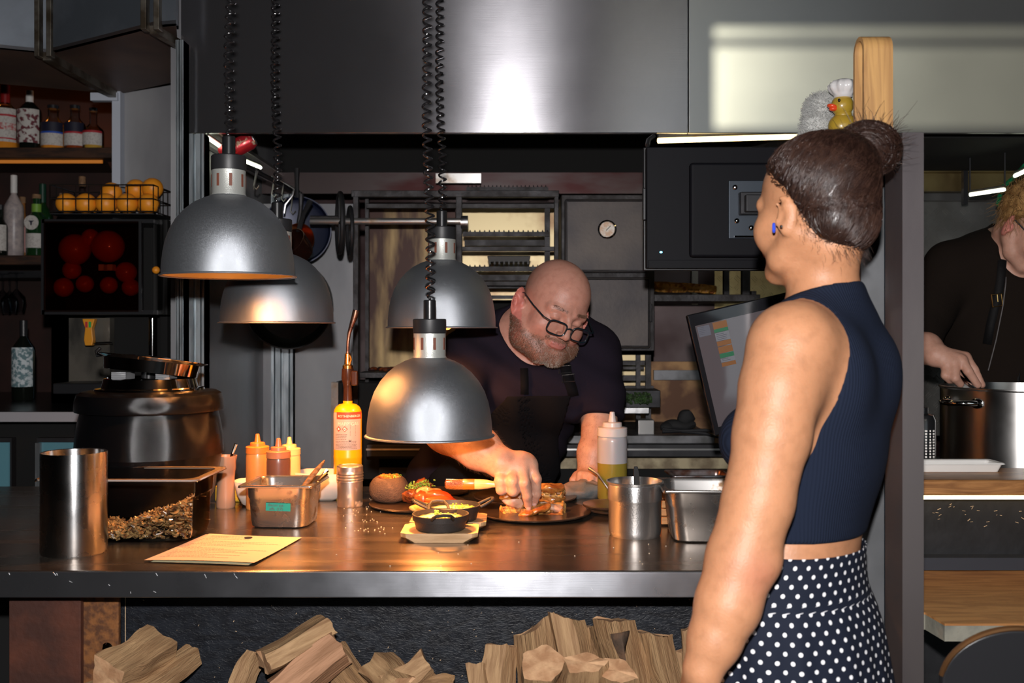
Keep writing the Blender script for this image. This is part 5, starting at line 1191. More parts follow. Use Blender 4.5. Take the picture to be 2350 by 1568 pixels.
endlog('log with a broad pale cut end before the slanting log', 1340,1572, .085,.05, 1.87, -1.05, -.1, .12, 22)
endlog('pale cut log end below the bark streak log', 1425,1592, .075,.05, 1.87, -1.05, .2, .12, 23)
endlog('square-ended log on the left beside the rusty support', 308,1520, .075,.065, 1.93, .12, .35, .14, 24, poly=[(-.5,-.5),(.5,-.45),(.5,.5),(-.4,.45)])
endlog('small log under the square-ended one on the left', 375,1555, .05,.06, 1.96, .2, .5, .16, 25)
endlog('log under the square-ended log at the left edge of the pile', 280,1580, .08,.06, 1.95, .1, .2, .16, 37)
log('top log with a dark burnt knot on the left pile', LP(752,1447,2.0), LP(606,1520,1.92), .05,.075, 26, rz=.5)
log('broad log lying under the knotted one, slanting down left', LP(782,1490,1.98), LP(640,1600,1.93), .085,.06, 27, rz=.3, m=mat('reddish_wood', (.42,.22,.12), .75, col2=(.28,.14,.07), nscale=10, stretch=(6,6,.6), bump=.8, bscale=50, bstretch=(4,4,.35)))
log('long thin log at the bottom left of the knotted pile', LP(590,1505,2.03), LP(545,1600,1.98), .05,.05, 28)
log('log leaning right of the knotted pile', LP(760,1500,2.04), LP(830,1590,2.0), .06,.05, 29, m=wood_side2)
log('ragged log with torn fibres, middle of the shelf', LP(868,1528,2.0), LP(925,1580,1.93), .07,.06, 30)
log('pale split log right of the ragged one', LP(985,1528,1.98), LP(890,1590,1.95), .07,.06, 31)
log('low log at the left foot of the upright group', LP(1105,1530,1.99), LP(1100,1620,1.95), .05,.05, 32)
log('flat log barely showing between the two piles', LP(1040,1578,1.98), LP(960,1585,1.96), .05,.04, 33, m=wood_side2)
# ---------------------------------------------------------------- posts and partition on the right
def vx(px, d): return (px-CX)/F*d
post_m = mat('raw_steel_post', (.12,.105,.105), .45, .6, col2=(.07,.06,.065), nscale=5, stretch=(1,1,.3), r2=.55, bump=.04, bscale=500)
ptz = P(0,309,1.74).z
slab('trim_7', vx(2071,1.72), vx(2120,1.72), 1.72, 1.80, 0, ptz, post_m)
slab('trim_8', vx(1976,1.86), vx(2029,1.86), 1.86, 1.90, 0, ptz+.02, mat('grey_steel_post', (.16,.165,.175), .5, .5, col2=(.11,.115,.12), nscale=6, bump=.03, bscale=500))
po = slab('wall_partition', vx(2029,1.865), vx(2029,1.865)+.045, 1.845, 2.36, 0, ptz+.0, mat('black_painted_board_post', (.02,.026,.034), .4, col2=(.035,.043,.054), nscale=14, bump=.9, bscale=40, bstretch=(2,2,.7), dist=2))
for z in (1.02,1.2,1.33,.93): MB().ball((vx(2060,1.84),1.845,z),(.003,.002,.003),8,6).build('screw_head', MATS['raw_chip_wood'], po)
# bent wooden strip on the post
ws_ = thing('bent_wood_strip', 'upright loop of bent plywood standing on top of the post', 'wooden strip', P(2016,300,1.86)); zt = P(0,76,1.86).z; z0 = ptz+.021
w0 = vx(1983,1.86); w1 = vx(2050,1.86)
path = [(1.865,z0)]+[(1.865,z0+(zt-.03-z0)*u) for u in (.3,.6,1)]+[(1.865+.025-.025*math.cos(a), zt-.028+.025*math.sin(a)) for a in np.linspace(.2,PI-.2,9)]+[(1.915,z0+(zt-.03-z0)*u) for u in (1,.6,.3,0)]
rings = []
for i,(y,z) in enumerate(path):
    a = path[max(i-1,0)]; b = path[min(i+1,len(path)-1)]; n_ = Vector((0,-(b[1]-a[1]),(b[0]-a[0]))).normalized()*-.004
    rings.append([Vector((w0,y,z))+n_, Vector((w1,y,z))+n_, Vector((w1,y,z))-n_, Vector((w0,y,z))-n_])
MB().loft(rings).build('wood_strip', mat('bent_ply', (.50,.28,.10), .55, col2=(.36,.19,.07), nscale=9, stretch=(8,1,.5), dist=1, bump=.1, bscale=80), ws_, world=True, angle=50)
# ---------------------------------------------------------------- order monitor (seen from behind)
MD = 2.42; mo = thing('order_monitor', 'black monitor seen from behind, hung from a wall bracket below the hood', 'monitor', P(1650,615,MD))
def mbox(a,b,c,d_,y0,y1,nm,m=black_plastic,par=None,bev=.003):
    q0 = P(a,d_,MD); q1 = P(c,b,MD); o = MB().bx(q0.x,q1.x,y0,y1,q0.z,q1.z).build(nm, m, par or mo, world=(par is None), bevel=bev)
    if par is not None: o.location = -Vector(mo.location)
    return o
mb_m = mat('monitor_shell', (.006,.006,.008), .5, bump=.12, bscale=1500, spec=.1)
ry = Matrix.Rotation(math.radians(0.0),4,'Y')
mbox(1484,337,1915,616,MD,MD+.03,'rear_shell',mb_m)
mbox(1480,333,1919,620,MD+.028,MD+.045,'screen_bezel')
hp = mbox(1580,376,1850,592,MD-.022,MD,'rear_housing',mb_m,bev=.008)
MB().bx(P(1488,0,MD).x,P(1915,0,MD).x,MD-.003,MD,P(0,616,MD).z,P(0,597,MD).z).build('lower_ridge', mb_m, mo, world=True, bevel=.001)
mbox(1476,430,1484,505,MD+.005,MD+.02,'side_button_panel')
MB().ball(P(1517,579,MD-.0),(.0035,.0015,.0025),10,8).build('status_light', mat('blue_led', (.1,.5,1), .4, emis=(.1,.5,1), estr=8), mo, world=True)
MB().pbox(1672,414,1790,548,MD-.028,.005).build('mount_plate', mat('mount_steel', (.05,.06,.075), .35, .6), mo, world=True, bevel=.002)
MB().pbox(1700,440,1775,492,MD-.055,.026).pbox(1712,446,1768,486,MD-.075,.02).build('mount_bracket', black_metal, mo, world=True, bevel=.003)
for (a,b) in ((1687,430),(1691,507),(1724,523),(1757,428),(1700,447)): MB().ball(P(a,b,MD-.03),(.0065,.004,.0065),12,8).build('screw', chrome, mo, world=True)
MB().cyl(P(1685,543,MD-.03),P(1760,543,MD-.03),.0025,n=8).build('bracket_pin', chrome, mo, world=True)
MB().bx(P(1760,0,MD).x, vx(2029,1.865)+.03, MD-.085, MD-.06, P(0,480,MD).z, P(0,450,MD).z).build('wall_arm', black_metal, mo, world=True, bevel=.004)
MB().bx(vx(2029,1.865)+.0, vx(2029,1.865)+.045, 2.362, MD-.06, P(0,500,MD).z-.0, P(0,430,MD).z).build('arm_plate', black_metal, mo, world=True)
for x_ in (1484,): MB().tube([P(1486,334,MD+.02),P(1488,322,MD+.04),P(1500,313,MD+.06)],.006,8).build('cable', rubber, mo, world=True)
# tilted touch screen
SD = 2.30; ts = thing('touch_screen', 'tilted black touch screen showing orange and green order tickets', 'touch screen', P(1700,1000,SD)); tw, th_ = .36, .285
q = P(1640,1000,SD)                             # lower left corner
RM = Matrix.Rotation(math.radians(-13),4,'Y')
def tsb(u0,u1,v0,v1,y0,y1,nm,m,bev=0):
    mb = MB().bx(u0,u1,y0,y1,v0,v1).xf(RM).xf(Matrix.Translation(q-ts.location)); return mb.build(nm,m,ts,bevel=bev)
tsb(0,tw,0,th_,-.004,.022,'screen_shell',mat('glossy_black', (.01,.01,.012), .12, coat=.5),.003)
tsb(.012,tw-.02,.018,th_-.028,-.0052,-.0042,'display',mat('display_glass', (.05,.042,.046), .06, coat=1, emis=(.55,.45,.47), estr=.07))
og = mat('ticket_orange', (.12,.045,.01), .3, emis=(1,.36,.05), estr=.05); gn = mat('ticket_green', (.005,.06,.025), .3, emis=(.05,.6,.25), estr=.07); wh = mat('ticket_pale', (.05,.05,.055), .3, emis=(.8,.8,.9), estr=.10)
def tick(u0,u1,t0,t1,m,nm='ticket'): tsb(u0,u1,th_-.028-t1,th_-.028-t0,-.0060,-.0053,nm,m)
for (t0,t1,m) in ((.002,.018,og),(.018,.026,gn),(.027,.046,wh),(.047,.058,og),(.060,.075,og),(.076,.086,gn),(.087,.096,wh),(.097,.106,og)): tick(.052,.085,t0,t1,m)
tick(.016,.044,.004,.028,mat('ticket_grey', (.04,.04,.05), .3, emis=(.3,.3,.4), estr=.12))
tl = MB(); random.seed(4)
for (u0,u1,t0,t1) in ((.018,.04,.006,.026),(.055,.08,.03,.045),(.055,.08,.088,.095)):
    t_ = t0
    while t_ < t1:
        tl.bx(u0,u0+(u1-u0)*random.uniform(.5,1),-.0066,-.0061,th_-.028-t_-.0012,th_-.028-t_); t_ += .004
tag(tl.xf(RM).xf(Matrix.Translation(q-ts.location)).build('ticket_text', mat('ticket_ink', (.05,.05,.07), .6), ts), kind='stuff')
MB().cyl(P(1775,900,SD+.05), Vector((P(1775,0,SD+.05).x, SD+.05, CT+.012)), .018, n=20).lathe([(0,0),(.07,0),(.07,.012),(0,.012)], c=(P(1775,0,SD+.05).x, SD+.05, CT)).build('stand', black_metal, ts, world=True)
# ---------------------------------------------------------------- toys on the monitor
fur = mat('white_fur', (.52,.52,.50), .9, sheen=.5); TZ = P(0,333,MD).z+.001
def fuzzy(name, cs, par, m, n=3200, L_=.010, seed=1):
    mb = MB(); rnd = np.random.RandomState(seed); paths = []
    for (c,r) in cs: mb.ball(c, r, 24, 16)
    mb.noise(.002, 80, seed); o = mb.build(name, m, par, angle=180)
    for (c,r) in cs:
        r_ = np.array(r if isinstance(r,(tuple,list)) else (r,)*3)
        for i in range(n//len(cs)):
            v = rnd.normal(size=3); v /= np.linalg.norm(v); p = np.array(c)+v*r_; e = v+rnd.normal(size=3)*.45; e /= np.linalg.norm(e)
            paths.append([p, p+e*L_*.5+rnd.normal(size=3)*.0012, p+e*L_+rnd.normal(size=3)*.002])
    hairs_mb(paths, .0007, .0003).build('fur_pile', m, o, angle=180)['kind'] = 'stuff'
    return o
tc_ = P(1885,333,MD); tc_.z = TZ
pl_ = thing('plush_toy', 'fluffy white plush animal sitting behind the woman\'s hair bun', 'plush toy', tc_)
s = MD/F
fuzzy('plush_body', [((-.012,0,.045),(.036,.03,.046)),((.045,0,.045),(.03,.028,.035)),((-.02,-.01,.012),(.04,.03,.018))], pl_, fur, 5200, .009, 2)
fuzzy('plush_head', [((-.002,-.006,.088),(.036,.034,.032)),((-.026,-.012,.078),(.016,.016,.014))], pl_, fur, 4200, .010, 3)
MB().ball((.017,-.037,.088),(.005,.004,.006),12,8).build('button_eye', mat('glass_eye', (.02,.012,.008), .08, coat=1), pl_)
dk = thing('rubber_duck', 'yellow rubber duck with red beak wearing a white chef hat', 'rubber duck', P(1935,333,MD-.075)); dk.location.z = TZ+.0
duck_y = mat('duck_yellow', (.42,.27,.03), .35, coat=.4, sss=.1)
MB().ball((0,0,.03),(.035,.028,.030),24,16).ball((-.002,0,.078),(.026,.024,.026),24,16).ball((.0,0,.055),(.02,.019,.02),20,12).build('duck_body', duck_y, dk, angle=180)
MB().ball((-.028,-.008,.074),(.013,.011,.006),16,10,rot=Matrix.Rotation(.3,3,'Y')).ball((-.026,-.008,.068),(.010,.009,.005),16,10).build('duck_beak', mat('duck_red', (.75,.07,.02), .25, coat=.5), dk)
MB().ball((-.016,-.020,.086),(.0035,.003,.0045),12,8).build('duck_eye', MATS['glass_eye'], dk)
hm_ = []
for i in range(3):
    pass
prof_n = 48; rings = []
for (r,z,am) in ((.021,.096,0),(.022,.103,0),(.027,.108,.05),(.033,.117,.08),(.034,.125,.09),(.028,.134,.07),(.014,.139,.03),(.002,.140,0)):
    rings.append([Vector((r*(1+am*math.cos(9*a))*math.cos(a), r*(1+am*math.cos(9*a))*math.sin(a), z)) for a in np.linspace(0,2*PI,prof_n+1)[:-1]])
MB().loft(rings).build('chef_hat', mat('glossy_white', (.72,.70,.70), .25, coat=.6), dk, angle=180)
# shelf board carrying the toys beside the monitor
tagb = tag(MB().bx(P(1925,0,MD-.1).x-.08, P(2010,0,MD).x-.01, MD-.11, MD-.005, TZ-.014, TZ-.001).build('toy_ledge', black_metal), 'narrow black ledge above the monitor bracket carrying the toys', 'ledge')
# ---------------------------------------------------------------- right-hand pass
SX0 = vx(2121,1.8)+.0; SX0 = vx(2029,1.865)+.05
slab('trim_9', SX0, 2.6, 2.20, 2.23, 0, 1.008, mat('black_panel', (.010,.010,.011), .5, col2=(.016,.016,.018), nscale=10, bump=.4, bscale=30))
fk = MB(); random.seed(7)
for i in range(26):
    fk.box((random.uniform(.93,1.15),2.1990,.985-abs(random.gauss(0,.03))),(random.uniform(.002,.008),.001,random.uniform(.0006,.0015)),(0,random.uniform(-1,1),0))
tag(fk.build('paint_chip', MATS['raw_chip_wood'], bpy.data.objects['trim_9']), kind='stuff')
ps = tag(MB().bx(SX0, 2.6, 2.14, 2.33, 1.045-.034, 1.045).build('wooden_pass_shelf', oak, bevel=.006), 'thick oiled wooden pass shelf on the right with a light strip under it', 'shelf')
t = thing('led_strip', 'warm light strip glowing under the right wooden pass shelf', 'light strip', (1.3,2.15,1.006))
MB().bx(SX0+.01, 2.6, 2.148, 2.156, 1.002, 1.0105).build('light_tube', led_warm, t, world=True)
slab('trim_10', SX0, 2.6, 2.165, 2.20, .845, .872, mat('bluish_rail', (.06,.065,.08), .4, .5))
be = thing('wooden_bench', 'lower wooden ledge with a grey chamfered edge at the right', 'bench', (1.3,1.95,.8)); zt2 = .843
pts = [(vx(2168,1.78),1.78),(2.6,1.78),(2.6,2.195),(SX0,2.195),(SX0,1.85),(vx(2123,1.85),1.85)]
MB().prism([(x,y,zt2-.004) for x,y in pts], (0,0,.004)).build('wood_top', mat('bench_wood', (.42,.20,.07), .45, col2=(.28,.12,.04), nscale=5, stretch=(1,7,7), dist=1.5, bump=.15, bscale=60), be, world=True)
MB().prism([(x,y,zt2-.032) for x,y in pts], (0,0,.028)).build('grey_edge', mat('concrete_edge', (.22,.21,.17), .7, col2=(.14,.14,.12), nscale=20, bump=.3, bscale=90), be, world=True, angle=20)
MB().bx(SX0+.02,SX0+.06,2.1,2.19,0,zt2-.033).bx(1.8,1.84,2.1,2.19,0,zt2-.033).build('bench_leg', dark_void, be, world=True)
# chair back
ch = thing('chair', 'black round-backed chair cut off at the lower right corner', 'chair', Vector((P(2330,0,1.45).x,1.45,0)))
a_ = np.linspace(0,PI,25); R_c = .066
rings = []
for y_ in (-.008,.008):
    rings.append([Vector((R_c*1.45*math.cos(a)*(1 if abs(math.cos(a))<.99 else 1), y_+.03*(1-math.sin(a)), .855+.078*math.sin(a))) for a in a_]+[Vector((-R_c*1.5,y_+.03,.5)),Vector((R_c*1.5,y_+.03,.5))])
MB().loft(rings).build('backrest', black_plastic, ch, bevel=.004)
MB().tube([(R_c*1.45*math.cos(a),-.004+.03*(1-math.sin(a)),.857+.078*math.sin(a)) for a in a_], .0045, 8).build('back_rim', mat('bronze_rim', (.25,.12,.05), .3, .8), ch)
MB().lathe([(0,.42),(.17,.42),(.19,.44),(.17,.455),(0,.46)], c=(0,-.16,0), n=40).build('seat', black_plastic, ch)
for sx_ in (-1,1):
    for sy_ in (-1,1): MB().cyl((sx_*.1,-.16+sy_*.1,.42),(sx_*.17,-.16+sy_*.17,0),.012).build('leg', black_metal, ch)
    MB().cyl((sx_*.085,.02,.52),(sx_*.1,-.03,.43),.01).build('back_post', black_metal, ch)
# tray, spray can, stove, pot
tr = MB().loft([rr(.088,.028,.008,0),rr(.095,.034,.008,.018),rr(.1,.039,.008,.018),rr(.098,.037,.008,.021),rr(.09,.03,.008,.019),rr(.084,.024,.008,.004)]).build('white_tray', white_plastic); tr.location = (vx(2198,2.27)-.0, 2.285, 1.0455); tag(tr, 'shallow white plastic tray on the right wooden pass shelf', 'tray')
slab('trim_11', SX0, 2.6, 2.36, 3.0, 0, .985, dark_void)
sc_ = thing('spray_can', 'black printed spray can half hidden by the steel post on the right', 'can', (vx(2117,2.46),2.46,.9855))
MB().lathe([(0,0),(.03,0),(.032,.003),(.032,.16),(.027,.172),(.014,.176),(.014,.19),(0,.19)], n=40).build('can_body', mat('black_can', (.012,.012,.013), .25, coat=.4), sc_)
lt = MB(); random.seed(2)
for i in range(3):
    for k_ in range(16):
        a = -1.75+i*.32; z_ = .03+k_*.007; lt.box((.0325*math.cos(a+.04),.0325*math.sin(a+.04),z_),(random.uniform(.003,.006),.0008,.0045),(0,0,a+PI/2))
tag(lt.build('printed_text', wt, sc_), kind='stuff')
PR = .2; pc_ = Vector((vx(2172,2.65)+PR, 2.65, .9855)); ph = P(0,897,2.50).z-.9855
pt = thing('stock_pot', 'very large steel stock pot on the right with a loop handle', 'pot', pc_)
MB().lathe([(0,0),(PR*.97,0),(PR,.006),(PR,ph-.02),(PR*1.0,ph-.004),(PR*1.02,ph),(PR*1.02,ph+.003),(PR*.985,ph+.003),(PR*.98,ph-.01),(PR*.98,.01),(0,.01)], n=128).build('pot_body', mat('pot_steel', (.42,.41,.40), .25, 1, aniso=.8, r2=.4, nscale=10, contrast=(.3,.7)), pt)
ha = PI+.32
hp_ = []
for a in np.linspace(-.25,.25,13):
    k_ = 1-abs(a/.25)**3; rad = PR+.004+.035*k_; hp_.append((rad*math.cos(ha+a),rad*math.sin(ha+a),ph-.035))
MB().tube(hp_, .008, 12).build('loop_handle', chrome, pt)
for e_ in (-.25,.25): MB().ball(((PR+.002)*math.cos(ha+e_),(PR+.002)*math.sin(ha+e_),ph-.035),(.006,.018,.014),14,10,rot=Matrix.Rotation(ha+e_,3,'Z')).build('handle_plate', chrome, pt)
MB().lathe([(0,ph*.6),(PR*.975,ph*.6)],n=48).build('stock', mat('brown_stock', (.12,.06,.03), .15), pt)
# right rear room
dm_ = mat('steel_diamond_plate', (.42,.41,.39), .33, .85, col2=(.3,.29,.27), nscale=5)
diamond('wall_diamond_plate_right', 2060, 462, 2420, 1000, 3.85, dm_, '')
slab('trim_12', vx(2060,3.83), vx(2430,3.83), 3.80, 3.83, P(0,462,3.83).z, P(0,446,3.83).z, steel_worn)
slab('trim_13', vx(2060,3.8), vx(2430,3.8), 3.74, 3.78, P(0,444,3.8).z, P(0,400,3.8).z, mat('brassy_duct', (.38,.30,.13), .35, .75, col2=(.2,.14,.06), nscale=4))
slab('trim_14', vx(2060,3.8), vx(2430,3.8), 3.70, 3.74, P(0,404,3.8).z, P(0,392,3.8).z, mat('brassy_duct', (.3,.2,.1)))
slab('trim_15', vx(2206,3.7), vx(2216,3.7), 3.68, 3.70, P(0,470,3.7).z, P(0,385,3.7).z, black_metal)
slab('trim_16', SX0+.06, 2.6, 3.05, 3.68, 1.955, 1.99, dark_void)
ls = strip(P(2226,447,3.4), P(2306,435,3.3), .006, led_w, 'white light strip left of the blond cook\'s hair')
for q_ in (P(2226,447,3.4),P(2306,435,3.3)): MB().cyl(q_+Vector((0,0,.012)), Vector((q_.x,q_.y,1.954)), .0025, n=6).build('hanger', black_metal, ls, world=True)
ls = strip(P(2329,404,3.2), P(2372,384,3.1), .006, led_w, 'short light strip at the right frame edge above the blond cook')
MB().cyl(P(2372,384,3.1)+Vector((0,0,.012)), Vector((P(2372,384,3.1).x,3.1,1.954)), .0025, n=6).build('hanger', black_metal, ls, world=True)
cb2 = MB().tube([P(2290,470,3.5),P(2300,430,3.45),P(2325,410,3.4),P(2352,380,3.3)], .008, 8).build('green_cable', mat('green_cable', (.005,.15,.06), .4)); tag(cb2, 'green cable hanging beside the light strips above the blond cook', 'cable')
# ---------------------------------------------------------------- people
def near(p, c, r, fn):
    """evaluate fn only close to c; elsewhere return a bound on the distance"""
    dist = np.linalg.norm(p-np.asarray(c, float), axis=1); out = dist-r*.8; m = dist < r*1.35
    if m.any(): out = out.copy(); out[m] = fn(p[m])
    return out
def head_sdf(q, fat=0., ear=0.):
    return near(q, (0,0,0), .17, lambda q: head_sdf_(q, fat, ear))
def head_sdf_(q, fat=0., ear=0.):
    """head in its own frame: x forward, y to its left, z up, origin between the eyes' level and the ears"""
    ay = np.stack([q[:,0], np.abs(q[:,1]), q[:,2]], 1)
    d = ell(q, (-.012,0,.030), (.098,.077,.084))
    d = smin(d, ell(q, (.030,0,-.035), (.058,.056+fat*.4,.072)), .03)
    d = smin(d, chain(ay, [(-.012,.055+fat*.5,-.045),(.028,.043+fat*.6,-.082),(.066,.016+fat*.4,-.100)], [.022+fat*.4,.022+fat*.6,.020+fat*.3], .015), .022)
    d = smin(d, cap(q, (.068,-.01,-.100), (.068,.01,-.100), .018+fat*.3), .012)
    d = smin(d, ell(ay, (.056,.042,-.034), (.026,.022+fat*.3,.026)), .02)
    d = smin(d, cap(ay, (.083,.010,.017), (.068,.044,.014), .011), .012)           # brow ridge
    d = smax(d, -ell(ay, (.103,.031,-.002), (.022,.019,.0125)), .012)               # eye sockets
    d = smin(d, ell(ay, (.0745,.031,-.002), (.0125,.0135,.0118)), .003)              # lids
    d = smax(d, -cap(ay, (.0885,.020,-.0085), (.0835,.042,-.0065), .0012), .002)      # lid crease
    d = smin(d, cap(q, (.089,0,.006), (.109,0,-.033), .0075, .0105), .010)          # nose
    d = smin(d, ell(ay, (.099,.0115,-.037), (.011,.0075,.0075)), .006)
    d = smax(d, -ell(ay, (.103,.0065,-.0455), (.006,.0035,.003)), .003)
    d = smin(d, ell(q, (.088,0,-.062), (.012,.026,.014)), .01)
    d = smin(d, ell(q, (.0955,0,-.0605), (.0068,.020,.0036)), .004)
    d = smin(d, ell(q, (.0945,0,-.0685), (.0070,.017,.0043)), .004)
    d = smax(d, -cap(ay, (.103,0,-.0645), (.094,.023,-.0655), .0010), .002)
    # ears
    Re = rotm((.80-ear*.35,.52+ear*.33,0),(-.18,0,1))
    e = ell(ay, (-.014,.084+fat*.4,-.018), (.021+.002*ear,.0066,.033+.003*ear), Re)
    e = smin(e, ell(ay, (-.011,.080+fat*.4,-.043), (.010,.006,.011), Re), .006)
    e = smax(e, -ell(ay, (-.007,.092+fat*.4,-.012), (.012,.0062,.022), Re), .003)
    e = smin(e, cap(ay, (-.006,.079+fat*.4,-.028), (-.014,.087+fat*.4,-.004), .0035), .003)
    e = smin(e, ell(ay, (-.006,.078+fat*.3,-.022), (.012,.008,.016)), .006)
    d = smin(d, e, .004)
    return d
def skin_mat(name, c2, rough=.48):
    return mat(name, (.6,.35,.25), rough, vcol=True, col2=c2, nscale=60, contrast=(.45,.8), sss=.12, bump=.18, bscale=350, spec=.45)
def sm(x, a, b): return np.clip((x-a)/(b-a), 0, 1)[:,None]
black_cloth = mat('black_cotton', (.015,.011,.019), .95, bump=.25, bscale=500, spec=.15)
apron_m = mat('apron_cloth', (.005,.0048,.006), .9, bump=.3, bscale=700, spec=.15)
# ================================================================ woman
fw = np.array([-.75,.66,0.]); fw /= np.linalg.norm(fw); lw = np.array([-fw[1], fw[0], 0.]); ang_w = math.atan2(fw[1], fw[0])
WD = 1.60
def wl(py, cpx, a, b): return (CAMZ-(py-HY)/F*WD, (cpx-CX)/F*WD, WD, a, b)
wlv = densify([wl(672,1900,.040,.052),wl(700,1893,.052,.075),wl(745,1888,.062,.105),wl(820,1886,.080,.125),wl(900,1886,.090,.132),wl(990,1886,.092,.132),wl(1083,1880,.088,.126),wl(1162,1862,.083,.121),wl(1240,1839,.085,.123),wl(1326,1826,.092,.14),wl(1440,1828,.100,.155),wl(1560,1828,.095,.15),wl(1700,1836,.08,.14)])
S0 = np.array([(1900-CX)/F*WD, WD, 1.366])
def wb(u, l, z): return np.array([S0[0], S0[1], 0])+fw*u+lw*l+np.array([0,0,z])
def PP(px, py, d): v = P(px,py,d); return np.array(v)
LA = [PP(1820,793,1.485), PP(1793,890,1.465), PP(1771,1000,1.448), PP(1740,1150,1.435), PP(1702,1285,1.425), PP(1670,1390,1.412), PP(1640,1470,1.405), PP(1613,1538,1.40)]
LR = [.057,.056,.0535,.050,.0495,.0455,.037,.0275]
RAj = S0-lw*.118+fw*.015; RAj[2] = 1.352
hfw = np.array([-.56,.80,-.07]); WO = PP(1864,478,1.60); RW = rotm(hfw, (.0,-.0,1)); HSW = .96
def whead(p): return (p-WO) @ RW / HSW
def hand_simple(p, w, dr, side, s=1.0):
    return near(p, w+dr/np.linalg.norm(dr)*.08, .17, lambda p: hand_simple_(p, w, dr, side, s))
def hand_simple_(p, w, dr, side, s=1.0):
    """relaxed hand from wrist w pointing along dr; side = across the palm towards the thumb"""
    dr = dr/np.linalg.norm(dr); side = side-dr*(side@dr); side /= np.linalg.norm(side); nn = np.cross(dr, side)
    d = chain(p, [w, w+dr*.045+side*.012, w+dr*.085+side*.022], [.024*s,.017*s,.013*s], .01)
    for k_, L_ in ((-.026,.055),(-.009,.070),(.009,.076),(.026,.068)):
        b = w+dr*.085+side*k_; d = smin(d, chain(p, [w+dr*.02+side*k_*.4, b, b+dr*L_*.5+nn*.006, b+dr*L_+nn*.022], [.015*s,.0115*s,.0095*s,.0075*s], .004), .006)
    d = smin(d, chain(p, [w+dr*.02+side*.02, w+dr*.05+side*.045+nn*.012, w+dr*.078+side*.05+nn*.022], [.016*s,.012*s,.009*s], .004), .008)
    return d
def wtorso(p):
    d = stack(p, wlv, ang_w)
    # shoulder blades, spine groove, breasts
    for l in (.070,-.068): d = smin(d, ell(p, wb(.086,l,1.190), (.058,.054,.056)), .03)
    d = smin(d, cap(p, wb(.0,.05,1.385), LA[0]+np.array([0,0,.004]), .035,.046), .04)
    d = smin(d, cap(p, wb(0,-.05,1.392), RAj+np.array([0,0,.012]), .035,.045), .03)
    for l in (.07,-.05): d = smin(d, ell(p, wb(-.045,l,1.30), (.045,.045,.07)), .04)
    return d
NK = [WO+RW@V3(-.030,0,-.06), PP(1886,640,1.60), PP(1896,730,1.605)]
def wskin(p):
    d = wtorso(p)
    neck = chain(p, NK, [.053,.050,.060], .02)
    hd = smin(head_sdf(whead(p), .004, -.35), ell(np.abs(whead(p))*V3(0,1,0)+whead(p)*V3(1,0,1), (.050,.044,-.036), (.028,.018,.034)), .02)*HSW
    hd = smax(hd, -ell(whead(p), (-.115,0,-.075), (.02,.03,.03)), .02)
    d = smin(d, smin(hd, neck, .018), .035)
    arm = chain(p, LA, LR, .012)
    arm = smin(arm, ell(p, LA[4]+V3(.030,-.012,.004), (.02,.022,.024)), .02)        # elbow tip
    arm = smin(arm, chain(p, [LA[0]+V3(-.012,-.01,-.01), LA[1]+V3(-.006,-.006,0), LA[2]], [.052,.050,.046], .01), .02)
    d = smin(d, arm, .05)
    ra = chain(p, [RAj, RAj+V3(.0,.02,-.14), RAj+V3(-.02,.04,-.27), V3(.53,1.80,.99)], [.046,.042,.038,.026], .01)
    d = smin(d, ra, .018)
    d = smin(d, hand_simple(p, LA[-1], V3(-.05,-.02,-1), V3(-.5,.8,0)), .012)
    d = smin(d, hand_simple(p, V3(.53,1.80,.99), V3(-.25,.85,-.22), V3(-.6,-.1,.3)), .012)
    # legs
    for l in (.085,-.085):
        h0 = wb(-.0,l*.85,.86)+V3(-.045,0,0); d = smin(d, chain(p, [h0, h0+V3(0,0,-.38), h0+fw*-.02+V3(0,0,-.77)], [.078,.053,.036], .02), .03)
        an = h0+fw*-.02+V3(0,0,-.80); d = smin(d, chain(p, [an, an+fw*.06+V3(0,0,-.02), an+fw*.15+V3(0,0,-.035)], [.035,.032,.022], .01), .01)
    return d
hr_face = whead
def wcol(p):
    q = whead(p); c = np.tile(V3(.45,.21,.108), (len(p),1))
    red = np.exp(-((np.linalg.norm(p-LA[4]-V3(.012,-.045,-.012), axis=1))/.035)**2)[:,None]; c = c*(1-red*.35)+V3(.42,.12,.09)*red*.35
    lip = ((np.abs(q[:,1]) < .022) & (q[:,0] > .092) & (np.abs(q[:,2]+.0645) < .009))[:,None]; c = np.where(lip, V3(.40,.11,.09), c)
    n_ = nz3(p, 45, 4)[:,None]*.04; return c*(1+n_)
wom = thing('person', 'woman with a hair bun in a navy sleeveless knit top and polka dot skirt', 'person', (S0[0], S0[1], 0))
vs, q = sdf_mesh(wskin, (.16,1.30,-.005), (.86,2.02,1.72), .006, (((.30,.74,.0045),),((1.36,1.72,.0045),),((.66,1.34,.0048),(1.34,1.70,.0029))))
wbody = np_mesh('body', vs, q, skin_mat('tan_skin', (.80,.78,.76)), wom, wcol, relax=1)
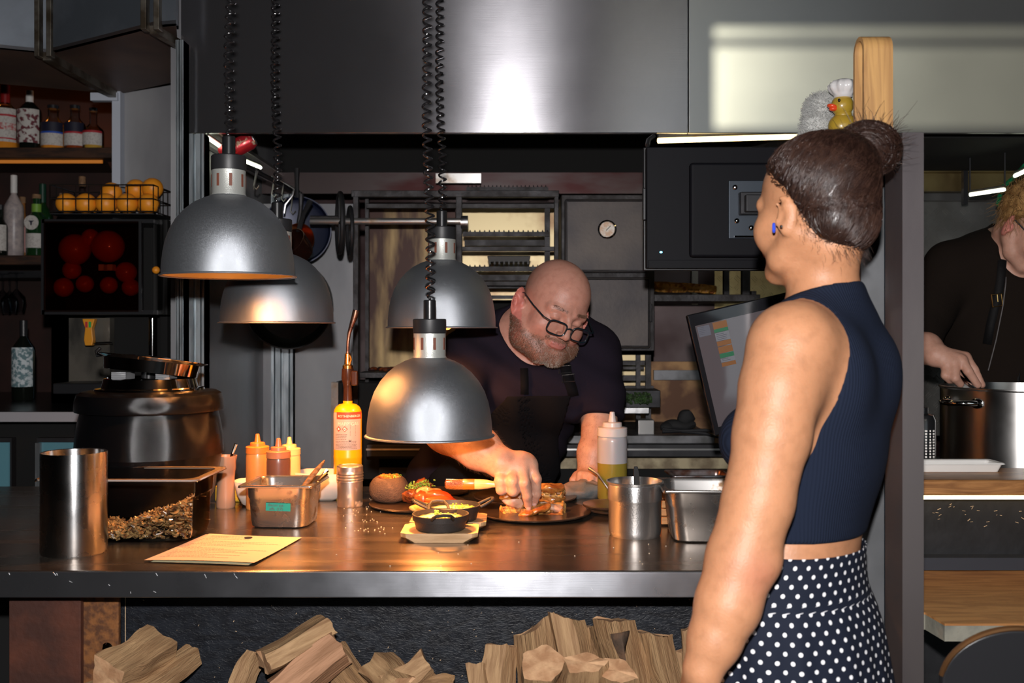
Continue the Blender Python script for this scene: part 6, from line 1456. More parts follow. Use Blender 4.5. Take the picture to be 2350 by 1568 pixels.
# knitted top
def wtop(p):
    d = smin(wtorso(p), chain(p, NK[1:], [.050,.062], .02), .035)-.0055+.0006*nz3(p,70,3)
    hemz = 1.046+.10*((p[:,0]-.44)*0)
    r = p-np.array([S0[0],S0[1],0]); u = r@fw; l = r@lw; z = p[:,2]
    d = smax(d, (hemz-z), .004)
    d = smax(d, z-(1.432-.50*(u-.0)*.60), .004)
    hole = np.sqrt(((u+.004-.12*np.maximum(z-1.34,0))/.070)**2+((z-1.322)/.094)**2)-1
    hole = hole*.07; cut = np.maximum(hole, .056-np.abs(l)+np.maximum(0,(1.36-z))*.10)
    d = smax(d, -cut, .006)
    return d
vs, q = sdf_mesh(wtop, (.22,1.40,1.0), (.80,1.86,1.5), .0042)
knit = mat('navy_knit', (.009,.013,.026), .95, bump=.0, spec=.12)
nt = knit.node_tree; tcn = nt.nodes.new('ShaderNodeTexCoord'); wv_ = nt.nodes.new('ShaderNodeTexWave'); mp_ = nt.nodes.new('ShaderNodeMapping'); mp_.inputs['Rotation'].default_value = (0,0,ang_w)
wv_.inputs['Scale'].default_value = 75; wv_.wave_type = 'BANDS'; wv_.bands_direction = 'X'; wv_.inputs['Distortion'].default_value = .4
bpn = nt.nodes.new('ShaderNodeBump'); bpn.inputs['Strength'].default_value = .45; bpn.inputs['Distance'].default_value = .002
nt.links.new(tcn.outputs['Object'], mp_.inputs[0]); nt.links.new(mp_.outputs[0], wv_.inputs['Vector']); nt.links.new(wv_.outputs[0], bpn.inputs['Height']); nt.links.new(bpn.outputs[0], nt.nodes['Principled BSDF'].inputs['Normal'])
wtop_o = np_mesh('knit_top', vs, q, knit, wom, relax=2)
# skirt with polka dots
dots = mat('polka_dot_cloth', (.008,.011,.022), .8, bump=.0, spec=.2); nt = dots.node_tree; N_ = nt.nodes; L_ = nt.links
uvn = N_.new('ShaderNodeUVMap'); uvn.uv_map = 'Dots'
def mth(op, a, b=None, c=None):
    m = N_.new('ShaderNodeMath'); m.operation = op
    for i, x in enumerate((a,b,c)):
        if x is None: continue
        if isinstance(x, (int,float)): m.inputs[i].default_value = x
        else: L_.new(x, m.inputs[i])
    return m.outputs[0]
sp = N_.new('ShaderNodeSeparateXYZ'); L_.new(uvn.outputs[0], sp.inputs[0])
def dotset(off):
    fx = mth('SUBTRACT', mth('FRACT', mth('ADD', mth('DIVIDE', sp.outputs[0], .0230), off)), .5); fy = mth('SUBTRACT', mth('FRACT', mth('ADD', mth('DIVIDE', sp.outputs[1], .0270), off)), .5)
    return mth('SQRT', mth('ADD', mth('POWER', mth('MULTIPLY', fx, .023), 2), mth('POWER', mth('MULTIPLY', fy, .027), 2)))
dd = mth('MINIMUM', dotset(0), dotset(.5)); lt_ = mth('LESS_THAN', dd, .0033)
mx = N_.new('ShaderNodeMix'); mx.data_type = 'RGBA'; L_.new(lt_, mx.inputs[0]); mx.inputs[6].default_value = (.008,.011,.022,1); mx.inputs[7].default_value = (.72,.72,.74,1)
L_.new(mx.outputs[2], N_['Principled BSDF'].inputs['Base Color'])
nu = 220; nv = 60; rows = []
zs = np.linspace(1.026, .46, nv); th = np.linspace(0, 2*PI, nu+1)
def skp(z):
    t = 1.026-z
    f = np.interp(t, [0,.065,.08,.13,.23,.35,.57], [0,.002,.006,.022,.040,.055,.09])
    tab = np.array(wlv); z2 = max(z,.93); cx = np.interp(z2,tab[:,0],tab[:,1]); a = np.interp(z2,tab[:,0],tab[:,3]); b = np.interp(z2,tab[:,0],tab[:,4])
    return cx, a+.007+f*.9, b+.007+f*.72, f
grid = []; uvs = []
for z in zs:
    cx, a, b, f = skp(z); row = []; ur = []
    for k_, t in enumerate(th):
        fold = 1+f*.55*math.sin(t*11+math.sin(t*3)*1.5+z*2)+f*.25*math.sin(t*23+1)
        u = a*math.cos(t)*fold; l = b*math.sin(t)*fold
        row.append((cx+fw[0]*u+lw[0]*l, WD+fw[1]*u+lw[1]*l, z))
    grid.append(row)
vsk = np.array(grid).reshape(-1,3); wdt = nu+1
fsk = [(i*wdt+j, i*wdt+j+1, (i+1)*wdt+j+1, (i+1)*wdt+j) for i in range(nv-1) for j in range(nu)]
me = bpy.data.meshes.new('skirt'); me.from_pydata([tuple(v-np.array(wom.location)) for v in vsk], [], fsk)
cx0_, a0_, b0_, _ = skp(.88); arc = [0]
for j in range(nu): arc.append(arc[-1]+math.hypot(a0_*(math.cos(th[j+1])-math.cos(th[j])), b0_*(math.sin(th[j+1])-math.sin(th[j]))))
sk = finish(me, 'skirt', dots, wom, angle=180, solid=.0015)
ul = me.uv_layers.new(name='Dots')
for lp in me.loops:
    i, j = divmod(lp.vertex_index, wdt); z = zs[i]; sc__ = 1.0
    if z > .955: sc__ = .86
    ul.data[lp.index].uv = (arc[j]*sc__, (1.026-z)*1.04)
MB().tube([tuple(np.array(grid[8][j])-np.array(wom.location)*1.0+0) for j in range(0,nu,2)], .0012, 5, closed=True).build('waistband_seam', mat('navy_thread', (.006,.008,.015), .8), sk)
# shoes
for l in (.085,-.085):
    h0 = wb(0,l,.86)+V3(-.05,0,0)+fw*-.02; f_ = MB().ball((0,0,0),(.135,.048,.042),24,14,rot=Matrix(((fw[0],-fw[1],0),(fw[1],fw[0],0),(0,0,1)))); f_.v = [Vector((v.x,v.y,max(v.z,-.03))) for v in f_.v]
    o = f_.build('shoe', black_plastic, wom); o.location = (h0[0]+fw[0]*.07-S0[0], h0[1]+fw[1]*.07-S0[1], .031)
# hair
BUN = WO+RW@V3(-.088,.0,.118)
BUN = PP(1993,338,1.63)
def hair_d(p):
    q = whead(p)
    d = smin(ell(q, (-.014,0,.031), (.1015,.0815,.0895)), ell(q, (-.058,0,-.035), (.050,.060,.050)), .03)*HSW
    # keep off the face, the ears and the nape: hairline plane bits
    line = q[:,2]-(.024+.72*np.maximum(q[:,0]+.010,0)) ; 
    back = q[:,2]-np.interp(q[:,0], [-.10,-.075,-.045,-.022,-.010], [-.095,-.088,-.060,-.005,.024])
    cutf = np.where(q[:,0] > -.010, line-.012*np.sin(np.abs(q[:,1])*40), back-.0)
    lim = np.maximum(-cutf, -(q[:,2]+.088))
    fr_ = (q[:,0]-.062)*.8+ (q[:,2]-.075)*-.35
    d = smax(d, lim*.7, .008); d = smax(d, fr_, .008)
    root = BUN-RW@V3(-.03,0,.03)
    return smin(d, cap(p, WO+RW@V3(-.062,0,.055), root*.35+BUN*.65, .035,.026), .035)
strand_m = mat('brown_hair_strands', (.040,.019,.013), .32, col2=(.024,.011,.008), nscale=90, contrast=(.4,.6), spec=.8)
hair_m = mat('dark_brown_hair', (.010,.005,.004), .34, col2=(.022,.010,.007), nscale=30, contrast=(.4,.7), spec=.6)
vs, q = sdf_mesh(hair_d, (.38,1.46,1.36), (.66,1.80,1.72), .0035)
hair_o = np_mesh('hair', vs, q, hair_m, wom, relax=1)
rng = np.random.RandomState(5); pick = vs[rng.randint(0, len(vs), 8000)]
paths = []
rootp = WO+RW@V3(-.060,0,.085)*1.0; rootp = rootp*.45+BUN*.55
for p0 in pick:
    pts = []; steps = 12; reach = rng.uniform(.35,1.0); lift = rng.uniform(.0004,.0034)
    tgt = rootp+rng.normal(size=3)*.012
    P_ = p0[None]+(tgt-p0)[None]*np.linspace(0,reach,steps)[:,None]
    for it_ in range(6):                       # slide the strand onto the hair surface
        e = 2e-3; d0_ = hair_d(P_)-lift-.0006
        g = np.stack([(hair_d(P_+np.eye(3)[k_]*e)-hair_d(P_-np.eye(3)[k_]*e))/(2*e) for k_ in range(3)], 1); g /= np.linalg.norm(g,axis=1)[:,None]+1e-9
        P_ = P_-g*d0_[:,None]
        if it_ > 2: break
    w_ = rng.normal(size=3)*.0009; P_ = P_+w_*np.sin(np.linspace(0,3,steps))[:,None]
    paths.append(P_-np.array(wom.location))
hairs_mb(paths, .00055, .00035).build('hair_strands', strand_m, hair_o, angle=180)['kind'] = 'stuff'
# bun: coils wound round a ball
bn = MB(); BR = .047; rng = np.random.RandomState(9); bp_ = []
def bun_rad(a): return BR*(1+.10*np.sin(3*a+1)+.05*np.sin(7*a))
bvs, bq = sdf_mesh(lambda p: smin(smin(ell(p, BUN, (.044,.041,.042)), ell(p, BUN+V3(.013,0,-.010), (.026,.030,.027)), .01), ell(p, BUN+V3(-.026,-.004,-.006), (.029,.033,.031)), .008)+.0035*np.sin(((p-BUN)@V3(90,50,170))+3*nz3(p,30,2)), tuple(BUN-.09), tuple(BUN+.09), .003)
bun_o = np_mesh('hair_bun', bvs, bq, hair_m, wom)
for i in range(1500):
    ax_ = rng.normal(size=3)+V3(.3,-.2,1.4)*(1 if i%3 else -.2); ax_ /= np.linalg.norm(ax_); a_ = np.cross(ax_, V3(1,.2,0)); a_ /= np.linalg.norm(a_); b_ = np.cross(ax_, a_)
    off = rng.uniform(-.85,.85); rr_ = math.sqrt(1-off*off); t0_ = rng.rand()*6.28; ts_ = np.linspace(t0_, t0_+rng.uniform(1,2.8), 14)
    sc3 = V3(.053,.045,.046)*rng.uniform(.93,1.06)
    pts = (np.cos(ts_)[:,None]*a_*rr_+np.sin(ts_)[:,None]*b_*rr_+ax_*off)*sc3+BUN+V3(-.002,0,-.004)
    bp_.append(pts-np.array(wom.location))
for i in range(260):                            # loose flyaway hairs
    v = rng.normal(size=3); v /= np.linalg.norm(v); s0_ = BUN+v*V3(.046,.04,.042); e_ = v*rng.uniform(.01,.035)+rng.normal(size=3)*.008+V3(0,0,.006)
    bp_.append(np.stack([s0_, s0_+e_*.5+rng.normal(size=3)*.003, s0_+e_])-np.array(wom.location))
hairs_mb(bp_, .00042, .0002).build('bun_strands', strand_m, bun_o, angle=180)['kind'] = 'stuff'
fl_ = []
for i in range(330):                            # short wisps at nape, temple and crown
    k_ = i % 3
    q0 = [V3(-.075+rng.normal()*.014, rng.normal()*.030, -.078+rng.normal()*.006), V3(-.050+rng.normal()*.010,.066+rng.normal()*.004,-.035+rng.normal()*.02), V3(.05+rng.normal()*.02, .02+rng.normal()*.03, .098)][k_]
    dr = [V3(-.3,rng.normal()*.5,-1), V3(-.5,.5,-.4), V3(-.6,rng.normal()*.4,.9)][k_]; dr = dr/np.linalg.norm(dr)*rng.uniform(.006,.022)
    p0 = WO+RW@q0; 
    e = 2e-3; P_ = p0[None]
    for _ in range(3):
        d0_ = wskin(P_); g = np.stack([(wskin(P_+np.eye(3)[k2]*e)-wskin(P_-np.eye(3)[k2]*e))/(2*e) for k2 in range(3)], 1); P_ = P_-g*d0_[:,None]
    p0 = P_[0]; dv = RW@dr; fl_.append(np.stack([p0, p0+dv*.5+g[0]*.002, p0+dv+g[0]*.003+rng.normal(size=3)*.002])-np.array(wom.location))
hairs_mb(fl_, .00024, .0001).build('loose_wisps', strand_m, hair_o, angle=180)['kind'] = 'stuff'
# ear ring and stud
ep = WO+RW@V3(-.002,.090,-.052)*HSW
MB().tube([(.0045*math.cos(a)*.6,0,.0058*math.sin(a)) for a in np.linspace(0,2*PI,25)[:-1]], .0025, 10, closed=True).xf(Matrix.Rotation(1.2,4,'Z')).build('blue_earring', mat('blue_resin', (.03,.07,.55), .2, coat=.6), wom).location = Vector(PP(1776,523,WO[1]-.055))-wom.location
MB().ball((0,0,0),.0024,10,8).build('stud_earring', chrome, wom).location = Vector(PP(1793,520,WO[1]-.078))-wom.location
# ================================================================ bald cook
def cl(py, cpx, d, a, b): return (CAMZ-(py-HY)/F*d, (cpx-CX)/F*d, d, a, b)
clv = densify([cl(690,1250,2.93,.05,.08),cl(735,1238,2.93,.10,.14),cl(790,1226,2.95,.135,.185),cl(860,1205,2.98,.155,.20),cl(950,1170,3.01,.165,.20),cl(1040,1125,3.04,.168,.215),cl(1110,1098,3.05,.162,.225),cl(1180,1090,3.05,.160,.22),cl(1330,1085,3.06,.145,.19)])
ca = thing('person', 'bald bearded cook in glasses, black T-shirt and apron reaching over the plates', 'person', (clv[0][1], 3.1, 0))
yaw, pitch, roll = math.radians(22), math.radians(24), math.radians(-17)
hf = V3(math.sin(yaw)*math.cos(pitch), -math.cos(yaw)*math.cos(pitch), -math.sin(pitch)); RC = rotm(hf)
cr_, sr_ = math.cos(roll), math.sin(roll)
RC = RC @ np.array([[1,0,0],[0,cr_,-sr_],[0,sr_,cr_]])   # roll about the face direction
HSC = 1.12; CO = PP(1272,704,2.74)
def chead(p): return (p-CO) @ RC / HSC
CAr = [PP(1095,812,2.86), PP(1035,890,2.74), PP(975,950,2.60), PP(1030,985,2.50), PP(1100,1030,2.42), PP(1148,1062,2.385)]
CRr = [.085,.072,.060,.060,.050,.036]
CAl = [PP(1355,815,2.93), PP(1372,900,2.88), PP(1376,985,2.84), PP(1362,1040,2.80), PP(1352,1090,2.775)]
CRl = [.082,.066,.047,.043,.034]
HD_ = 2.37
fing = {'pinky': ([PP(1160,1086,2.375),PP(1149,1104,2.350),PP(1151,1124,2.352),PP(1160,1122,2.380)],[.016,.0150,.0135,.012]),
 'ring': ([PP(1180,1082,2.370),PP(1176,1105,2.342),PP(1178,1127,2.345),PP(1186,1124,2.378)],[.016,.0150,.0138,.012]),
 'middle': ([PP(1198,1076,2.368),PP(1203,1108,2.345),PP(1209,1138,2.355),PP(1212,1160,2.368)],[.0165,.0135,.0125,.0100]),
 'index': ([PP(1217,1070,2.380),PP(1230,1100,2.365),PP(1231,1133,2.372),PP(1227,1151,2.382)],[.0160,.0130,.0118,.0095])}
def chand(p):
    return near(p, PP(1190,1095,2.38), .16, chand_)
def chand_(p):
    w = CAr[-1]; d = None
    for k_,(pts,rs) in fing.items():
        pal = cap(p, w+(pts[0]-w)*.05, pts[0], .030, .0185); d = pal if d is None else smin(d, pal, .012)
    for pts, rs in fing.values():
        f_ = chain(p, pts, rs, .004)
        f_ = smin(f_, ell(p, pts[1], (rs[1]*1.02,)*3), .003)
        d = smin(d, f_, .0045)
    th_ = chain(p, [PP(1180,1060,2.42), PP(1205,1095,2.425), PP(1216,1128,2.412), PP(1221,1150,2.402)], [.024,.017,.0135,.011], .005)
    d = smin(d, th_, .006)
    d = smin(d, cap(p, PP(1196,1060,2.39), PP(1205,1062,2.40), .026), .02)
    for k_ in ('middle','index'):                # knuckles
        d = smin(d, ell(p, fing[k_][0][0]+V3(0,-.006,.002), (.0125,.011,.0125)), .006)
    return d
def chand2(p):
    return near(p, PP(1348,1095,2.74), .14, chand2_)
def chand2_(p):
    w = CAl[-1]; d = None
    for i,(px,py,dd_) in enumerate(((1330,1104,2.72),(1342,1108,2.70),(1356,1109,2.69),(1370,1108,2.70))):
        m_ = PP(px+ (4-i)*2,1092,2.74); t_ = PP(px,py,dd_); f_ = smin(cap(p, w, m_, .026,.017), chain(p, [m_, (m_+t_)/2+V3(0,-.006,.008), t_], [.0155,.014,.0115], .003), .006)
        d = f_ if d is None else smin(d, f_, .005)
    return smin(d, chain(p, [w+V3(-.01,0,-.005), PP(1325,1094,2.76), PP(1316,1103,2.74)], [.02,.0145,.012], .004), .006)
CN = [CO+RC@V3(-.04,0,-.06)*HSC, PP(1236,775,2.84), PP(1228,850,2.95)]
def ctors(p):
    d = stack(p, clv, -PI/2)
    d = smin(d, cap(p, PP(1210,770,2.93), CAr[0], .07,.08), .05)
    d = smin(d, cap(p, PP(1260,780,2.95), CAl[0], .06,.075), .05)
    d = smin(d, ell(p, PP(1180,880,2.86), (.10,.09,.09)), .06)
    d = smin(d, ell(p, PP(1290,880,2.88), (.09,.08,.09)), .06)
    return smin(d, ell(p, PP(1130,1035,3.0), (.16,.125,.15)), .06)
def carms(p): return np.minimum(smin(chain(p, CAr, CRr, .02), chand(p), .014), smin(chain(p, CAl, CRl, .02), chand2(p), .012))
def cskin(p):
    d = smin(ctors(p), carms(p), .03)
    q = chead(p); hd = head_sdf(q, .020, 1.)*HSC
    hd = smin(hd, ell(q, (.01,0,-.105), (.05,.052,.03))*HSC, .02)
    hd = smin(hd, chain(p, CN, [.072,.075,.085], .02), .02)
    d = smin(d, hd, .02)
    for l in (-.11,.11):
        b_ = V3(clv[0][1]+l, 3.07, .72); d = smin(d, chain(p, [b_, b_+V3(0,0,-.30), b_+V3(0,.02,-.66)], [.105,.075,.048], .02), .04)
        d = smin(d, chain(p, [b_+V3(0,.02,-.66), b_+V3(0,-.12,-.68)], [.04,.034], .01), .01)
    return d
def beard_mask(q):
    x, y, z = q[:,0], np.abs(q[:,1]), q[:,2]
    lim = np.interp(x, [-.02,.02,.05,.075,.10], [-.010,-.046,-.062,-.060,-.058])
    m = sm(lim-z, -.004, .008)[:,0]*sm(x, -.028, -.008)[:,0]*sm(z, -.145, -.125)[:,0]
    mou = np.sqrt((y/.027)**2+((z+.066)/.0105)**2); m *= np.clip((mou-1)*4, 0, 1)*(1)
    chin_bare = np.exp(-((y/.014)**2+((z+.085)/.006)**2)); m *= 1-.55*chin_bare; m *= 1-((y > .070+.4*.02) & (z > -.052))*1.0
    mous = np.exp(-((z+.0535)/.006)**2)*(y < .034)*(x > .07); return np.clip(np.maximum(m, mous*.9), 0, 1)
def ccol(p):
    q = chead(p); near = np.linalg.norm(q, axis=1) < .2; n = len(p)
    c = np.tile(V3(.56,.27,.20), (n,1)); nn = nz3(p, 40, 7)[:,None]
    arms_ = (p[:,2] < 1.22)[:,None]; c = np.where(arms_, V3(.56,.31,.22), c)
    ck = np.exp(-(((q[:,0]-.055)/.03)**2+((np.abs(q[:,1])-.05)/.02)**2+((q[:,2]+.032)/.02)**2))[:,None]*near[:,None]; c = c*(1-ck*.4)+V3(.55,.16,.13)*ck*.4
    ear = ((np.abs(q[:,1]) > .083) & near)[:,None]; c = np.where(ear, V3(.58,.20,.16), c)
    stub = (sm(np.abs(q[:,1]), .055, .075)*sm(q[:,2], .0, .03)*sm(-q[:,0], -.03, .01))*near[:,None]; c = c*(1-.22*stub)
    b = beard_mask(q)[:,None]*near[:,None]; c = c*(1-.62*b)+V3(.15,.07,.045)*.62*b
    lp = ((np.abs(q[:,1]) < .021) & (q[:,0] > .088) & (np.abs(q[:,2]+.0645) < .0085) & near)[:,None]; c = np.where(lp, V3(.50,.19,.16), c)
    y = np.abs(q[:,1]); br = np.exp(-(((q[:,2]-.021+.25*(y-.03)**1*0)/.0035)**2))*((y > .012) & (y < .046) & (q[:,0] > .06) & near); c = c*(1-.45*br[:,None])
    el = np.exp(-((q[:,2]+.0085)/.0016)**2)*((y > .018) & (y < .044) & (q[:,0] > .075) & near); c = c*(1-.6*el[:,None])
    tr = ((p[:,2] < .80)[:,None]); c = np.where(tr, V3(.02,.02,.022), c)
    return c*(1+.05*nn)
c0 = np.array(CO); vs, q = sdf_mesh(cskin, (-.36,2.28,-.005), (.36,3.40,1.62), .0065, (((-.06,.26,.0030),),((2.30,2.46,.003),(2.60,2.86,.003)),((.93,1.03,.0028),(1.24,1.56,.0030))))
cbody = np_mesh('body', vs, q, skin_mat('ruddy_skin', (.82,.74,.72), .42), ca, ccol, relax=1)
# T-shirt
cdir = CAl[2]-CAl[1]; cdir /= np.linalg.norm(cdir); adir = CAr[2]-CAr[1]; adir /= np.linalg.norm(adir)
def cshirt(p):
    a1 = chain(p, CAr[:3], [.090,.082,.078], .02); a1 = smax(a1, (p-(CAr[1]*.25+CAr[2]*.75))@adir, .006)
    a2 = chain(p, CAl[:3], [.088,.076,.072], .02); a2 = smax(a2, (p-PP(1377,960,2.85))@cdir, .006)
    d = smin(smin(ctors(p)-.010, a1, .03), a2, .03)
    w = .0055*np.sin(p@V3(45,20,70)+5*nz3(p,8,2))*np.clip(nz3(p,7,5)+.6,0,1)+.0025*nz3(p,38,8); d = d+w
    cut = smin(ell(p, PP(1234,742,2.83), (.108,.13,.092)), cap(p, PP(1226,760,2.82), PP(1252,805,2.70), .078), .03)
    d = smax(d, -cut, .008)
    return smax(d, .86-p[:,2], .005)
vs, q = sdf_mesh(cshirt, (-.42,2.5,.84), (.36,3.36,1.5), .006)
np_mesh('t_shirt', vs, q, black_cloth, ca, relax=1)
# apron
def capron(p):
    d = np.abs(smin(ctors(p), stack(p, densify([(.45,clv[0][1],3.06,.14,.19),(.9,clv[0][1],3.05,.16,.225),(1.0,clv[0][1]+.01,3.05,.16,.22)]), -PI/2), .03)-.029+.005*np.sin(p@V3(42,0,9)+3*nz3(p,8,3)))-.0032
    px = p[:,0]/p[:,1]*F+CX; py = HY+(CAMZ-p[:,2])/p[:,1]*F
    xc = np.interp(p[:,2], [.45,.9,1.05,1.20], [-.09,-.07,-.0,.085]); hwid = np.interp(p[:,2], [.45,.95,1.06,1.19], [.19,.19,.13,.088])
    d = smax(d, np.abs(p[:,0]-xc)-hwid, .004); d = smax(d, p[:,2]-1.185, .004); d = smax(d, p[:,1]-3.06, .01)
    return smax(d, .46-p[:,2], .004)
vs, q = sdf_mesh(capron, (-.32,2.6,.44), (.22,3.12,1.22), .0042)
ap = np_mesh('apron', vs, q, apron_m, ca, relax=1)
def ribbon(pxs, w, f, m, name, par, lift=.004):
    rings = []
    for i,(a,b) in enumerate(pxs):
        a0, b0 = pxs[max(i-1,0)]; a1, b1 = pxs[min(i+1,len(pxs)-1)]; tx, ty = a1-a0, b1-b0; L__ = math.hypot(tx,ty); nx, ny = -ty/L__, tx/L__
        h = hit(a, b, f)
        if h is None: continue
        ww = w*F/h[1]/2; l = hit(a+nx*ww, b+ny*ww, f); r = hit(a-nx*ww, b-ny*ww, f)
        l = h if l is None else l; r = h if r is None else r; up_ = V3(0,-lift,0)
        if abs(l[1]-h[1]) > .03: l = h+(l-h)*0+V3(nx*w/2,0,-ny*w/2)
        if abs(r[1]-h[1]) > .03: r = h+V3(-nx*w/2,0,ny*w/2)
        rings.append([Vector(v+up_) for v in (l,h,r)])
    return MB().loft(rings, closed_ring=False, cap0=False, cap1=False).build(name, m, par, world=True, solid=.0018, angle=180)
st_ = ribbon([(1296,835),(1299,850),(1303,865),(1308,880),(1313,895),(1316,910)], .030, cshirt, apron_m, 'neck_strap', ca, .006)
for pb in ((1296,848),(1303,868)):
    h = hit(pb[0],pb[1],cshirt)
    if h is not None: MB().tube([Vector(h)+Vector((x,-.011,z)) for x,z in ((-.017,.009),(.017,.012),(.018,-.008),(-.016,-.011))], .0022, 6, closed=True).build('strap_buckle', mat('buckle_black', (.03,.03,.032), .25, .5), ca, world=True)
ribbon([(1184,745),(1187,760),(1190,775),(1195,795),(1200,820),(1203,850),(1204,880),(1204,905)], .022, cshirt, apron_m, 'neck_strap', ca, .011)
# beard hairs and scalp shadow
rng = np.random.RandomState(3)
me_ = cbody.data; co = np.empty(len(me_.vertices)*3); me_.vertices.foreach_get('co', co); co = co.reshape(-1,3)+np.array(ca.location)
no = np.empty(len(me_.vertices)*3); me_.vertices.foreach_get('normal', no); no = no.reshape(-1,3)
ql = chead(co); bmk = beard_mask(ql)*(np.linalg.norm(ql,axis=1) < .2); idx = np.where(bmk > .35)[0]
if np.mean(((co-CO)*no).sum(1)[np.linalg.norm(ql,axis=1) < .1]) < 0: no = -no
brown, grey = [], []
for i in range(16000):
    k_ = idx[rng.randint(len(idx))]
    if rng.rand() > bmk[k_]: continue
    lq = ql[k_]; dn = RC@V3(.1+rng.normal()*.3, np.sign(lq[1])*.25+rng.normal()*.3, -.9); v = no[k_]*.75+dn*.7+rng.normal(size=3)*.25; v /= np.linalg.norm(v); L__ = rng.uniform(.0018,.0042)
    p0 = co[k_]+rng.normal(size=3)*.0012; pth = np.stack([p0, p0+v*L__*.55, p0+v*L__+dn*L__*.25])-np.array(ca.location)
    (grey if (rng.rand() < (.6 if (abs(lq[1]) < .03 and lq[2] < -.078) else .12)) else brown).append(pth)
hb_ = hairs_mb(brown, .00036, .00016).build('beard', mat('brown_beard', (.16,.075,.04), .5), ca, angle=180); hb_['kind'] = 'stuff'
hb_ = hairs_mb(grey, .00036, .00016).build('grey_beard', mat('grey_beard_hair', (.48,.42,.36), .5), ca, angle=180); hb_['kind'] = 'stuff'
ey = []
idx2 = np.where((np.abs(ql[:,2]-.021) < .0035) & (np.abs(ql[:,1]) > .013) & (np.abs(ql[:,1]) < .047) & (ql[:,0] > .06) & (np.linalg.norm(ql,axis=1) < .15))[0]
for i in range(260 if len(idx2) else 0):
    k_ = idx2[rng.randint(len(idx2))]; dn = RC@V3(.2, np.sign(ql[k_][1])*1.0, .1); p0 = co[k_]; v = no[k_]*.35+dn*.8+rng.normal(size=3)*.2; v /= np.linalg.norm(v); ey.append(np.stack([p0,p0+v*.003,p0+v*.0065])-np.array(ca.location))
if ey: hairs_mb(ey, .00022, .0001).build('eyebrows', mat('eyebrow_hair', (.16,.08,.04), .5), ca, angle=180)['kind'] = 'stuff'
# arm hair
ah = []
axs = [(CAr[3], CAr[5], 900), (CAl[2], CAl[4], 700)]
for a_, b_, n_ in axs:
    dv = (b_-a_)/np.linalg.norm(b_-a_); t_ = (co-a_)@dv; near_ = np.where((t_ > -.02) & (t_ < np.linalg.norm(b_-a_)-.0) & (np.linalg.norm(co-a_-t_[:,None]*dv,axis=1) < .085) & (co[:,1] < 2.9))[0]
    for i in range(n_ if len(near_) else 0):
        k_ = near_[rng.randint(len(near_))]; v = dv+no[k_]*.5+rng.normal(size=3)*.35; v /= np.linalg.norm(v); L__ = rng.uniform(.006,.012); ah.append(np.stack([co[k_],co[k_]+v*L__*.5,co[k_]+v*L__+dv*.001])-np.array(ca.location))
hairs_mb(ah, .00013, .00006).build('arm_hair', mat('arm_hair', (.10,.05,.03), .6), ca, angle=180)['kind'] = 'stuff'
# fingernails
nail = mat('fingernail', (.62,.36,.30), .25, coat=.3)
for k_, rr_ in (('middle',.0100),('index',.0095)):
    pts, rs = fing[k_]; tip = pts[-1]; dv = pts[-1]-pts[-2]; dv /= np.linalg.norm(dv); nb_ = V3(0,-1,0)-dv*(V3(0,-1,0)@dv); nb_ /= np.linalg.norm(nb_); sd = np.cross(dv, nb_)
    M_ = Matrix(((sd[0],nb_[0],dv[0]),(sd[1],nb_[1],dv[1]),(sd[2],nb_[2],dv[2])))
    MB().ball(tuple(tip+dv*rr_*.35+nb_*rr_*.72-np.array(ca.location)), (rr_*.62,rr_*.32,rr_*.75), 14, 10, rot=M_).build('fingernail', nail, ca)
# glasses
gm_ = mat('dark_teal_frame', (.008,.016,.022), .25, coat=.4)
gs = thing('eyeglasses', 'dark framed glasses low on the bald cook\'s nose', 'glasses', CO+RC@V3(.11,0,-.02)*HSC)
def hq(x, y, z): return Vector(CO+RC@V3(x,y,z)*HSC)
def lens(s_):
    pts = []
    for t in np.linspace(0, 2*PI, 41)[:-1]:
        cx_, sx_ = math.cos(t), math.sin(t); yy = .0245*np.sign(cx_)*abs(cx_)**.55; zz_ = .0165*np.sign(sx_)*abs(sx_)**.60
        pts.append((yy, zz_))
    return [hq(.1165-.10*abs(s_*.034+yy)**1.5*4 -.004, s_*.0330+yy, -.0195+zz_*(1 if zz_>0 else 1)-.0) for yy, zz_ in pts]
for s_ in (1,-1):
    L3 = lens(s_); MB().tube(L3, .0024, 8, closed=True).build('rim', gm_, gs, world=True)
    mb = MB(); c_ = sum(L3, Vector())/len(L3); mb.v = [c_]+L3; mb.f = [(0,1+i,1+(i+1)%len(L3)) for i in range(len(L3))]; mb.build('lens', glass('spectacle_lens', (.93,.95,.95), .12, .02), gs, world=True)
    MB().tube([hq(.107,s_*.056,-.008), hq(.098,s_*.066+s_*.006,-.006), hq(.05,s_*.083,.000), hq(-.005,s_*.0895,.008), hq(-.022,s_*.088,.002), hq(-.032,s_*.086,-.016)], [.0022,.0024,.0022,.0022,.002,.0016], 8).build('temple', gm_, gs, world=True)
MB().tube([hq(.1135,.0095,-.014), hq(.1155,.004,-.0105), hq(.1155,-.004,-.0105), hq(.1135,-.0095,-.014)], .0021, 8).build('bridge', gm_, gs, world=True)
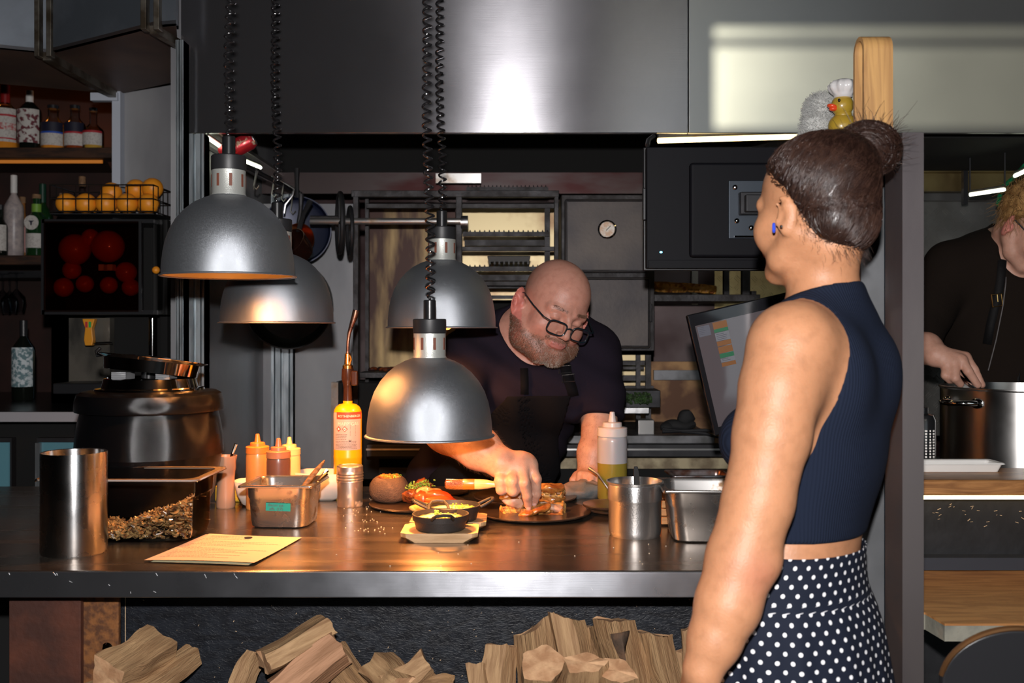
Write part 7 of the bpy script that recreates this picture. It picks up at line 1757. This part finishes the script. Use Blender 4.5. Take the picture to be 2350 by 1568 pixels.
# ================================================================ blond cook on the right
bt = thing('person', 'blond cook in a dark T-shirt and buckled apron stirring the stock pot', 'person', ((2345-CX)/F*3.05, 3.15, 0))
KX = 3.02
blv = densify([cl(520,2352,KX,.06,.09),cl(550,2335,KX,.10,.16),cl(600,2330,KX,.13,.20),cl(700,2330,KX,.15,.21),cl(850,2335,KX,.16,.20),cl(1000,2345,KX,.17,.20),cl(1200,2345,KX,.16,.20)])
BA = [PP(2185,622,3.0), PP(2120,720,2.95), PP(2085,800,2.86), PP(2125,800,2.80), PP(2148,815,2.76)]; BRr = [.075,.065,.052,.042,.034]
yaw2, pitch2 = math.radians(30), math.radians(45); bf = V3(math.sin(yaw2)*math.cos(pitch2), -math.cos(yaw2)*math.cos(pitch2), -math.sin(pitch2)); RB = rotm(bf); BO = PP(2372,515,2.86)
def bhead(p): return (p-BO) @ RB
bf_ = [([PP(2172,838,2.73),PP(2170,862,2.715),PP(2180,874,2.72)],[.0145,.012,.010]),([PP(2190,832,2.72),PP(2192,868,2.70),PP(2204,882,2.71)],[.015,.0125,.0105]),([PP(2206,826,2.72),PP(2222,852,2.70),PP(2244,884,2.70)],[.015,.0125,.010]),([PP(2215,820,2.735),PP(2236,848,2.72),PP(2254,884,2.715)],[.0145,.0115,.0095])]
def bskin(p):
    d = smin(stack(p, blv, -PI/2), cap(p, PP(2290,590,3.0), BA[0], .07,.075), .05)
    d = smin(d, chain(p, BA, BRr, .02), .02)
    w = BA[-1]; h = None
    for pts, rs in bf_:
        f_ = smin(cap(p, w, pts[0], .028,.016), chain(p, pts, rs, .004), .005); h = f_ if h is None else smin(h, f_, .005)
    h = smin(h, chain(p, [w+V3(.01,.01,0), PP(2190,850,2.755), PP(2206,872,2.745)], [.018,.013,.0105], .004), .006)
    d = smin(d, h, .01)
    d = smin(d, smin(head_sdf(bhead(p)), chain(p, [BO+RB@V3(-.03,0,-.06), PP(2335,560,2.99)], [.055,.062], .02), .02), .02)
    for l in (-.09,.09):
        b_ = V3(blv[0][1]+l, 3.2, .75); d = smin(d, chain(p, [b_, b_+V3(0,0,-.30), b_+V3(0,.02,-.69)], [.095,.07,.045], .02), .04)
    return d
def bcol(p):
    c = np.tile(V3(.55,.30,.22), (len(p),1)); q = bhead(p); ear = ((np.abs(q[:,1]) > .080) & (np.linalg.norm(q,axis=1) < .15))[:,None]; c = np.where(ear, V3(.60,.22,.18), c)
    return np.where((p[:,2] < .8)[:,None], V3(.02,.02,.022), c)*(1+.05*nz3(p,40,3)[:,None])
vs, q = sdf_mesh(bskin, (1.08,2.62,-.005), (1.85,3.45,1.8), .0065, (((1.1,1.65,.0045),),((2.64,2.95,.0045),),((1.18,1.4,.004),(1.5,1.75,.004))))
np_mesh('body', vs, q, skin_mat('fair_skin', (.85,.78,.76)), bt, bcol, relax=1)
def bshirt(p):
    a1 = chain(p, BA[:3], [.082,.078,.072], .02); a1 = smax(a1, (p-BA[2])@V3(-.3,-.4,-.85)-.01, .005)
    d = smin(smin(stack(p, blv, -PI/2), cap(p, PP(2290,590,3.0), BA[0], .07,.075), .05)-.012, a1, .03)+.004*nz3(p,22,4)+.002*nz3(p,60,8)
    d = smax(d, -smin(cap(p, PP(2345,540,2.97), PP(2372,600,2.80), .075), ell(p, PP(2350,520,2.95), (.095,.1,.06)), .02), .008)
    return smax(d, .86-p[:,2], .005)
vs, q = sdf_mesh(bshirt, (1.0,2.7,.84), (1.9,3.4,1.72), .0065)
np_mesh('t_shirt', vs, q, mat('dark_brown_cotton', (.012,.008,.006), .95, bump=.3, bscale=400, spec=.15), bt, relax=1)
def bapron(p):
    d = np.abs(stack(p, blv, -PI/2)-.024+.004*nz3(p,20,6))-.0018
    lim = np.interp(p[:,2], [.6,1.15,1.30], [-.24,-.16,-.06]); d = smax(d, lim-(p[:,0]-blv[0][1]), .004); d = smax(d, p[:,2]-1.30, .004); d = smax(d, p[:,1]-3.05, .01)
    return smax(d, .86-p[:,2], .004)
vs, q = sdf_mesh(bapron, (1.2,2.75,.84), (1.9,3.1,1.35), .007)
np_mesh('apron', vs, q, mat('black_leather_apron', (.007,.0065,.007), .7, bump=.2, bscale=200, spec=.2), bt, relax=1)
ribbon([(2296,565),(2297,600),(2294,640),(2288,670),(2280,705),(2270,745),(2262,790)], .026, bshirt, MATS['black_leather_apron'], 'neck_strap', bt, .008)
h = hit(2283,690,bshirt)
MB().tube([Vector(h)+Vector((x,-.014,z)) for x,z in ((-.016,.016),(.012,.019),(.016,-.015),(-.013,-.019))], .0026, 8, closed=True).tube([Vector(h)+Vector((-.001,-.016,.017)), Vector(h)+Vector((.001,-.016,-.004))], .0018, 6).build('brass_buckle', mat('buckle_brass', (.75,.48,.18), .25, 1), bt, world=True)
MB().tube([Vector(hit(x,y,bshirt))+Vector((0,-.016,0)) for x,y in ((2304,600),(2302,650),(2296,700),(2280,780),(2262,850))], .0016, 6).build('apron_cord', mat('grey_cord', (.12,.11,.11), .6), bt, world=True)
# blond hair
def bh(p):
    q = bhead(p); d = ell(q, (-.014,0,.034), (.108,.086,.094)); d = smin(d, ell(q, (.07,0,.075), (.05,.06,.03)), .03)
    cutf = q[:,2]-np.interp(q[:,0], [-.12,-.02,.0,.03,.1], [-.06,-.02,.02,.035,.05]); return smax(d+.002*nz3(p,120,3), -cutf, .008)
vs, q = sdf_mesh(bh, tuple(BO-.17), tuple(BO+.17), .0045)
blond = mat('blond_hair', (.42,.24,.09), .4, col2=(.20,.10,.035), nscale=40, contrast=(.4,.65), bump=.3, bscale=200)
bho = np_mesh('hair', vs, q, blond, bt)
rng = np.random.RandomState(8); bpth = []
for i in range(3200):
    p0 = vs[rng.randint(len(vs))]; q0 = bhead(p0[None])[0]; out = RB@(q0/np.linalg.norm(q0)); dr = RB@V3(.8,rng.normal()*.3,-.1)+out*.55+rng.normal(size=3)*.35; dr /= np.linalg.norm(dr); L__ = rng.uniform(.015,.05)
    bpth.append(np.stack([p0, p0+dr*L__*.5, p0+dr*L__+V3(0,0,-.008)])-np.array(bt.location))
hairs_mb(bpth, .0007, .0003).build('hair_strands', blond, bho, angle=180)['kind'] = 'stuff'
def bq_(x,y,z): return Vector(BO+RB@V3(x,y,z))
eg = thing('eyeglasses', 'thin dark glasses on the blond cook at the right edge', 'glasses', bq_(.11,0,-.01))
for s_ in (1,-1):
    MB().tube([bq_(.108-abs(.031*s_+.024*math.cos(t))*.12, s_*.031+.024*math.cos(t), -.012+.017*math.sin(t)) for t in np.linspace(0,2*PI,33)[:-1]], .0016, 6, closed=True).build('rim', black_plastic, eg, world=True)
    MB().tube([bq_(.10,s_*.055,-.006), bq_(.09,s_*.07,-.004), bq_(-.005,s_*.088,.006)], .002, 6).build('temple', black_plastic, eg, world=True)
# ladle in the stock pot
lz = thing('steel_ladle', 'steel handled ladle held by the blond cook over the stock pot', 'ladle', PP(2238,888,2.70))
MB().tube([PP(2198,862,2.735), PP(2215,876,2.71), PP(2240,895,2.67), PP(2262,915,2.65)], .0055, 10).build('handle', chrome, lz, world=True)
